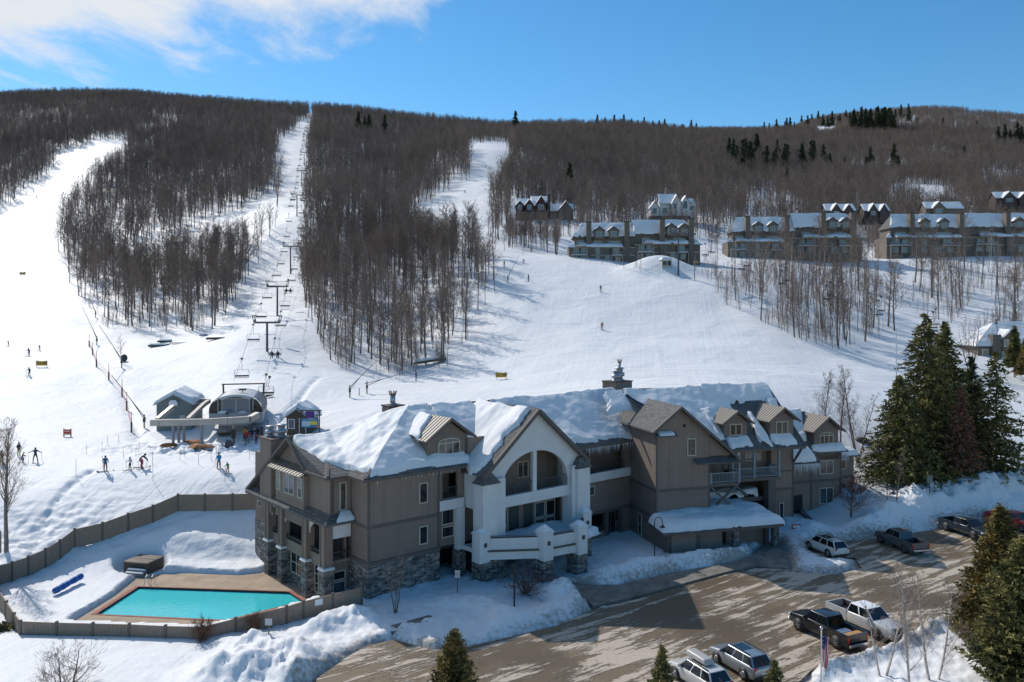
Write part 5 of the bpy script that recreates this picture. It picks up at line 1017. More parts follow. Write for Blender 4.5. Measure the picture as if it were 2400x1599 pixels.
# 300 nearest trees of the forest are things of their own
f5 = []
for P_, n, lab in ((F5, 92, 0), (F6, 46, 1), (F7, 6, 2)):
    c_ = 0
    while c_ < n:
        px_ = rng.uniform(P_[:, 0].min(), P_[:, 0].max()); r_ = rng.uniform(P_[:, 1].min(), P_[:, 1].max())
        if not inside(np.array([px_]), np.array([r_]), P_)[0]: continue
        if lab == 0 and rng.random() > (.25 if px_ < 1830 else 1): continue
        q = H(px_, r_); f5.append((px_, q, lab)); c_ += 1
near_i = np.argsort(DA)[:156]
kp = np.ones(len(DA), bool); kp[near_i] = False
for i in near_i:
    me_ = HI[rng.integers(0, 6)] if rng.random() < .62 else (HP[rng.integers(0, 3)] if rng.random() < .9 else HB[rng.integers(0, 2)])
    lab, grp = (('bare tree at the lower edge of the wood left of the chairlift', 'trees at the foot of the left wood') if PXA[i] < 690 else
                ('bare tree at the lower edge of the wood between the chairlift and the middle slope', 'trees at the foot of the middle wood'))
    tree_thing('bare_tree', me_, (XA[i], DA[i], ZA[i]), rng.uniform(0, 6.28), float(SA[i])*.95, lab, grp)
for px_, q, lab in f5:
    me_ = HP[rng.integers(0, 3)] if rng.random() < .55 else (HI[rng.integers(0, 6)] if rng.random() < .7 else HB[rng.integers(0, 2)])
    l_, g_ = (('bare tree in the open copse on the slope below the middle condominium', 'trees below the middle condominium'), ('bare tree on the slope below the right condominium', 'trees below the right condominium'), ('bare tree in the snowy gully between the two copses', 'trees in the gully'))[lab]
    tree_thing('bare_tree', me_, q, rng.uniform(0, 6.28), rng.uniform(.85, 1.3) if lab == 0 else rng.uniform(.95, 1.4), l_, g_)
# the rest of the forest, one object with instanced trees
n = int(kp.sum()); me = bpy.data.meshes.new('forest'); me.vertices.add(n)
me.vertices.foreach_set('co', np.stack([XA[kp], DA[kp], ZA[kp]-.1], 1).astype(np.float32).ravel())
at_ = me.attributes.new('rz', 'FLOAT', 'POINT'); at_.data.foreach_set('value', rng.uniform(0, 6.28, n).astype(np.float32))
at_ = me.attributes.new('sc', 'FLOAT', 'POINT'); at_.data.foreach_set('value', SA[kp].astype(np.float32))
kind = np.where(DA[kp] < 300, rng.integers(5, 8, n), rng.integers(0, 5, n)).astype(np.int32)
at_ = me.attributes.new('kind', 'INT', 'POINT'); at_.data.foreach_set('value', kind)
forest = bpy.data.objects.new('forest', me); C.objects.link(forest); tag(forest, 'dense leafless brown forest covering the mountain between the ski runs', 'forest', kind='stuff')
ng = bpy.data.node_groups.new('forest', 'GeometryNodeTree'); ng.interface.new_socket('Geometry', in_out='INPUT', socket_type='NodeSocketGeometry'); ng.interface.new_socket('Geometry', in_out='OUTPUT', socket_type='NodeSocketGeometry')
gi = ng.nodes.new('NodeGroupInput'); go = ng.nodes.new('NodeGroupOutput'); ci = ng.nodes.new('GeometryNodeCollectionInfo'); ci.inputs['Collection'].default_value = srcs; ci.inputs['Separate Children'].default_value = True; ci.inputs['Reset Children'].default_value = True
ip = ng.nodes.new('GeometryNodeInstanceOnPoints'); ip.inputs['Pick Instance'].default_value = True
def nattr(nm, ty):
    a = ng.nodes.new('GeometryNodeInputNamedAttribute'); a.data_type = ty; a.inputs[0].default_value = nm; return a.outputs[0]
cx3 = ng.nodes.new('ShaderNodeCombineXYZ'); ng.links.new(nattr('rz', 'FLOAT'), cx3.inputs[2])
ng.links.new(gi.outputs[0], ip.inputs['Points']); ng.links.new(ci.outputs[0], ip.inputs['Instance']); ng.links.new(nattr('kind', 'INT'), ip.inputs['Instance Index']); ng.links.new(cx3.outputs[0], ip.inputs['Rotation']); ng.links.new(nattr('sc', 'FLOAT'), ip.inputs['Scale']); ng.links.new(ip.outputs[0], go.inputs[0])
mod = forest.modifiers.new('trees', 'NODES'); mod.node_group = ng
# undergrowth: thin saplings and brush on the open slopes at the right and along the wood edges
for i in range(3): joined(('s8', 's9', 'sa')[i]+'_sapling', bare_tree('thin_sapling_%d' % i, 4.5, 420+i, [TWIG, TWIG], .03, .15, .22, 12, 4, 3, 1.3, .014))
UP = []
for P_, n_u in ((F5, 620), (F6, 420), (F7, 40), (P2([(1150, 560), (1330, 600), (1650, 605), (1700, 660), (1640, 690), (1600, 655), (1320, 612), (1160, 600)]), 50), (P2([(740, 800), (800, 868), (940, 885), (1050, 860), (1110, 790), (1060, 760), (900, 820), (780, 790)]), 260), (P2([(205, 715), (250, 775), (510, 780), (560, 720), (400, 730), (250, 720)]), 150)):
    a_ = rng.uniform(P_[:, 0].min(), P_[:, 0].max(), n_u*3); b_ = rng.uniform(P_[:, 1].min(), P_[:, 1].max(), n_u*3); ok = inside(a_, b_, P_) & (fbm(a_*.02, b_*.03, 92, 3) > -.12); UP += list(zip(a_[ok][:n_u], b_[ok][:n_u]))
UQ = np.array([tuple(H(a, b)) for a, b in UP]); nu_ = len(UQ); me = bpy.data.meshes.new('undergrowth'); me.vertices.add(nu_); me.vertices.foreach_set('co', (UQ-[0, 0, .1]).astype(np.float32).ravel())
for nm, ty, vals in (('rz', 'FLOAT', rng.uniform(0, 6.28, nu_).astype(np.float32)), ('sc', 'FLOAT', rng.uniform(.4, 1.5, nu_).astype(np.float32)), ('kind', 'INT', rng.integers(8, 11, nu_).astype(np.int32))):
    at_ = me.attributes.new(nm, ty, 'POINT'); at_.data.foreach_set('value', vals)
ug = bpy.data.objects.new('undergrowth', me); C.objects.link(ug); tag(ug, 'thin leafless saplings and brush on the snowy slopes and wood edges', 'undergrowth', kind='stuff'); ug.modifiers.new('saplings', 'NODES').node_group = ng
print('forest points', n)
# brush at the foot of the woods
BR = [bare_tree('brush_%d' % i, 2.2, 400+i, [RTWIG, RTWIG], .03, .1, .5, 10, 4, 3, 1.2, .012, multi=4) for i in range(2)]

# ---- near trees
q = H(15, 1292); tree_thing('bare_tree', bare_tree('maple', 12.2, 501, [BARK, TWIG], .2, .3, .3, 46, 8, 5, 1.5, .012), (q.x, q.y, q.z), .4, 1, 'bare spreading maple left of the pool fence')
tree_thing('bare_tree', bare_tree('apple', 4.4, 502, [BARK, TWIG], .12, .25, .62, 34, 8, 5, .5, .010, multi=3), (*G(150, 1640, -.8), -1.6), 1.1, 1, 'low bare tree with twisted branches in front of the pool fence, bottom left')
for px_, d_, top, lab, sd_, ln in ((1925, 104, 868, 'first of three bare birches behind the right end of the lodge, leaning left', 511, 1), (1968, 104, 862, 'middle one of three bare birches behind the right end of the lodge', 512, 1), (2015, 103, 858, 'bare birch with several stems, right of the lodge by the boulder', 513, 3)):
    q = D(px_ if ln == 1 else 2009, d_); hh = (CAMZ-(top-HR)*d_/F)-q.z; tree_thing('birch', bare_tree('birch%d' % sd_, hh, sd_, [mat('grey_birch', (.22, .18, .16), .9), LTWIG], .12, .25, .24, 34, 8, 5, 1.1, .013, multi=ln if ln > 1 else 1), q, sd_, 1, lab)
q = H(926, 1436); tree_thing('sapling', bare_tree('sapling', 5.2, 521, [BARK, TWIG], .07, .2, .26, 22, 6, 4, 1.3, .010, multi=3), (q.x, q.y, q.z), 1, 1, 'small bare multi-stemmed tree against the stone base of the lodge')
q = H(1230, 1392); tree_thing('shrub', bare_tree('shrub', 2.9, 522, [BARK, RTWIG], .09, .1, .9, 44, 8, 4, .35, .010, multi=4), (q.x, q.y, q.z), 1, (1.5, 1.5, .65), 'sprawling dark bare shrub in front of the portico', cat='shrub')
q = H(1995, 1212); tree_thing('ornamental_tree', bare_tree('plum', 4.6, 523, [BARK, RTWIG], .12, .22, .62, 46, 8, 6, .45, .014), (q.x, q.y, q.z-.2), 1, 1, 'small spreading tree with dark reddish twigs at the right corner of the lodge')
q = H(2101, 1172); tree_thing('sapling', bare_tree('sap2', 6.2, 524, [BARK, LTWIG], .06, .4, .26, 16, 5, 4, 1.0, .010), (q.x, q.y, q.z), 1, 1, 'slender bare sapling behind the right lamp post')
q = H(284, 852); tree_thing('sapling', bare_tree('sap3', 5.4, 525, [BARK, TWIG], .07, .3, .3, 14, 5, 4, 1.0, .014), (q.x, q.y, q.z), 1, 1, 'small bare tree in the open snow beside the snowmaking pipe')
q = H(2270, 880); tree_thing('bare_tree', bare_tree('vase', 11, 526, [BARK, LTWIG], .13, .1, .3, 26, 6, 4, 1.4, .016, multi=5), D(2275, 150), 1, 1, 'vase-shaped bare tree left of the right-hand chalet')
for px_, r_, s_, lab in ((470, 1512, 1.0, 'brown bush against the pool fence, left of the snow heap'), (595, 1478, .85, 'brown bush against the pool fence, behind the snow heap')):
    q = D(px_, 57.6 if px_ < 500 else 59.5); tree_thing('bush', bare_tree('bush%d' % px_, 2.2, 530+px_, [RTWIG, mat('brown_twigs', (.14, .075, .045), .9)], .03, .05, .6, 60, 7, 5, 1.1, .008, multi=8), (q.x, q.y+.3, q.z-.2), 1, s_, lab, cat='bush')
tree_thing('birch', bare_tree('birch540', 9.4, 540, [BIRCH, LTWIG], .11, .3, .24, 30, 7, 5, 1.0, .009), (*G(2132, 1640, 0), -.8), .5, 1, 'tall pale birch rising from the bottom edge beside the pickups')
tree_thing('birch', bare_tree('birch541', 8.2, 541, [BIRCH, LTWIG], .10, .25, .30, 26, 7, 5, 1.1, .009, multi=2), (*G(2186, 1600, 0), -.6), 2.5, 1, 'crooked white birch just left of the big cedars')
tree_thing('birch', bare_tree('birch542', 7.6, 542, [BIRCH, LTWIG], .08, .35, .22, 20, 6, 4, 1.2, .009, multi=2), (*G(2070, 1590, 0), -.3), 4.2, 1, 'thin pale birch in front of the white pickup')
# evergreens
def ev(name, px_, d_, top, lab, seed, m, zbase=None, rad=.22, kindn='spruce', **k):
    q = D(px_, d_); z = q.z if zbase is None else zbase; hh = CAMZ-(top-HR)*d_/F-z
    tree_thing(kindn, conifer(name, hh, seed, rad=rad, m=m, **k), (q.x, q.y, z), seed, 1, lab, cat='conifer')
ev('sp1', 2168, 101, 735, 'tallest dark green spruce in the clump right of the lodge', 601, NEED, rad=.32, gap=.10, lv=44, nbr=17, per=24, size=.42, droop=.18, z0=.03, shape=.72)
ev('sp2', 2215, 104, 755, 'tall spruce close behind the tallest one', 602, NEED, rad=.27, lv=42, nbr=17, per=22, size=.42, droop=.2, z0=.1, shape=.72)
ev('sp3', 2108, 98, 880, 'lower spruce at the left front of the clump, branches sweeping the snow', 603, NEED, rad=.42, lv=32, nbr=17, per=20, size=.40, droop=.2, z0=.08, shape=.75)
ev('sp4', 2252, 97, 905, 'dying rust-brown spruce between the dark ones', 604, NEEDR, rad=.25, lv=32, nbr=11, per=12, size=.34, droop=.2, shape=.8)
ev('sp5', 2335, 101, 825, 'broad dark spruce with snow showing through, right of the rusty one', 605, NEED, rad=.36, gap=.22, lv=36, nbr=14, per=15, size=.42, droop=.22, z0=.05, shape=.75)
ev('sp6', 2275, 107, 835, 'dark spruce behind the rusty one', 606, NEEDD, rad=.24, lv=32, nbr=14, per=16, size=.42, droop=.22, shape=.75)
ev('sp7', 2378, 150, 765, 'green spruce in front of the right-hand chalet', 607, NEED, rad=.19, lv=30, nbr=12, per=14, size=.5, z0=.25)
ev('sp8', 2405, 146, 790, 'yellow-green pine cut by the right picture edge near the chalet', 608, NEEDC, rad=.26, lv=28, nbr=12, per=14, size=.5, z0=.25)
ev('cd1', 2345, 56, 1190, 'slim cedar with a pointed top at the right edge of the parking lot', 611, NEEDC, zbase=-.5, rad=.28, kindn='cedar', lv=54, nbr=22, per=30, size=.26, droop=-.05, upt=.35, z0=.06, shape=.7, cards=2)
ev('cd2', 2415, 51, 1255, 'massive dark cedar filling the bottom right corner', 612, NEED, zbase=-.6, rad=.36, kindn='cedar', lv=60, nbr=26, per=38, size=.25, droop=.02, upt=.25, z0=.1, shape=.6, cards=2)
ev('cd3', 1065, 48.5, 1478, 'olive-green young cedar rising from the bottom edge below the portico', 613, NEEDC, zbase=0, rad=.30, kindn='cedar', lv=44, nbr=18, per=20, size=.17, droop=-.1, upt=.5, z0=.04, shape=.75)
ev('yd1', 1552, 47.5, 1515, 'small spruce at the bottom edge left of the white car', 614, NEED, zbase=0, rad=.30, lv=30, nbr=16, per=16, size=.16, droop=.02)
ev('yd2', 1815, 48, 1548, 'small spruce at the bottom edge right of the silver car', 615, NEED, zbase=0, rad=.34, lv=26, nbr=16, per=16, size=.16, droop=.02)
ev('yd3', 2342, 84, 1178, 'tiny spruce tip in front of the red pickup', 616, NEED, rad=.30, lv=16, nbr=9, per=8, size=.2)
q = G(20, 1500, -.8); tree_thing('juniper', conifer('jun', 1.3, 617, rad=1.3, lv=10, nbr=22, per=12, size=.2, m=NEED, droop=-.1, shape=.5), (q[0]-.5, q[1], -.9), 0, 1, 'low dark juniper at the corner of the pool fence', cat='shrub')
# ------------------------------------------------------------ chairlift
GREY = mat('galvanised_steel', (.10, .10, .11), .5, .4); BLK = mat('black_steel', (.02, .02, .022), .5); YEL = mat('yellow_band', (.7, .5, .02), .6); CABM = mat('steel_cable', (.12, .12, .13), .5)
def orient(d):                     # yaw whose local y points along d
    return math.atan2(d.y, d.x)-math.pi/2
def lift(name, feet, heights, arms, spans, chair_from, gap_, group, lab_t, lab_c, seed, w_cab=5.0, chair_lab=None, ychair=0):
    random.seed(seed); tops = []
    d0 = (feet[-1]-feet[0]); d0.z = 0; d0.normalize(); yaw = orient(d0); side = Vector((d0.y, -d0.x, 0))
    for i, (q, h) in enumerate(zip(feet, heights)):
        tops.append(q+Vector((0, 0, h)))
        if not arms[i]: continue
        t = empty('lift_tower', q, yaw, lab_t[i], 'lift tower', group); a = w_cab/2+.25
        MB().beam((0, 0, -.8), (0, 0, h-.3), .24, 0, 12, .19).build('pole', GREY, t)
        m_ = MB(); m_.box(-a, a, -.16, .16, h-.35, h-.05)
        for s_ in (-1, 1):
            m_.beam((s_*a, 0, h-.1), (s_*(a+.25), 0, h+1.15), .07).beam((s_*(a-.35), 0, h-.1), (s_*(a-.1), 0, h+1.15), .06).beam((s_*(a+.3), 0, h+1.15), (s_*(a-.6), 0, h+1.15), .05)
            m_.box(s_*w_cab/2-.1, s_*w_cab/2+.1, -1.5, 1.5, h+.05, h+.3)
        m_.beam((-a-.2, 0, h+1.05), (a+.2, 0, h+1.05), .035).beam((-a, -.5, h), (a, -.5, h), .03).build('crossarm', GREY, t)
        for s_ in (-1, 1):
            for k in range(5): MB().disc((s_*w_cab/2, -1.3+k*.65, h+.34), (1, 0, 0), .17, .09, 0, 10).build('sheave', BLK, t) if i < 2 else None
        if i == 0: MB().beam((0, 0, h*.5), (0, 0, h*.5+1.3), .26, 0, 12).build('number_band', YEL, t)
    cab = []
    for s_ in (-1, 1):
        m_ = MB(); path = []
        for p_, q_ in zip(tops[:-1], tops[1:]):
            L = (q_-p_).length; n_ = max(3, int(L/14)); sag = L*L*.00022
            for k in range(n_): f = k/n_; path.append(p_.lerp(q_, f)+side*(s_*w_cab/2)+Vector((0, 0, .52-sag*4*f*(1-f))))
        path.append(tops[-1]+side*(s_*w_cab/2)+Vector((0, 0, .52)))
        for p_, q_ in zip(path[:-1], path[1:]): m_.beam(p_, q_, .03, 0, 3)
        tag(m_.build('haul_cable', CABM), ('cable of the %s on its left side' if s_ < 0 else 'cable of the %s on its right side') % name, 'cable'); cab.append(path)
    return cab, yaw, side
def make_chair(occupied=False):
    t = empty('lift_chair', (0, 0, 0)); b = MB()
    b.beam((0, 0, 0), (0, 0, -.25), .05).beam((0, 0, -.2), (0, .22, -1.4), .025).beam((0, .22, -1.4), (0, 0, -1.75), .025).beam((-1.02, 0, -1.75), (1.02, 0, -1.75), .022)
    for s_ in (-1, 1): b.beam((s_*1.02, 0, -1.75), (s_*1.14, -.1, -2.35), .022).beam((s_*1.14, -.1, -2.35), (s_*1.05, .1, -3.0), .022).beam((s_*.5, 0, -.2), (0, 0, -.12), .02)
    b.build('hanger', GREY, t); MB().box(-1.02, 1.02, -.38, .12, -3.04, -2.98).box(-1.02, 1.02, .12, .16, -2.85, -2.6).build('seat', BLK, t); MB().box(-.2, .2, -.14, .14, -.06, .16).build('grip', BLK, t)
    return t
lt = [D(626, 150), D(650, 189), D(681, 265), D(696, 331), D(707, 467), D(713, 530), D(718, 626), D(721, 700), D(727, 850), D(733, 1060)]
labs = ['chairlift tower nearest the bottom station, with a yellow band', 'second chairlift tower up from the bottom station', 'third chairlift tower up from the bottom station', 'fourth chairlift tower up, beside the middle of the wood', 'fifth chairlift tower up from the bottom', 'sixth chairlift tower up from the bottom', 'seventh chairlift tower up from the bottom', 'eighth chairlift tower up, below the crest', 'ninth chairlift tower up, just below the crest', 'lift tower standing against the sky on the crest']
st0 = D(584, 115); cabA, yawA, sideA = lift('left chairlift', [st0]+lt, [5.0, 5.6, 7.2, 9.2, 9.0, 9.5, 9.0, 10, 10, 11, 9], [0]+[1]*10, None, 0, 0, 'towers of the left chairlift', ['']+labs, '', 5, 4.3)
ch0 = make_chair(); used = False; cnt = 0
def pathpts(path, step, off):
    out = []; acc = off
    for p_, q_ in zip(path[:-1], path[1:]):
        L = (q_-p_).length
        while acc < L: out.append(p_.lerp(q_, acc/L)); acc += step
        acc -= L
    return out
def hang(paths, yaw, group, lab, step, offs, dmax, dmin=0):
    global used
    for path, off, sd_ in zip(paths, offs, ('left', 'right')):
        for p_ in pathpts(path, step, off):
            if p_.y > dmax or p_.y < dmin: continue
            c_ = ch0 if not used else copy_tree(ch0); used = True; c_.location = p_; c_.rotation_euler = (0, 0, yaw); tag(c_, lab % sd_, 'lift chair', group)
hang(cabA, yawA, 'chairs of the left chairlift', 'empty quad chair hanging from the %s cable of the left chairlift', 21, (12, 3), 900)
# second lift on the right: cable runs from the tower by the knoll down to the right
rf_ = [at(1590, 662, 203), at(2100, 760, 152), at(2480, 830, 124)]; rf_[0].z = T(rf_[0].x, rf_[0].y); rf_[1].z -= 6; rf_[2].z -= 6
cabB, yawB, sideB = lift('right chairlift', [at(1440, 640, 232)]+rf_, [2, 11.0, 9.5, 9], [0, 1, 0, 0], None, 0, 0, None, ['', 'black chairlift tower with a yellow band on the snow knoll by the left condominium', '', ''], '', 6, 4.6)
hang(cabB, yawB, 'chairs of the right chairlift', 'empty quad chair on the %s cable of the right chairlift', 12.0, (6, 9), 197, 100)
q = rf_[0]; MB().build
for o in list(C.objects):
    pass
# control hut at the knoll
q = D(1563, 206); hb = empty('operator_cabin', q+Vector((0, 0, -.2)), R(8), 'small glazed lift cabin with snow on its roof beside the black lift tower', 'cabin')
MB().box(-1.3, 1.3, 0, 2.2, 0, 2.4).build('wall', mat('pale_wall', (.42, .42, .40), .7), hb); MB().box(-1.1, -.1, -.04, 0, .9, 2.1).box(.1, 1.1, -.04, 0, .9, 2.1).build('window', GLASS, hb); MB().taper(-1.6, 1.6, -.4, 2.5, 2.4, 3.1, .5, .5).build('roof_snow', SNOW, hb, bevel=.12)
q = D(1628, 200); MB_ = MB().beam((0, 0, -.5), (0, 0, 4.6), .09).beam((0, 0, 4.2), (.9, 0, 4.5), .06).box(-.1, .9, -.3, .3, 4.3, 4.8); tag(MB_.build('snow_gun_post', mat('tan_metal', (.3, .2, .11), .6), loc=tuple(q)), 'short post with a tan box on top right of the black lift tower', 'post')

# ------------------------------------------------------------ bottom station
BLUEG = mat('station_metal', (.30, .33, .36), .45, .3, noise=(.8, .1)); TANM = mat('galvanised_beam', (.44, .40, .36), .5, .2, noise=(1.2, .15)); PLAS = mat('hood_panel', (.025, .028, .033), .15)
fwd = Vector((-.2355, .972, 0)); yaw = orient(fwd)
z0 = 24-(982-735)*108/F; tq = Vector(((553-1200)/F*108, 108, z0)); tm = empty('lift_station', tq, yaw, 'grey barrel-roofed chairlift bottom station with a glazed front', 'lift station')
W_, HH_, LL = 3.45, 3.3, 9.5; n = 18; prof = []
for i in range(n+1):
    a = math.pi*i/n; x_ = -W_*math.cos(a); z_ = .8+(HH_-.8)*math.sin(a)**.72; prof.append((x_, z_))
m_ = MB()
for i in range(n):
    (a0, b0), (a1, b1) = prof[i], prof[i+1]; mi = 0 if 4 <= i <= n-5 else 1
    m_.add([(a0, 0, b0), (a1, 0, b1), (a1*.96, LL, b1), (a0*.96, LL, b0)], [(0, 1, 2, 3)], mi, True)
m_.build('hood', [mat('hood_roof', (.48, .50, .53), .45, 0), PLAS], tm)
m_ = MB()
for k in range(15):
    y_ = .3+k*.64
    for i in list(range(0, 5))+list(range(n-5, n)): (a0, b0), (a1, b1) = prof[i], prof[i+1]; m_.beam((a0*1.01, y_, b0), (a1*1.01, y_, b1), .035)
m_.build('hood_rib', mat('pale_rib', (.5, .48, .45), .5), tm)
m_ = MB(); m_.prism([(x_*.97, z_*.97+.02) for x_, z_ in prof], .05, .12, 'y', 0); m_.build('front_hood', PLAS, tm)
m_ = MB(); m_.box(-1.75, 1.75, -.02, .05, .8, 2.75); m_.build('front_window', mat('station_glass', (.09, .15, .22), .1, spec=.9), tm)
m_ = MB()
for x_ in (-2.3, -1.8, 0, 1.75, 2.2): m_.box(x_-.05, x_+.05, -.05, .05, .8, 2.85)
m_.box(-1.8, 1.8, -.05, .05, 2.7, 2.8).build('mullion', mat('pale_frame', (.45, .47, .5), .5), tm)
m_ = MB(); m_.prism([(-W_, -.6), (W_, -.6), (W_, .82), (-W_, .82)], 0, LL, 'y'); m_.box(-2.0, 2.0, .0, .2, -.9, -.55); m_.build('base_panel', BLUEG, tm)
MB().prism([(x_, z_+.05) for x_, z_ in prof[5:n-4]]+[(x_*.8, z_-.25) for x_, z_ in prof[5:n-4]][::-1], -.7, .15, 'y').build('visor', mat('hood_roof', (.33, .35, .38)), tm)
MB().beam((.6, 3, HH_), (.6, 3, HH_+.35), .05).box(.1, 1.1, 2.7, 3.1, HH_+.3, HH_+.5).build('roof_beacon', BLK, tm)
m_ = MB().beam((-2.9, LL+.2, HH_+.6), (3.2, LL+.2, HH_+.6), .09).beam((2.9, LL, 1.0), (3.0, LL+.2, HH_+.5), .1).beam((-2.6, LL, 1.0), (-2.7, LL+.2, HH_+.5), .1); m_.build('return_frame', RUST, tm)
m_ = MB(); m_.box(-1.4, 1.2, 2.0, 4.0, -3.2, -.5).beam((0, 7.5, -3.4), (0, 7.5, -.5), .5, 0, 10); m_.build('mast', mat('concrete', (.33, .32, .3), .9), tm)
MB().taper(-2.4, -.9, -.25, .1, .82, 1.15, .4, .1).taper(.2, 1.5, -.25, .1, .82, 1.05, .4, .1).build('snow_cap', SNOW, tm, bevel=.05)
def post(px_, top_row, d_, r_, m__, lab, name='support_post', cat='post', zb=None, group=None, sides=10):
    q = D(px_, d_); zt = CAMZ-(top_row-HR)*d_/F; return tag(MB().beam((0, 0, -.4), (0, 0, zt-q.z), r_, 0, sides).build(name, m__, loc=tuple(q)), lab, cat, group)
# chair storage rail: raised galvanised beam loop on posts
rail = empty('chair_rail', at(470, 1000, 104), 0, 'raised galvanised storage rail loop on posts in front of the lift hut', 'lift rail'); rb = rail.location.copy()
def rseg(a, b, r_, name='rail', fl=1.0):
    m_ = MB(); a = Vector(a)-rb; b = Vector(b)-rb; d = (b-a).normalized(); u = Vector((d.y, -d.x, 0)).normalized(); z = Vector((0, 0, 1)); v = []
    for c_ in (a, b):
        for s_, t_ in ((-1, -1), (1, -1), (1, 1), (-1, 1)): v.append(c_+u*(s_*r_*.55*fl)+z*(t_*r_))
    m_.add(v, [(0, 1, 2, 3), (7, 6, 5, 4), (0, 4, 5, 1), (1, 5, 6, 2), (2, 6, 7, 3), (3, 7, 4, 0)]); return m_.build(name, TANM, rail)
P_ = [at(356, 991, 104), at(376, 991, 103.6), at(430, 990, 103.5), at(482, 989, 103.5), at(535, 986, 103.5), at(585, 983, 104), at(603, 973, 105.5)]
for a, b in zip(P_[:-1], P_[1:]): rseg(a, b, .40, fl=1.6)
rseg(at(368, 985, 104.4), at(404, 955, 107), .3, fl=1.7); rseg(at(440, 984, 104), at(478, 948, 112), .26, fl=1.7); rseg(at(478, 948, 112), at(490, 940, 114), .26, fl=1.7); rseg(at(490, 940, 114), at(461, 938, 115), .28, fl=1.7)
for px_, d_ in ((406, 103.6), (419, 104.3), (431, 105), (473, 103.4), (473, 109), (548, 104)):
    q = D(px_, d_); zt = at(px_, 992, d_).z; MB().beam(Vector((q.x, q.y, q.z-.5))-rb, Vector((q.x, q.y, zt))-rb, .19, 0, 12).build('post', mat('post_grey', (.27, .27, .28), .6), rail)
# lift hut
HUTM = siding('hut_siding', (.19, .22, .21), 'h')
q = at(408, 1012, 111); q.z = D(408, 111).z; hut = empty('lift_hut', q, R(6), 'blue-green gabled lift hut with thick snow on its roof', 'hut'); w2 = 2.35
zt = at(408, 945, 111).z-q.z; zp_ = at(408, 924, 111).z-q.z
MB().prism([(-w2, -.5), (w2, -.5), (w2, zt), (0, zp_), (-w2, zt)], 0, 5.5, 'y').build('wall', HUTM, hut)
rf = MB(); slab(rf, [(-w2-.35, -.4, zt-.18), (0, -.4, zp_+.05), (0, 5.9, zp_+.05), (-w2-.35, 5.9, zt-.18)], .12); slab(rf, [(0, -.4, zp_+.05), (w2+.35, -.4, zt-.18), (w2+.35, 5.9, zt-.18), (0, 5.9, zp_+.05)], .12); r_ = rf.build('roof', mat('pale_fascia', (.4, .42, .43), .6), hut)
snowpatch(hut, I4, (-w2-.35, -.4, zt-.18), (-w2-.35, 5.9, zt-.18), (0, 5.9, zp_+.05), (0, -.4, zp_+.05), .6, 30, 20, (.0, .0, -.8, .0), 101, .1, .25, edge=.6); snowpatch(hut, I4, (w2+.35, 5.9, zt-.18), (w2+.35, -.4, zt-.18), (0, -.4, zp_+.05), (0, 5.9, zp_+.05), .6, 30, 20, (.0, .0, -.8, .0), 103, .1, .25, edge=.6)
MB().box(-.55, .55, -.5, 0, zt-.3, zt+.1).taper(-.6, .6, -.6, 0, zt+.1, zt+.45, .25, .1).build('vent_hood', SNOW, hut); MB().box(.75, 1.5, -.06, 0, zt-2.6, zt-1.7).box(-.9, -.3, -.05, 0, zt-2.4, zt-2.1).build('panel', mat('pale_panel', (.4, .42, .42)), hut)
# ticket booth
BRN = siding('booth_siding', (.10, .075, .055), 'h'); zb = 105.5
q = D(697, zb); bo = empty('ticket_booth', q, R(-10), 'small brown booth with a white-framed window and door under deep snow', 'booth'); zt = 2.6; w2 = 1.55
MB().prism([(-w2, -1), (w2, -1), (w2, zt), (0, zt+.95), (-w2, zt)], 0, 3.2, 'y').build('wall', BRN, bo)
rf = MB(); slab(rf, [(-w2-.35, -.35, zt-.2), (0, -.35, zt+1.05), (0, 3.6, zt+1.05), (-w2-.35, 3.6, zt-.2)], .14); slab(rf, [(0, -.35, zt+1.05), (w2+.35, -.35, zt-.2), (w2+.35, 3.6, zt-.2), (0, 3.6, zt+1.05)], .14); rf.build('roof', mat('pale_fascia', (.4, .42, .43)), bo)
snowpatch(bo, I4, (-w2-.35, -.35, zt-.2), (-w2-.35, 3.6, zt-.2), (0, 3.6, zt+1.05), (0, -.35, zt+1.05), .8, 24, 16, (.0, .0, -.8, .0), 105, .1, .2, edge=.8); snowpatch(bo, I4, (w2+.35, 3.6, zt-.2), (w2+.35, -.35, zt-.2), (0, -.35, zt+1.05), (0, 3.6, zt+1.05), .8, 24, 16, (.0, .0, -.8, .0), 107, .1, .2, edge=.8)
window(-1.3, -.35, .9, 2.2, -.0, par=bo, fm=mat('white_frame', (.7, .7, .68)), glass=mat('bright_glass', (.12, .14, .17))); window(.25, 1.25, 0, 2.3, 0, par=bo, fm=mat('white_frame', (.7, .7, .68)), name='door', glass=BRN)
# trail sign board on timber posts
def text_obj(txt, size, m_, M, par, name='lettering'):
    cu = bpy.data.curves.new(name, 'FONT'); cu.body = txt; cu.size = size; cu.align_x = 'CENTER'; cu.align_y = 'CENTER'; cu.extrude = .004
    to = bpy.data.objects.new(name, cu); C.objects.link(to); bpy.context.view_layer.update()
    me = bpy.data.meshes.new_from_object(to.evaluated_get(bpy.context.evaluated_depsgraph_get())); bpy.data.objects.remove(to); me.materials.clear(); me.materials.append(m_)
    o = bpy.data.objects.new(name, me); C.objects.link(o); o.parent = par; o.matrix_local = M; return o
TIM = mat('dark_timber', (.06, .035, .025), .8); q = D(727, 101.5); zb = at(727, 1005, 101.5).z-q.z
sg = empty('trail_board', q, R(-4), 'timber-framed notice board with a blue trail sign and a purple panel above', 'sign'); 
ztop = at(727, 962, 101.5).z-q.z; z1 = at(727, 981, 101.5).z-q.z; z2 = at(727, 1002, 101.5).z-q.z
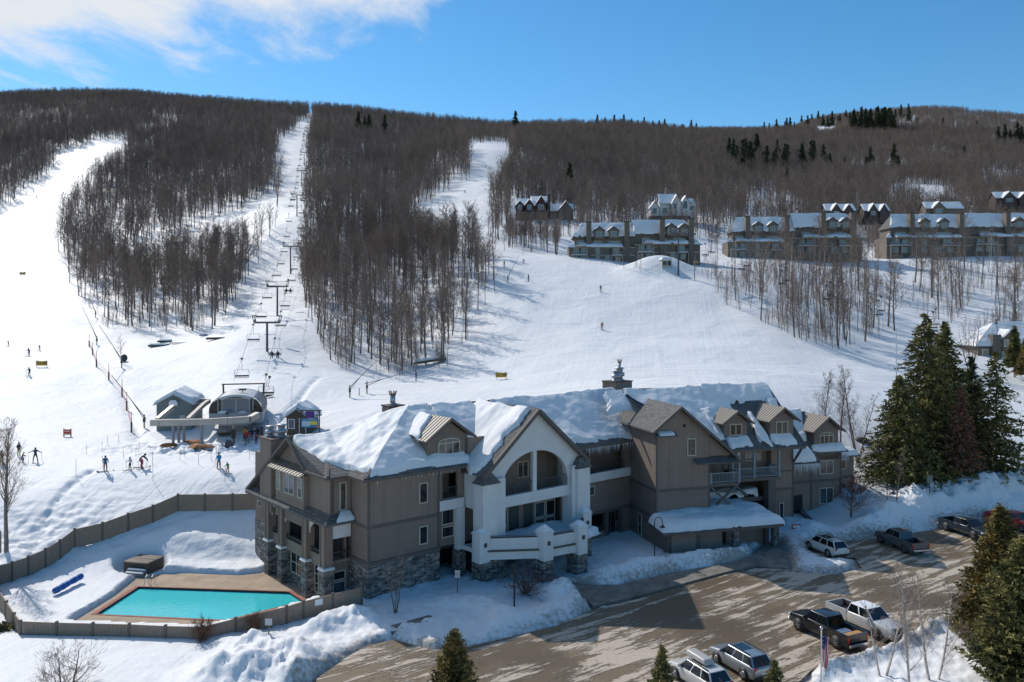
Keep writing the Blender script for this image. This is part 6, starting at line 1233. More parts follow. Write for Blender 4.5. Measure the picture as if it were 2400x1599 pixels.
MB().beam((-1.2, 0, -1), (-1.2, 0, ztop), .06).beam((1.2, 0, -1), (1.2, 0, ztop), .06).beam((-1.4, 0, ztop), (1.5, 0, ztop), .06).beam((-1.2, 0, ztop-.4), (-.8, 0, ztop), .04).beam((1.2, 0, ztop-.4), (.8, 0, ztop), .04).build('frame', TIM, sg)
MB().box(-1.12, 1.12, -.08, -.04, z2, z1).build('board', mat('sign_blue', (.015, .22, .42), .5), sg)
MB().box(-1.05, .0, -.1, -.08, z2+.15, z1-.33).build('map_panel', mat('pale_blue', (.45, .6, .65), .6), sg); MB().box(0, .95, -.1, -.08, z2+.35, z1-.33).build('list_panel', mat('sign_yellow', (.75, .6, .08), .6), sg); MB().box(.75, 1.1, -.1, -.08, z2+.02, z2+.22).build('orange_panel', mat('sign_orange', (.7, .22, .05), .6), sg)
text_obj('TRAIL CONDITIONS', .19, mat('white_frame', (.7, .7, .68)), Matrix.Translation((0, -.1, z1-.16)) @ Matrix.Rotation(R(90), 4, 'X'), sg)
MB().box(-.6, .55, -.03, .0, z1+.08, ztop-.1).build('purple_panel', mat('sign_purple', (.10, .03, .22), .6), sg)
# lift mazes: dark signs and poles near the loading point
for px_, rt, d_, lab in ((547, 1021, 103, 'dark padded post left of the loading lane'), (613, 1018, 103, 'dark padded post right of the loading lane')):
    q = D(px_, d_); tag(MB().box(-.25, .25, -.05, .05, 1.0, 2.2).beam((0, 0, -.3), (0, 0, 2.2), .05).build('lane_sign', BLK, loc=tuple(q)), lab, 'sign')
post(627, 984, 104, .05, BLK, 'tall thin black pole right of the lift loading area', 'pole', 'pole')
q = D(536, 101); tag(MB().box(-.4, .4, -.3, .3, 0, .9).taper(-.35, .35, -.25, .25, .9, 1.2, .1, .1).build('equipment_box', mat('dark_grey', (.07, .07, .08), .7), loc=tuple(q)), 'dark equipment box left of the loading lane', 'box')
# chairs at the station
for a, yw, l in ((at(532, 990, 106), .1, 'empty quad chair parked under the left side of the lift station'), (at(632, 905, 117), 1.2, 'quad chair leaving the right side of the lift station'), (at(590, 985, 106), .1, 'quad chair loading skiers under the lift station')):
    c_ = copy_tree(ch0); c_.location = a+Vector((0, 0, 1.3 if 'leaving' in l else 1.2)); c_.rotation_euler = (0, 0, yawA+yw); tag(c_, l, 'lift chair'); c_['group'] = 'chairs at the lift station'
EART = mat('bare_earth', (.30, .13, .055), .95, noise=(1.2, .3))
for k, (px_, r_, w_, h_) in enumerate(((456, 1036, 1.5, .6), (398, 1044, 1.1, .3), (470, 1046, 1.6, .35), (526, 1018, 1.0, .4))):
    q = H(px_, r_)+Vector((0, 0, .1)); m_ = MB(); n = 22; ring = [(w_*math.cos(i*6.283/n)*(1+.35*math.sin(i*2.7+k)), h_*2*math.sin(i*6.283/n)*(1+.35*math.cos(i*3.3+k)), -.25) for i in range(n)]; m_.add([(0, 0, .14)]+[(a*.6, b*.6, .10) for a, b, c_ in ring]+ring, [(0, 1+i, 1+(i+1) % n) for i in range(n)]+[(1+i, 1+n+i, 1+n+(i+1) % n, 1+(i+1) % n) for i in range(n)], 0, True)
    o_ = m_.build('bare_ground', EART, loc=tuple(q)); tag(o_, kind='structure')

# ------------------------------------------------------------ far houses
CT = siding('condo_siding', (.155, .128, .102), 'h'); CTT = mat('condo_trim', (.36, .31, .25), .8); CG = mat('condo_glass', (.07, .11, .13), .1, spec=.8); BRAIL = mat('grey_balustrade', (.26, .30, .33), .7)
def condo(px0, px1, row0, d_, rows_h, label, seed, yaw=0, split=.5, drop=1.4, units=2):
    """four-storey terrace: lower balconied storeys, mid snowy skirt roof, steep roof with paired gable dormers between chimneys"""
    random.seed(seed); xl = (px0-1200)/F*d_; xr = (px1-1200)/F*d_; L = xr-xl; z = CAMZ-(row0-HR)*d_/F
    c_ = empty('condominium', (xl, d_, z), yaw, label, 'building'); W = 9; H0 = rows_h
    Hh = H0*d_/F; z1 = Hh*.40; z2 = Hh*.60; z3 = Hh*.72
    for u in range(units):
        a = L*u/units; b = L*(u+1)/units; dz = (drop if u == units-1 and units > 1 and drop else 0) if drop > 0 else (0 if u == units-1 else -drop)
        w_c = b-a; m_ = MB(); m_.box(a, b, .5*(u % 2), W, -3, z1+dz).box(a+(1.8 if u == 0 else 0), b-(1.8 if u == units-1 else 0), 1.2+.5*(u % 2), W, z1+dz, z2+dz+.8); m_.build('wall', CT, c_)
        rf = MB(); ea = a+(1.2 if u == 0 else -.2); eb = b-(1.2 if u == units-1 else -.2); y0 = .6+.5*(u % 2); zr = Hh+dz; ze = z2+dz+.6; hipL = 2.4 if u == 0 else 0; hipR = 2.4 if u == units-1 else 0
        slab(rf, [(ea, y0, ze), (eb, y0, ze), (eb-hipR, W*.55, zr), (ea+hipL, W*.55, zr)]); slab(rf, [(ea, W, ze), (ea+hipL, W*.55, zr), (eb-hipR, W*.55, zr), (eb, W, ze)])
        if hipL: slab(rf, [(ea, y0, ze), (ea+hipL, W*.55, zr), (ea, W, ze)])
        if hipR: slab(rf, [(eb, y0, ze), (eb, W, ze), (eb-hipR, W*.55, zr)])
        slab(rf, [(a+3.0, -.4, z1+dz+.1), (b-3.5, -.4, z1+dz+.1), (b-3.5, 1.4, z1+dz+.9), (a+3.0, 1.4, z1+dz+.9)], .15)
        if u == 0: slab(rf, [(-.5, -.2, z1-.2), (2.0, -.2, z1-.2), (2.0, 2, z1+1.6), (1.4, 2, z1+1.6)], .15)
        if u == units-1: slab(rf, [(L-2.0, -.2, z1+dz-.2), (L+.5, -.2, z1+dz-.2), (L-1.4, 2, z1+dz+1.6), (L-2.0, 2, z1+dz+1.6)], .15)
        MB().box(a-.03, b+.03, .44*(u % 2)-.03+.03*(u % 2), .6+.5*(u % 2), z1*.46+dz, z1*.46+dz+.3).box(a-.03, b+.03, -.04+.5*(u % 2), .6+.5*(u % 2), z1+dz-.25, z1+dz).build('trim_band', CTT, c_)
        for f0, f1 in ((.05, .26), (.62, .82)): MB().box(a+w_c*f0, a+w_c*f1, .5*(u % 2)-.025, .5*(u % 2)+.1, .05+dz, z1*.44+dz).box(a+w_c*f0, a+w_c*f1, .5*(u % 2)-.025, .5*(u % 2)+.1, z1*.5+dz, z1*.9+dz).build('painted_recess', mat('recess_shade', (.07, .06, .05), .9), c_)  # flat dark panels: shade of recesses behind the balconies painted on, nothing set back
        rf.build('roof', SHIN, c_)
        snowpatch(c_, I4, (ea, y0, ze), (eb, y0, ze), (eb-hipR, W*.55, zr), (ea+hipL, W*.55, zr), .45, 60, 20, (.35, -.1, -.2, -.1), seed+u, .8, .3); snowpatch(c_, I4, (a+2.9, -.45, z1+dz+.1), (b-3.4, -.45, z1+dz+.1), (b-3.4, 1.4, z1+dz+.9), (a+2.9, 1.4, z1+dz+.9), .5, 40, 8, (.05, .1, -.2, .1), seed+20+u, .2, .3)
        if u == 0: snowpatch(c_, I4, (-.5, -.2, z1-.2), (2.0, -.2, z1-.2), (2.0, 2, z1+1.6), (1.4, 2, z1+1.6), .3, 12, 8, (.05, .1, 0, .1), seed+30, .1, .3)
        if u == units-1: snowpatch(c_, I4, (L-2.0, -.2, z1+dz-.2), (L+.5, -.2, z1+dz-.2), (L-1.4, 2, z1+dz+1.6), (L-2.0, 2, z1+dz+1.6), .3, 12, 8, (.05, .1, 0, .1), seed+31, .1, .3)
        w = (b-a)
        for f in (.30, .88) if u == 0 else (.42, .86):
            cx_ = a+w*f; k_ = MB().box(cx_-.75, cx_+.75, -.1, 1.7, -3, zr+.15).box(cx_-.6, cx_+.6, 1.7, 2.6, z2+dz, zr+.1).build('chimney', CT, c_); MB().box(cx_-.85, cx_+.85, -.2, 1.8, zr+.15, zr+.4).build('chimney_cap', BLK, k_)
        for f in (.46, .68) if u == 0 else (.56, .76 if units > 1 else .7):
            cx_ = a+w*f; dm = MB().prism([(cx_-1.45, z2+dz-.1), (cx_+1.45, z2+dz-.1), (cx_+1.45, z3+dz+1.0), (cx_, z3+dz+2.2), (cx_-1.45, z3+dz+1.0)], .35, 4.2, 'y').build('dormer', CT, c_); r_ = MB()
            for s_ in (-1, 1): slab(r_, [(cx_, .1, z3+dz+2.4), (cx_, 4.5, z3+dz+2.4), (cx_+s_*1.8, 4.5, z3+dz+1.05), (cx_+s_*1.8, .1, z3+dz+1.05)], .12)
            r_.build('dormer_roof', SHIN, dm); window(cx_-1.0, cx_+1.0, z2+dz+.7, z3+dz+.8, .34, par=dm, cols=3, fm=mat('condo_window_frame', (.42, .40, .35)), glass=CG)
            snowpatch(dm, I4, (cx_-1.8, .6, z3+dz+1.1), (cx_-1.8, 4.4, z3+dz+1.1), (cx_, 4.4, z3+dz+2.45), (cx_, 1.6, z3+dz+2.45), .25, 10, 8, (.1, 0, 0, .2), seed+7, .2, .3)
        fmz = mat('condo_window_frame', (.42, .40, .35))
        for f0, f1, za, zb_ in ((.05, .14, .3, 2.2), (.17, .27, .2, 2.2), (.40, .47, .4, 2.1), (.55, .64, .1, 2.2), (.70, .78, .2, 2.2), (.06, .15, z1*.52, z1*.52+1.9), (.18, .26, z1*.52, z1*.52+1.9), (.40, .47, z1*.55, z1*.55+1.8), (.66, .76, z1*.52, z1*.52+1.9), (.38, .50, z1+.95, z1+1.9), (.60, .78, z1+.95, z1+1.9), (.12, .24, z1+.6, z1+2.0)):
            yy = (.5*(u % 2)-.03 if za < z1 else 1.2+.5*(u % 2)); window(a+w*f0, a+w*f1, za+dz, zb_+dz, yy-.02, par=c_, cols=2, fm=fmz, glass=CG)
        for f0, f1, zz in ((.03, .28, z1*.48), (.64, .80, z1*.46), (.10, .27, z1+.15)):
            x0, x1 = a+w*f0, a+w*f1; k_ = MB().box(x0, x1, -1.3, .5, zz+dz-.15, zz+dz).beam((x0, -1.25, -3), (x0, -1.25, zz+dz), .08).beam((x1, -1.25, -3), (x1, -1.25, zz+dz), .08).build('balcony', CTT, c_)
            m_ = MB(); m_.box(x0, x1, -1.33, -1.27, zz+dz+.9, zz+dz+1.0)
            for i in range(int((x1-x0)/.28)+1): m_.box(x0+i*.28-.03, x0+i*.28+.03, -1.32, -1.28, zz+dz, zz+dz+.95)
            m_.build('railing', BRAIL, k_); MB().taper(x0+.05, x1-.05, -1.2, -.2, zz+dz, zz+dz+.35, .2, .2).build('snow_cap', SNOW, k_)
    return c_
condo(1334, 1642, 617, 236, 95, 'tan condominium with snowy roofs behind the black lift tower on the open slope', 700, 0, drop=.9)
condo(1706, 2016, 605, 262, 96, 'tan condominium with snowy roof and dormers half hidden by the middle copse', 720, R(-3), drop=1.2)
condo(2078, 2480, 594, 268, 93, 'tan condominium with snowy roof at the right, cut by the picture edge', 740, 0, drop=.3)
def gabled(parent, x0, x1, y0, y1, z0, z1, zp, wallm, axis='y', ov=.4, th=.35, name='wall', seed=0, nw=1):
    """gabled block, ridge along y (gable to the viewer) or along x"""
    if axis == 'y':
        xc = (x0+x1)/2; MB().prism([(x0, z0), (x1, z0), (x1, z1), (xc, zp), (x0, z1)], y0, y1, 'y').build(name, wallm, parent); sl = (zp-z1)/((x1-x0)/2)
        for s_, xe in ((-1, x0-ov), (1, x1+ov)):
            ze = z1-sl*ov; r = MB(); slab(r, [(xc, y0-ov, zp+.08), (xc, y1, zp+.08), (xe, y1, ze+.08), (xe, y0-ov, ze+.08)], .14); ro_ = r.build('roof', SHIN, parent)
            snowpatch(ro_, I4, (xe, y0-ov+.15, ze+.08), (xe, y1, ze+.08), (xc, y1, zp+.08), (xc, y0-ov+.15, zp+.08), th, 14, 10, (.1, 0, -.3, .05), seed, .15, .25)
    else:
        yc = (y0+y1)/2; MB().prism([(y0, z0), (y1, z0), (y1, z1), (yc, zp), (y0, z1)], x0, x1, 'x').build(name, wallm, parent); sl = (zp-z1)/((y1-y0)/2); ze = z1-sl*ov; r = MB()
        slab(r, [(x0-ov, y0-ov, ze+.08), (x1+ov, y0-ov, ze+.08), (x1+ov, yc, zp+.08), (x0-ov, yc, zp+.08)], .14); slab(r, [(x0-ov, yc, zp+.08), (x1+ov, yc, zp+.08), (x1+ov, y1+ov, ze+.08), (x0-ov, y1+ov, ze+.08)], .14); ro_ = r.build('roof', SHIN, parent)
        snowpatch(ro_, I4, (x0-ov, y0-ov, ze+.08), (x1+ov, y0-ov, ze+.08), (x1+ov, yc, zp+.08), (x0-ov, yc, zp+.08), th, 30, 12, (.15, .1, -.3, .1), seed, .3, .25)
def house(px0, px1, row0, d_, label):
    xl = (px0-1200)/F*d_; xr = (px1-1200)/F*d_; z = CAMZ-(row0-HR)*d_/F; c_ = empty('house', (xl, d_, z), 0, label, 'house'); return c_, xr-xl, d_/F
c_, L, k_ = house(1209, 1350, 506, 330, 'dark red house with snowy gables in the woods left of the condominiums')
REDW = mat('dark_red_wall', (.075, .032, .03), .8, noise=(2, .2)); WF = mat('white_frame', (.7, .7, .68))
gabled(c_, 0, 12, 2, 9, -3, 4.6, 7.4, REDW, 'x', seed=1); gabled(c_, .3, 3, .6, 5, -1, 4.8, 6.2, REDW, seed=2); gabled(c_, 4.2, 7.0, .3, 5, -1, 5, 6.8, REDW, seed=3); gabled(c_, 8.6, 12.3, 0, 6, -1, 5.4, 8.2, REDW, seed=4); gabled(c_, 6.5, 13.5, 3.5, 9.5, 3, 6.2, 8.6, REDW, 'x', seed=5)
gabled(c_, 13.5, 24, 3, 8, -2, 2.6, 5.2, CT, 'x', seed=6); gabled(c_, 18, 23.5, 1, 7, -2, 2.8, 6.2, CT, seed=7); MB().box(0, 13.2, -1.0, .3, -3, -2.2+3.9).build('deck', mat('deck_brown', (.12, .085, .07), .8), c_)
MB().box(13.2, 14.3, 2, 3.4, -2, 9.4).build('chimney', mat('brick_brown', (.09, .05, .04)), c_)
for a, b, y_ in ((.9, 2.4, .58), (4.8, 6.4, .28), (9.3, 11.6, -.02)): window(a, b, 2.6, 4.6, y_, par=c_, cols=2, fm=WF, glass=CG)
c_, L, k_ = house(1525, 1628, 508, 345, 'white many-gabled house in the woods above the left condominium')
WHW = mat('white_wall', (.62, .60, .58), .8); 
gabled(c_, 0, 3.6, 0, 6, -1, 4.2, 6.6, WHW, seed=11); gabled(c_, 4.4, 12, 2.2, 9, -1, 6.2, 10.2, WHW, 'x', seed=12); gabled(c_, 9.2, 13.2, -.2, 6, -1, 6, 9.4, WHW, seed=13); gabled(c_, 13.4, 17.2, .6, 6, -1, 6, 9.0, WHW, seed=14); gabled(c_, 15.5, 19.4, 1.5, 7, -1, 5, 8, WHW, 'x', seed=15)
for a, b, z_, y_ in ((.9, 2.6, 1.4, -.02), (9.9, 11.2, 3.4, -.22), (14.2, 16.0, 3.6, .58), (5.6, 7.4, 1.8, 2.18), (17.0, 18.8, 3.0, 1.48), (14.6, 15.8, 5.8, .58)): window(a, b, z_, z_+(2.2 if z_ < 5 else 1.0), y_, par=c_, cols=2, fm=mat('dark_frame', (.05, .06, .07)), glass=CG)
MB().box(-1, 17, -1.6, -.3, -4, .1).build('deck', mat('deck_brown', (.12, .085, .07)), c_)
for k, (a, b, r_, d_, lab) in enumerate(((1940, 2010, 506, 345, 'dark house with two snowy gables in the trees above the middle condominium'), (2030, 2090, 506, 345, 'dark house right of the two-gabled one above the middle condominium'), (2175, 2265, 500, 360, 'small tan-gabled house in the trees above the right condominium'), (2340, 2430, 475, 380, 'house with a wide snowy roof at the right edge of the woods'))):
    c_, L, k_ = house(a, b, r_, d_, lab); wm_ = REDW if k == 9 else mat('dark_brown_wall', (.07, .055, .05), .8) if k != 2 else CT
    gabled(c_, 0, L, 2, 8, -3, 2.6, 5.4, wm_, 'x', seed=20+k); gabled(c_, L*.15, L*.45, .4, 6, -3, 2.6, 5.2, wm_, seed=30+k)
    if k != 2: gabled(c_, L*.58, L*.86, .6, 6, -3, 2.6, 5.0, wm_, seed=40+k)
    window(L*.22, L*.38, .4, 2.0, .38, par=c_, cols=2, fm=WF, glass=CG)
# right-hand chalet
c_, L, k_ = house(2292, 2470, 850, 165, 'tan chalet with a broad snowy roof behind the spruces at the right edge')
MB().box(0, 16, 0, 9, -6, 3.4).build('wall', CT, c_); rf = MB(); slab(rf, [(-.6, -.6, 3.4), (16, -.6, 3.4), (16, 4.5, 7.8), (6, 4.5, 7.8)]); slab(rf, [(-.6, -.6, 3.4), (6, 4.5, 7.8), (-.6, 9.6, 3.4)]); rf.build('roof', SHIN, c_)
snowpatch(c_, I4, (-.6, -.6, 3.4), (16, -.6, 3.4), (16, 4.5, 7.8), (6, 4.5, 7.8), .6, 50, 20, (.1, 0, -.2, -.2), 160, .3, .2); snowpatch(c_, I4, (-.6, 9.6, 3.4), (-.6, -.6, 3.4), (6, 4.5, 7.8), (6, 4.6, 7.8), .6, 30, 20, (.1, -.2, -.2, .1), 161, .3, .2)
MB().box(2.6, 4.3, -.9, .9, -6, 5.8).build('chimney', CT, c_); gabled(c_, 4.6, 7.8, -.7, 4, 2.6, 5.0, 6.5, CT, seed=50); gabled(c_, 10.4, 13.6, -.7, 4, 2.6, 5.0, 6.5, CT, seed=51)
window(5.0, 7.2, 3.3, 4.8, -.72, par=c_, cols=3, fm=WF, glass=CG); window(5.0, 7.0, .6, 2.3, -.02, par=c_, cols=2, fm=WF, glass=CG); window(.8, 2.2, 1.2, 2.8, -.02, par=c_, cols=1, fm=WF, glass=CG); window(10.8, 13, 3.3, 4.8, -.72, par=c_, cols=3, fm=WF, glass=CG)
rf = MB(); slab(rf, [(-1.4, -2.4, .0), (16, -2.4, .0), (16, 0, .9), (-1.4, 0, .9)], .15); rf.build('porch_roof', SHIN, c_); snowpatch(c_, I4, (-1.4, -2.4, .0), (16, -2.4, .0), (16, 0, .9), (-1.4, 0, .9), .5, 50, 10, (.05, 0, 0, .05), 165, .2, .2)
# ------------------------------------------------------------ vehicles
RUB = mat('rubber', (.018, .018, .018), .85); CHR = mat('chrome', (.6, .6, .6), .15, .9); RIMM = mat('alloy_rim', (.35, .35, .36), .35, .8); TAIL = mat('tail_lamp', (.45, .015, .015), .2); HEAD = mat('headlamp', (.65, .68, .7), .1); CGL = mat('car_glass', (.008, .01, .013), .04, spec=.9); PLA = mat('black_plastic', (.02, .02, .02), .6)
def paint(name, col, metal=.3): return mat('paint_'+name, col, .3, metal, coat=.6)
def wheels(t, wb, tw_, r):
    for sx in (-1, 1):
        for sy in (-1, 1):
            w_ = MB().disc((sx*tw_/2, sy*wb/2, r), (1, 0, 0), r, .25, 0, 20).build('wheel', RUB, t); k = MB().disc((sx*(tw_/2+.10), sy*wb/2, r), (1, 0, 0), r*.62, .09, 0, 16)
            for i in range(5): a = i*1.2566; k.beam((sx*(tw_/2+.15), sy*wb/2, r), (sx*(tw_/2+.15), sy*wb/2+math.cos(a)*r*.55, r+math.sin(a)*r*.55), .04)
            k.build('rim', RIMM, w_)
def shell(t, stations, m_, name='body', bev=.05):
    """loft along y: (y, z_bottom, z_shoulder, z_top, half width at shoulder, half width at top)"""
    mb = MB(); vs = []
    for y, zb, zs, zt, ws, wt in stations: vs += [(-ws*.95, y, zb), (-ws, y, (zb+zs)/2), (-ws*.985, y, zs), (-wt, y, zt), (wt, y, zt), (ws*.985, y, zs), (ws, y, (zb+zs)/2), (ws*.95, y, zb)]
    n = len(stations); fs = [tuple(range(7, -1, -1)), tuple(range((n-1)*8, n*8))]
    for i in range(n-1):
        for j in range(8): k = (j+1) % 8; fs.append((i*8+j, i*8+k, (i+1)*8+k, (i+1)*8+j))
    return mb.add(vs, fs).build(name, m_, t, bevel=bev)
def arches_(t, wb, hw, r, m_=None):
    for sx in (-1, 1):
        for sy in (-1, 1): MB().disc((sx*(hw-.02), sy*wb/2, r+.05), (1, 0, 0), r*1.22, .10, 0, 20).build('wheel_arch', m_ or PLA, t)
def glasshouse(t, ys, zb, zt, wb_, wt_, m_paint, pillars, name='cabin', rails=False, sun_=False):
    """cabin: ys = windscreen foot, roof front, roof rear, rear foot (front positive)"""
    y0, y1, y2, y3 = ys; vs = [(-wb_, y0, zb), (wb_, y0, zb), (wb_, y3, zb), (-wb_, y3, zb), (-wt_, y1, zt), (wt_, y1, zt), (wt_, y2, zt), (-wt_, y2, zt)]
    c_ = MB().add(vs, [(0, 1, 2, 3), (4, 5, 6, 7), (0, 1, 5, 4), (1, 2, 6, 5), (2, 3, 7, 6), (3, 0, 4, 7)]).build(name, m_paint, t, bevel=.05)
    V = [Vector(v) for v in vs]
    def quad(a, b, c, d, ins, off, nm):
        cc = (a+b+c+d)/4; n_ = ((b-a).cross(d-a)).normalized(); n_ = n_ if n_.dot(cc-Vector((0, (y0+y3)/2, (zb+zt)/2))) > 0 else -n_
        q = [p.lerp(cc, ins)+n_*off for p in (a, b, c, d)]; m_ = MB().add(q+[p-n_*.02 for p in q], [(0, 1, 2, 3), (4, 7, 6, 5)]+[(i, (i+1) % 4, (i+1) % 4+4, i+4) for i in range(4)]); return m_.build(nm, CGL, t)
    quad(V[0], V[1], V[5], V[4], .10, .012, 'windscreen'); quad(V[3], V[2], V[6], V[7], .14, .012, 'rear_window')
    for s_ in (-1, 1):
        a, b, c, d = (V[0], V[3], V[7], V[4]) if s_ < 0 else (V[1], V[2], V[6], V[5]); fr = [0]+list(pillars)+[1]
        for f0, f1 in zip(fr[:-1], fr[1:]): quad(a.lerp(b, f0), a.lerp(b, f1), d.lerp(c, f1), d.lerp(c, f0), .13, .012, 'side_window')
    for s_ in (-1, 1): MB().box(s_*wb_+(.02 if s_ > 0 else -.22), s_*wb_+(.22 if s_ > 0 else -.02), y0-.35, y0-.2, zb+.02, zb+.2).build('mirror', m_paint, t, bevel=.02)
    if rails:
        m2 = MB()
        for s_ in (-1, 1): m2.beam((s_*wt_*.9, y1-.1, zt+.07), (s_*wt_*.9, y2+.1, zt+.07), .025)
        m2.build('roof_rail', BLK, t)
    if sun_: MB().box(-wt_*.6, wt_*.6, (y1+y2)/2-.1, y1-.15, zt, zt+.015).build('sunroof', CGL, t)
    return c_
def lamps(t, yf, yr, hw, zf, zr, w_=.3, tall=False):
    for s_ in (-1, 1):
        MB().box(*sorted((s_*hw*.98, s_*(hw-w_))), yf-.12, yf+.015, zf-.09, zf+.09).build('headlight', HEAD, t, bevel=.015)
        MB().box(*sorted((s_*hw*.985, s_*(hw-(.16 if tall else .28)))), yr-.015, yr+.15, zr-(.22 if tall else .1), zr+(.22 if tall else .1)).build('tail_light', TAIL, t, bevel=.015)
def pickup(x, y, yaw, m_, label, snow=False, bed=BLK, two=None, roofm=None, L=5.8):
    t = empty('pickup_truck', (x, y, .02), yaw, label, 'pickup truck'); wb, hw, r = 3.6, .98, .40
    shell(t, [(L/2, .5, .85, .95, .80, .72), (L/2-.12, .42, .95, 1.10, .93, .84), (1.55, .40, 1.0, 1.22, .98, .88), (.95, .40, 1.05, 1.25, .98, .92), (-.95, .40, 1.08, 1.22, .98, .92)], m_)
    mb = MB(); mb.box(-.98, -.86, -L/2, -.95, .45, 1.27).box(.86, .98, -L/2, -.95, .45, 1.27).box(-.86, .86, -L/2, -L/2+.1, .55, 1.27).box(-.86, .86, -L/2, -.95, .45, .75); mb.build('bed', m_, t)
    MB().box(-.86, .86, -L/2+.1, -.95, .75, .77).box(-.86, -.85, -L/2+.1, -.95, .77, 1.2).box(.85, .86, -L/2+.1, -.95, .77, 1.2).build('bed_liner', bed, t)
    glasshouse(t, (1.45, .75, -.75, -.98), 1.2, 1.86, .90, .74, m_ if roofm is None else roofm, (.52,))
    arches_(t, wb, hw, r); wheels(t, wb, 1.72, r); lamps(t, L/2-.02, -L/2, hw, .95, .95, tall=True)
    MB().box(-.92, .92, L/2-.06, L/2+.1, .42, .66).build('front_bumper', CHR, t, bevel=.03); MB().box(-.92, .92, -L/2-.18, -L/2, .45, .65).build('rear_bumper', CHR, t, bevel=.03); MB().box(-.5, .5, L/2-.02, L/2+.03, .72, 1.05).build('grille', BLK, t)
    if snow: MB().taper(-.8, .8, -1.9, -1.0, .77, 1.05, .2, .2).build('bed_snow', SNOW, t, bevel=.05)
    return t
def suv(x, y, yaw, m_, label, wagon=False, box_=False, L=4.6, rails=True):
    t = empty('parked_car', (x, y, .02), yaw, label, 'car'); wb, hw, r = L*.58, .92, .36; h = 1.48 if wagon else 1.62
    shell(t, [(L/2, .42, .68, .76, .72, .60), (L/2-.15, .30, .78, .88, .86, .74), (L/2-1.0, .28, .86, 1.02, .92, .78), (L/2-1.35, .28, .90, 1.06, .92, .82), (-L/2+.5, .28, .98, 1.10, .92, .84), (-L/2+.08, .32, .95, 1.05, .88, .80), (-L/2, .42, .80, .95, .82, .72)], m_)
    glasshouse(t, (L/2-1.15, L/2-1.85, -L/2+.55, -L/2+.10), 1.02, h, .84, .66, m_, (.36, .68), rails=rails, sun_=True)
    arches_(t, wb, hw, r, PLA); wheels(t, wb, 1.62, r); lamps(t, L/2-.1, -L/2+.02, .84, .72, .95, .32)
    MB().box(-.86, .86, -L/2-.06, -L/2+.1, .32, .52).build('rear_bumper', PLA, t, bevel=.03); MB().box(-.4, .4, L/2-.03, L/2+.02, .5, .66).build('grille', BLK, t); MB().box(-.26, .26, -L/2-.02, -L/2+.02, .60, .72).build('number_plate', WF, t)
    if box_: MB().taper(-.42, .42, -1.1, 1.1, h+.1, h+.42, .08, .2).build('roof_box', mat('grey_box', (.42, .40, .38), .35), t, bevel=.09)
    return t
def yw(fx, fy): return math.atan2(fy, fx)-math.pi/2
pickup(23.3, 59.0, yw(-.42, .90), paint('black', (.012, .013, .016)), 'black pickup with snow and a board in its bed, parked left of the white pickup', True, bed=PLA, L=5.7)
MB().box(-.8, .8, -2.75, -2.1, 1.12, 1.16).build('plywood_board', mat('plywood', (.45, .24, .09), .7), [o for o in C.objects if o.name.startswith('pickup_truck')][0])
pickup(26.9, 60.6, yw(.42, -.90), paint('white', (.55, .54, .52), .1), 'dirty white pickup facing the camera, behind the black pickup', bed=mat('bed_dark', (.07, .045, .05)), roofm=mat('snowy_roof', (.72, .74, .78), .7), L=6.0)
pickup(39.8, 81.6, yw(-.22, .97), paint('grey', (.10, .11, .12)), 'dark grey pickup showing its tailgate, parked between the white car and the snow bank')
pickup(49.3, 86.4, yw(.28, -.96), paint('graphite', (.035, .045, .05)), 'dark green-grey pickup facing the lot below the big snow bank', bed=BLK)
pickup(56.2, 89.2, yw(.30, -.95), paint('red', (.42, .02, .025), .2), 'red pickup cut by the right edge of the picture')
suv(31.5, 80.0, yw(-.30, .95), paint('pearl', (.60, .60, .58), .1), 'white car with a black roof rack nosed into the snow beside the lodge entrance', L=4.9)
suv(15.4, 53.7, yw(-.42, .90), paint('silver', (.33, .36, .39), .6), 'silver-blue car with a dark sunroof, behind the white car with a roof box')
suv(12.1, 51.4, yw(-.42, .90), paint('pearl', (.60, .60, .58)), 'white car with a long grey roof box at the bottom edge', box_=True)
suv(7.6, 47.6, yw(-.42, .90), paint('black', (.012, .013, .016)), 'dark car roof just showing at the bottom edge')
# ------------------------------------------------------------ street furniture
def lamp_post(px_, row_, top_, d_, label, side=1, zb=None):
    q = at(px_, row_, d_); q.z = min(q.z, T(q.x, q.y)) if zb is None else zb; h = CAMZ-(top_-HR)*d_/F-q.z
    t = empty('lamp_post', q, 0, label, 'lamp post'); m_ = MB().beam((0, 0, -.3), (0, 0, h-.5), .065, 0, 8, .05); pr = None
    for k in range(9): a = math.pi*k/8; p_ = Vector((side*(.38-.38*math.cos(a)), 0, h-.5+.5*math.sin(a))); (m_.beam(pr, p_, .035) if pr else None); pr = p_
    m_.beam(pr, pr-Vector((0, 0, .25)), .035).build('pole', BLK, t); MB().disc((side*.76, 0, h-.85), (0, 0, 1), .28, .3, 0, 12, .08).build('lamp_shade', RAIL, t); return t
lamp_post(1534, 1312, 1212, 76.5, 'black hooked lamp post in front of the carport')
lamp_post(2079, 1225, 1138, 91, 'black hooked lamp post behind the dark grey pickup')
q = D(1205, 68.3); tag(MB().beam((0, 0, -.3), (0, 0, 3.6), .07, 0, 8).box(-.1, .1, -.1, .1, 3.6, 3.75).build('bollard_pole', BLK, loc=(q.x, 62.9*1.0, q.z)), 'plain dark pole standing in the snow in front of the portico', 'pole')
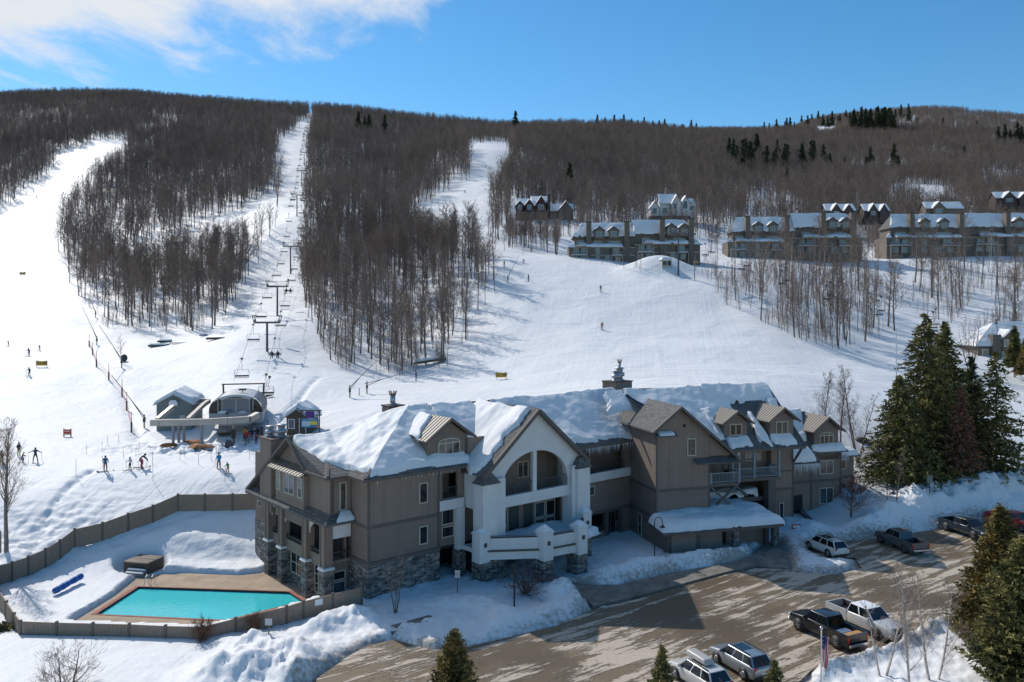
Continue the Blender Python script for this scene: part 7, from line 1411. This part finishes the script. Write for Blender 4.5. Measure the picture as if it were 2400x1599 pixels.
def sign(px_, row_, d_, w_, h_, ph, col, label, lines=(), tc_=None, name='sign_post', yaw=0):
    q = D(px_, d_); t = empty(name, q, yaw, label, 'sign'); MB().beam((0, 0, -.3), (0, 0, ph+h_*.5), .04).build('post', GREY, t); MB().box(-w_/2, w_/2, -.06, -.03, ph, ph+h_).build('plate', col, t)
    for i, l in enumerate(lines): text_obj(l, h_/(len(lines)+.6), tc_, Matrix.Translation((0, -.07, ph+h_*(1-(i+.8)/(len(lines)+.6)))) @ Matrix.Rotation(R(90), 4, 'X'), t)
    return t
REDP = mat('red_paint', (.5, .03, .02), .5); DARKT = mat('black_paint', (.02, .02, .02), .5)
sign(1072, 1395, 67.5, .42, .62, 1.35, WF, 'small white notice sign on a post before the portico', ('NO', 'PARK', 'ING'), REDP)
sign(1825, 1240, 83.5, .62, .6, 1.0, WF, 'white sign on a short post beside the carport', ('SKI', 'SHOP'), mat('sign_blue', (.015, .22, .42)))
sign(2179, 1204, 93, .65, .9, 1.3, mat('sign_back', (.2, .21, .22)), 'grey sign seen from behind at the end of the snow bank')
sign(630, 1490, 56.5, .5, .45, .7, mat('grey_panel', (.42, .43, .44)), 'small grey sign stuck in the snow heap at the lower left')
q = H(1866, 1238); t = empty('buried_sign', q, .2, 'red and white sign face half buried in the snow left of the white car', 'sign'); MB().box(-.5, .5, -.05, .05, -.05, .38).build('plate', REDP, t); MB().box(-.42, .42, -.06, -.05, .08, .28).build('stripe', WF, t)
q = G(560, 1612, .2); q = at(560, 1592, 53); hy = empty('fire_hydrant', q-Vector((0, 0, .35)), 0, 'red fire hydrant poking out of the snow at the bottom edge', 'hydrant'); MB().beam((0, 0, -.3), (0, 0, .55), .14, 0, 12).beam((-.25, 0, .38), (.25, 0, .38), .07, 0, 8).build('barrel', REDP, hy); MB().ball((0, 0, .58), .17).beam((0, 0, .6), (0, 0, .8), .04).build('bonnet', REDP, hy)
# flag on its pole
q = Vector(((1925-1200)/F*47.5, 47.5, 0)); zt = CAMZ-(1472-HR)*47.5/F; fl = empty('flagpole', q, 0, 'silver flagpole with an american flag hanging limp at the bottom edge', 'flagpole')
MB().beam((0, 0, -.3), (0, 0, zt-.1), .05, 0, 10).build('pole', steel, fl); MB().ball((0, 0, zt), .1).build('finial', steel, fl)
m = bpy.data.materials.new('flag_cloth'); m.use_nodes = True; nt_ = m.node_tree; p = nt_.nodes['Principled BSDF']; p.inputs['Roughness'].default_value = .8
ca = nd(nt_, 'ShaderNodeVertexColor', layer_name='Col'); lk(nt_, ca, 0, p, 'Base Color')
me = bpy.data.meshes.new('flag'); V = []; Fc = []; CL = []; NI, NJ = 40, 26
for j in range(NJ+1):
    for i in range(NI+1): u = i/NI; v = j/NJ; drop_ = u*1.9; V.append((.05+.48*v*(1-.25*u)+.04*math.sin(u*7+v*4), .10*math.sin(v*13+u*2), zt-.4-1.95*u-.2*v))
for j in range(NJ):
    for i in range(NI):
        a = j*(NI+1)+i; Fc.append((a, a+1, a+NI+2, a+NI+1)); u = (i+.5)/NI; v = (j+.5)/NJ
        if u < .42 and v < 7/13: cc = (.6, .6, .62, 1) if (int(u/.42*10) % 3 == 1 and int(v/(7/13)*6) % 3 == 1) else (.02, .03, .14, 1)
        else: cc = (.48, .02, .03, 1) if int(v*13) % 2 == 0 else (.62, .6, .6, 1)
        CL.append(cc)
me.from_pydata(V, [], Fc); vc = me.color_attributes.new('Col', 'FLOAT_COLOR', 'CORNER'); k = 0
for pl_ in me.polygons:
    pl_.use_smooth = True
    for li in pl_.loop_indices: vc.data[li].color = CL[pl_.index]
me.materials.append(m); o = bpy.data.objects.new('flag', me); C.objects.link(o); o.parent = fl
# ------------------------------------------------------------ slope furniture
ORN = mat('orange_pole', (.45, .06, .03), .6); GRN = mat('dark_green_pad', (.03, .06, .05), .7); NET = mat('orange_net', (.6, .08, .03), .8)
FE = [(209, 813, 784), (217, 832, 802), (226, 861, 824), (255, 891, 852), (286, 928, 888), (297, 963, 918), (308, 1013, 966)]; prev = None
for i, (px_, rb_, rt) in enumerate(FE):
    q = H(px_, rb_); h = (rb_-rt)*q.y/F; t = empty('padded_post', q, 0, 'red-topped padded post number %s up the left piste fence' % ('seven six five four three two one'.split()[i]), 'post', 'padded posts along the left piste'); MB().beam((0, 0, -.2), (0, 0, h), .045, 0, 8).build('pole', ORN, t); MB().beam((0, 0, -.1), (0, 0, h*.5), .12, 0, 10).build('pad', GRN, t)
    if prev is not None:
        m_ = MB(); a = prev+Vector((0, 0, .5)); b = q+Vector((0, 0, .5))
        for k in range(5): m_.beam(a+Vector((0, 0, .22*k)), b+Vector((0, 0, .22*k)), .008, 0, 3)
        for k in range(1, 12): c_ = a.lerp(b, k/12); m_.beam(c_, c_+Vector((0, 0, .9)), .008, 0, 3)
        tag(m_.build('safety_net', NET), 'thin orange safety net between padded posts on the left piste', 'net', 'safety nets')
    prev = q
PIPE = mat('pipe_grey', (.13, .13, .13), .6)
def snow_lance(px0, r0, px1, r1, label, px_s=None, r_s=None, d_=None):
    """long inclined snowmaking lance on a short stand"""
    q = H(px0, r0) if d_ is None else D(px0, d_); t = empty('snow_lance', q, 0, label, 'snow lance'); tip = at(px1, r1, q.y+1.5)-q; base = Vector((0, 0, 1.6)); MB().beam((0, 0, -.3), (0, 0, 1.9), .10, 0, 8).build('stand', PIPE, t)
    d_v = (tip-base); MB().beam(base-d_v*.05, tip, .06, 0, 6, .04).beam(base+Vector((0, 0, -.4)), base+d_v*.38, .05, 0, 6).build('lance', PIPE, t); MB().box(-.14, .14, -.14, .14, .8, 1.3).build('valve', mat('valve_dark', (.07, .05, .05), .7), t)
snow_lance(338, 1003, 262, 880, 'snowmaking lance leaning left beside the lift hut'); snow_lance(285, 862, 232, 762, 'snowmaking lance with a dark bag by the small bare tree')
snow_lance(227, 809, 193, 720, 'snowmaking lance leaning left at the top of the padded posts'); snow_lance(224, 745, 202, 683, 'uppermost snowmaking lance beside the left wood')
snow_lance(820, 975, 880, 848, 'snowmaking lance leaning right behind the left roof', d_=122); snow_lance(860, 962, 955, 873, 'shorter snowmaking lance leaning right behind the left roof', d_=124)
snow_lance(1190, 664, 1216, 600, 'snowmaking lance at the edge of the middle wood'); post(842, 910, 123, .06, RUST, 'rusty marker post between the two snowmaking lances', 'marker_post')
snow_lance(975, 893, 975, 850, 'thin upright pipe at the foot of the middle wood')
q = H(291, 848); tag(MB().ball((0, 0, .7), .8, sq=(.8, .6, .9)).build('dark_bag', mat('bag_dark', (.06, .055, .055), .9), loc=tuple(q)), 'dark bag wrapped round the snowmaking stand', 'bag')
# bamboo poles of the lift maze
BAM = mat('bamboo', (.20, .12, .09), .8)
for i, (px_, r_, h_) in enumerate(((178, 1115, 1.9), (253, 1043, 1.2), (202, 1065, 1.2), (240, 1055, 1.1), (242, 1095, 1.3), (290, 1073, 1.2), (318, 1068, 1.3), (359, 1128, 2), (358, 1087, 1.4), (422, 1078, 1.4), (432, 1070, 1.2), (466, 1090, 1.4), (495, 1080, 1.4), (508, 1073, 1.4), (523, 1063, 1.2), (527, 1130, 1.8), (584, 1078, 1.3), (617, 1070, 1.2), (278, 1037, 1), (325, 1058, 1.2))):
    q = H(px_, r_); m_ = MB().beam((0, 0, -.2), (random.uniform(-.12, .12), 0, h_), .022, 0, 5); tag(m_.build('bamboo_pole', BAM, loc=tuple(q)), 'thin bamboo pole marking the lift maze on the lower snow', 'pole', 'bamboo poles of the lift maze')
# banners
def banner(px_, row_, w_, h_, txt, label, ph=.3, d_=None):
    q = H(px_, row_); t = empty('slow_banner', q, 0, label, 'banner'); m_ = MB()
    n = 10; vs = []
    for i in range(n+1): u = -w_/2+w_*i/n; s_ = .14*math.cos(math.pi*(i/n-.5)); vs += [(u, .06*math.sin(i*.9), ph), (u, .06*math.sin(i*.9), ph+h_-s_)]
    m_.add(vs, [(2*i, 2*i+2, 2*i+3, 2*i+1) for i in range(n)]); m_.build('cloth', mat('banner_yellow', (.68, .40, .03), .7), t); MB().beam((-w_/2, 0, -.3), (-w_/2, 0, ph+h_), .03).beam((w_/2, 0, -.3), (w_/2, 0, ph+h_), .03).build('pole', BAM, t)
    text_obj(txt, h_*.85, DARKT, Matrix.Translation((0, -.09, ph+h_*.45)) @ Matrix.Rotation(R(90), 4, 'X'), t)
banner(98, 861, 1.95, .95, 'SLOW', 'yellow SLOW banner among the skiers on the left piste'); banner(53, 646, 2.0, 1.0, 'SLOW', 'small yellow banner high on the left piste'); banner(1175, 889, 1.7, .9, 'SLOW', 'yellow banner on the piste behind the lodge roof')
q = H(158, 1024); t = empty('slope_barrier', q, .1, 'red folding barrier with white stripes alone on the piste', 'barrier'); MB().beam((-.45, 0, 0), (-.45, 0, 1.1), .06).beam((.45, 0, 0), (.45, 0, 1.1), .06).box(-.5, .5, -.05, .05, .25, 1.0).build('panel', mat('barrier_red', (.5, .05, .025), .5), t); MB().box(-.42, .42, -.07, -.05, .3, .42).box(-.42, .42, -.07, -.05, .72, .8).build('stripe', WF, t)
# dark logs, rocks and snow-covered stacks
for px_, r_, L_, w_, lab in ((372, 812, 3.5, .55, 'snow-covered log stack in front of the left wood'), (388, 802, 2.6, .45, 'second snow-covered log stack beside the first'), (478, 788, 2.0, .3, 'blue tarpaulin heap at the foot of the left wood'), (505, 796, 3.2, .4, 'brown log pile at the foot of the left wood near the lift'), (417, 806, 3.2, .16, 'row of small dark stakes in the snow before the left wood')):
    q = H(px_, r_); m_ = MB()
    if 'stakes' in lab:
        for k in range(9): m_.box(-1.6+k*.38, -1.42+k*.38, -.1, .1, -.1, .35)
    else:
        for k in range(4): m_.beam((-L_/2+random.uniform(-.3, .3), k*.3-.4, .15+.12*(k % 2)), (L_/2+random.uniform(-.3, .3), k*.3-.3, .2+.12*(k % 2)), w_*.4, 0, 8)
    o_ = m_.build('log_pile', mat('tarp_blue', (.04, .12, .25), .6) if 'blue' in lab else mat('log_brown', (.07, .05, .04), .9), loc=tuple(q), rz=.25); tag(o_, lab, 'pile')
    if w_ > .42: MB().taper(-L_/2, L_/2, -.6, .8, .3, .62, .2, .25).build('snow_cap', SNOW, o_, bevel=.08)
q = H(1010, 855); m_ = MB()
for k in range(5): m_.beam((-3.0, -1.8+k*.25, .3), (2.6, 1.6+k*.25, 1.0), .18, 0, 8)
o_ = m_.build('log_pile', mat('log_brown', (.07, .05, .04)), loc=tuple(q)); tag(o_, 'long dark timber stack with snow on top at the foot of the middle wood', 'pile'); MB().beam((-2.8, -1.2, .75), (2.4, 2.0, 1.4), .3, 0, 6).build('snow_cap', SNOW, o_)
q = H(2158, 1128); tag(MB().ball((0, 0, .3), 1.9, sq=(1, .7, .45)).build('earth_mound', EART, loc=tuple(q)), 'dark bare earth mound under the tallest spruce', 'mound'); q = H(2018, 1033); tag(MB().ball((0, 0, .1), .9, sq=(1, .7, .5)).build('boulder', mat('boulder', (.12, .11, .105), .9), loc=tuple(q)), 'grey boulder at the foot of the multi-stemmed birch', 'boulder')
q = at(2101, 905, 100); tag(MB().beam((0, 0, -9), (0, 0, 7.2), .07, 0, 6).build('white_pole', WF, loc=(q.x, q.y, q.z)), 'thin white pole at the left side of the spruce clump', 'pole')
# top of the middle run
q = H(1145, 330); tag(MB().box(-2, 2, 0, 1, 0, 2.2).taper(-2.2, 2.2, -.2, 1.2, 2.2, 3, .4, .4).build('snow_gun', WF, loc=tuple(q)), 'small white machine at the top of the middle run', 'machine')
q = H(1112, 332); m_ = MB()
for k in range(8): m_.beam((-7+k*1.6, 0, -.2), (-7+k*1.6, 0, 1.3), .06)
m_.beam((-7, 0, 1.2), (4.2, 0, 1.2), .06); tag(m_.build('slope_fence', mat('pale_wall', (.42, .42, .4)), loc=tuple(q)), 'pale low fence across the top of the middle run', 'fence')

# ------------------------------------------------------------ people
SKIN = mat('skin', (.45, .25, .18), .6)
def person(px_, row_, hpx, jacket, pants, helmet, label, pose='stand', facing_=0, gear='ski', d_=None, seated=False, boots=(.02, .02, .025)):
    q = H(px_, row_) if d_ is None else D(px_, d_)
    if seated: q = at(px_, row_, d_)
    hh = min(max(hpx*q.y/F, 1.05), 1.9) if not seated else 1.75; s = hh/1.78
    J = dict(pel=(0, 0, .93), ch=(0, .0, 1.32), nk=(0, .0, 1.5), hd=(0, .03, 1.64), sl=(-.2, 0, 1.42), sr=(.2, 0, 1.42))
    if pose == 'stand': leg = [((-.1, 0, .9), (-.13, .06, .5), (-.14, -.02, .09), (-.14, .14, .05)), ((.1, 0, .9), (.13, .06, .5), (.14, -.02, .09), (.14, .14, .05))]; arm = [((-.28, .03, 1.15), (-.25, .2, .98)), ((.28, .03, 1.15), (.25, .2, .98))]
    elif pose == 'ski': leg = [((-.1, -.05, .85), (-.14, .14, .5), (-.15, -.04, .09), (-.15, .14, .05)), ((.1, -.05, .85), (.15, .14, .48), (.15, -.04, .09), (.15, .14, .05))]; arm = [((-.34, .12, 1.17), (-.38, .4, 1.08)), ((.34, .12, 1.17), (.4, .38, 1.1))]; J['pel'] = (0, -.08, .88); J['ch'] = (0, .06, 1.25); J['nk'] = (0, .12, 1.43); J['hd'] = (0, .2, 1.56); J['sl'] = (-.2, .08, 1.34); J['sr'] = (.2, .08, 1.34)
    elif pose == 'reach': leg = [((-.1, 0, .9), (-.2, .08, .5), (-.26, -.02, .09), (-.26, .14, .05)), ((.1, 0, .9), (.18, .04, .5), (.24, -.02, .09), (.24, .14, .05))]; arm = [((-.45, .05, 1.3), (-.68, .15, 1.2)), ((.42, .05, 1.22), (.62, .18, 1.1))]
    elif pose == 'bend': leg = [((-.1, -.15, .85), (-.13, .05, .48), (-.14, -.05, .09), (-.14, .12, .05)), ((.1, -.15, .85), (.13, .05, .48), (.14, -.05, .09), (.14, .12, .05))]; arm = [((-.22, .45, .98), (-.2, .62, .75)), ((.22, .45, .98), (.2, .62, .75))]; J['pel'] = (0, -.2, .88); J['ch'] = (0, .12, 1.15); J['nk'] = (0, .26, 1.27); J['hd'] = (0, .4, 1.33); J['sl'] = (-.2, .2, 1.22); J['sr'] = (.2, .2, 1.22)
    else: leg = [((-.1, .0, .5), (-.13, .42, .48), (-.14, .45, .08), (-.14, .6, .04)), ((.1, .0, .5), (.13, .42, .48), (.14, .45, .08), (.14, .6, .04))]; arm = [((-.28, .1, .78), (-.2, .36, .72)), ((.28, .1, .78), (.2, .36, .72))]; J.update(pel=(0, 0, .5), ch=(0, .02, .9), nk=(0, .04, 1.08), hd=(0, .08, 1.23), sl=(-.2, .02, 1.0), sr=(.2, .02, 1.0))
    V = [J['pel'], J['ch'], J['nk'], J['hd']]; Rr_ = [.15, .17, .065, .10]; E = [(0, 1), (1, 2), (2, 3)]
    mid = ((Vector(J['pel'])+Vector(J['ch']))/2)[:]; V.append(mid); Rr_.append(.145); E = [(0, 4), (4, 1), (1, 2), (2, 3)]
    for hp, kn, an, toe in leg:
        b = len(V); V += [hp, kn, an, toe]; Rr_ += [.105, .075, .06, .055]; E += [(0, b), (b, b+1), (b+1, b+2), (b+2, b+3)]
    for sh, (el, ha) in zip((J['sl'], J['sr']), arm):
        b = len(V); sgn = -1 if sh[0] < 0 else 1; d_h = (Vector(ha)-Vector(el)).normalized(); k1 = Vector(ha)+d_h*.07; th = Vector(ha)+Vector((-sgn*.05, 0, .02))+d_h*.03
        V += [sh, el, ha, tuple(k1), tuple(th)]; Rr_ += [.085, .06, .042, .038, .016]; E += [(1, b), (b, b+1), (b+1, b+2), (b+2, b+3), (b+2, b+4)]
        for fi in range(4):
            o_ = Vector((sgn*(-.03+.02*fi), 0, -.005)); ln = (.05, .065, .06, .045)[fi]; f1 = k1+o_+d_h*ln*.5; f2 = f1+d_h*ln*.35+Vector((0, 0, -ln*.45)); c0 = len(V); V += [tuple(f1), tuple(f2)]; Rr_ += [.011, .010]; E += [(b+3, c0), (c0, c0+1)]
    me = bpy.data.meshes.new('person'); me.from_pydata(V, E, []); o = bpy.data.objects.new('tmp', me); C.objects.link(o); md = o.modifiers.new('s', 'SKIN'); md.use_smooth_shade = True; sb = o.modifiers.new('u', 'SUBSURF'); sb.levels = 1
    for i, r_ in enumerate(Rr_): me.skin_vertices[0].data[i].radius = (r_, r_*(.8 if i in (0, 1, 4) else 1)); me.skin_vertices[0].data[i].use_root = (i == 0)
    bpy.context.view_layer.update(); m2 = bpy.data.meshes.new_from_object(o.evaluated_get(bpy.context.evaluated_depsgraph_get())); bpy.data.objects.remove(o)
    m2.materials.clear()
    for mm in (mat('cloth_%.2f_%.2f_%.2f' % jacket, jacket, .8), mat('cloth_%.2f_%.2f_%.2f' % pants, pants, .8), SKIN, BLK): m2.materials.append(mm)
    hipz = J['pel'][2]; hd = Vector(J['hd']); hands = [Vector(a[1]) for a in arm]
    for p_ in m2.polygons:
        c_ = p_.center; below = c_.z < hipz-.02 if pose != 'sit' else (c_.z < .62 and (c_.y > .08 or c_.z < .45)); p_.use_smooth = True
        p_.material_index = 2 if (c_-hd).length < .17 and c_.z > J['nk'][2]-.02 else 3 if (c_.z < .14 or min((c_-h_).length for h_ in hands) < .17 and c_.z < 1.35) else 1 if below else 0
    t = empty('person', q, facing_, label, 'person'); t.scale = (s, s, s)
    b_ = bpy.data.objects.new('body', m2); C.objects.link(b_); b_.parent = t
    hm = mat('cloth_%.2f_%.2f_%.2f' % helmet, helmet, .5); MB().ball((hd.x, hd.y-.01, hd.z+.035), .135, sq=(.92, 1.05, .95)).build('helmet', hm, t)
    MB().ball((hd.x, hd.y+.085, hd.z+.02), .06, sq=(1.25, .55, .6)).build('goggles', BLK, t); MB().ball((hd.x, hd.y+.10, hd.z-.035), .022, sq=(.8, 1, 1.2)).build('nose', SKIN, t)
    if gear == 'ski':
        for lg_ in leg: a_ = lg_[2]; MB().box(a_[0]-.045, a_[0]+.045, a_[1]-.75, a_[1]+.85, -.01, .015).beam((a_[0], a_[1]+.85, .005), (a_[0], a_[1]+1.0, .09), .03).build('ski', DARKT, t)
        for el, ha in arm: MB().beam((ha[0], ha[1]+.02, ha[2]+.08), (ha[0]*1.15, ha[1]-.15, .0), .012).build('ski_pole', GREY, t)
    elif gear == 'board': MB().box(-.75, .75, -.1, .16, -.01, .02).beam((.75, .03, .01), (.9, .03, .08), .06).beam((-.75, .03, .01), (-.9, .03, .08), .06).build('snowboard', DARKT, t)
    return t
NAVY = (.02, .03, .05); BK = (.015, .015, .018)
person(247, 1105, 37, (.02, .12, .20), (.30, .10, .06), BK, 'person in a teal jacket and rust trousers standing on a snowboard by the lift maze', 'stand', .3, 'board')
person(305, 1101, 30, (.55, .55, .6), NAVY, (.2, .2, .22), 'skier in a white and navy outfit with arms spread on the lower snow', 'reach', 2.6)
person(331, 1095, 38, BK, BK, BK, 'adult skier in black bending over a child in pink', 'bend', -1.2)
person(333, 1098, 27, (.5, .05, .10), (.5, .04, .08), (.4, .1, .15), 'child skier in pink held by an adult in black', 'ski', 2.8)
person(513, 1098, 37, (.01, .25, .5), (.06, .06, .08), BK, 'skier in a bright blue jacket standing left of the child in green', 'stand', .8)
person(534, 1109, 27, (.12, .30, .04), (.5, .02, .10), (.2, .2, .22), 'child skier in green and black top with red trousers', 'ski', 1.0)
person(83, 1083, 34, (.03, .05, .09), NAVY, BK, 'skier in navy with an arm stretched out near the bare maple', 'reach', .5)
person(44, 1070, 33, (.03, .025, .03), (.35, .42, .02), BK, 'person in a dark jacket and yellow trousers behind the bare maple', 'stand', 0, 'none')
person(53, 1084, 25, (.25, .05, .03), (.06, .04, .04), BK, 'child in a brick-red jacket beside the person in yellow trousers', 'ski', -.8)
person(4, 1090, 33, (.06, .02, .02), (.32, .38, .02), BK, 'person cut by the left picture edge behind the maple', 'stand', 1, 'none')
person(68, 835, 20, BK, (.05, .05, .05), BK, 'dark skier just above the yellow SLOW banner', 'ski', 3.0); person(93, 822, 14, (.12, .03, .05), BK, BK, 'small skier in maroon right of the dark skier above the banner', 'ski', 3.0)
person(20, 811, 13, (.1, .1, .2), BK, BK, 'small skier near the left edge of the piste', 'ski', 2.8); person(69, 881, 21, (.04, .04, .05), BK, BK, 'dark skier left of and below the yellow SLOW banner', 'ski', 3.0)
person(79, 452, 9, BK, BK, BK, 'tiny skier high on the left piste below the trees', 'ski', 2.5); person(86, 464, 8, BK, BK, BK, 'second tiny skier high on the left piste, lower right of the first', 'ski', 2.5)
person(1411, 773, 19, (.4, .06, .03), BK, BK, 'skier in a red-orange jacket in the middle of the open slope', 'ski', 3.3); person(1408, 684, 16, (.03, .05, .05), (.10, .12, .05), BK, 'dark skier halfway up the open slope below the condominium', 'ski', 3.0)
person(1239, 660, 17, (.03, .06, .07), BK, BK, 'dark standing skier right of the wood edge', 'stand', 2.0); person(1228, 617, 12, (.12, .12, .2), BK, BK, 'crouching skier near the top of the open slope', 'bend', 2.4); person(1182, 625, 14, (.4, .18, .04), BK, BK, 'skier in orange at the edge of the middle wood', 'ski', 2.6)
person(1002, 502, 8, BK, BK, BK, 'tiny skier at the bottom left of the middle run', 'stand', 2.6); person(1031, 496, 8, BK, BK, BK, 'tiny standing skier on the lower middle run', 'stand', 2.6); person(1090, 452, 8, BK, BK, BK, 'tiny crouched skier halfway up the middle run', 'bend', 2.6); person(1107, 346, 6, BK, BK, BK, 'tiny skier near the top of the middle run', 'ski', 2.6); person(1139, 393, 6, BK, BK, BK, 'tiny skier on the upper right of the middle run', 'ski', 2.6)
person(579, 1046, 33, (.5, .02, .02), (.08, .07, .06), (.35, .25, .15), 'skier in a red jacket with back to the camera at the lift entrance', 'stand', 0, d_=103.5); person(574, 1035, 33, (.5, .28, .02), (.08, .07, .06), BK, 'lift attendant in yellow behind the skier in red', 'stand', 1, 'none', d_=105.5)
person(600, 1036, 24, (.35, .03, .04), NAVY, BK, 'skier in a dark red jacket right of the lift entrance', 'stand', -.4, d_=104.2); person(590, 1022, 26, BK, BK, BK, 'skier in black loading onto the chair, left one', 'stand', 0, d_=106.5); person(604, 1020, 26, BK, BK, BK, 'skier in black loading onto the chair, right one', 'stand', 0, d_=106.8); person(576, 1024, 26, (.03, .03, .04), BK, BK, 'skier in black waiting beside the yellow attendant', 'stand', .3, d_=107.2)
# riders on two chairs
chs = [o for o in C.objects if o.name.startswith('lift_chair') and o.parent is None and o.get('group') == 'chairs of the left chairlift']
def near(px_, row_):
    return min(chs, key=lambda o: abs(1200+F*o.location.x/o.location.y-px_)+abs(HR+(CAMZ-o.location.z)*F/o.location.y-row_))
for (px_, row_, lab) in ((643, 780, 'lowest right-hand chair'), (672, 655, 'chair beside the second tower')):
    o = near(px_, row_); o['label'] = 'quad chair carrying skiers on the right cable, ' + lab
    for k, dx in enumerate((-.5, .5)):
        p_ = person(600, 700, 20, BK if k else (.05, .05, .1), BK, BK, 'seated rider in dark clothes on the %s, %s seat' % (lab, 'left' if k == 0 else 'right'), 'sit', 0, 'ski', d_=150, seated=True)
        M_ = Matrix.Rotation(o.rotation_euler.z+math.pi, 4, 'Z'); p_.location = Vector(o.location)+M_ @ Vector((dx, .1, -3.42)); p_.rotation_euler = (0, 0, o.rotation_euler.z+math.pi)
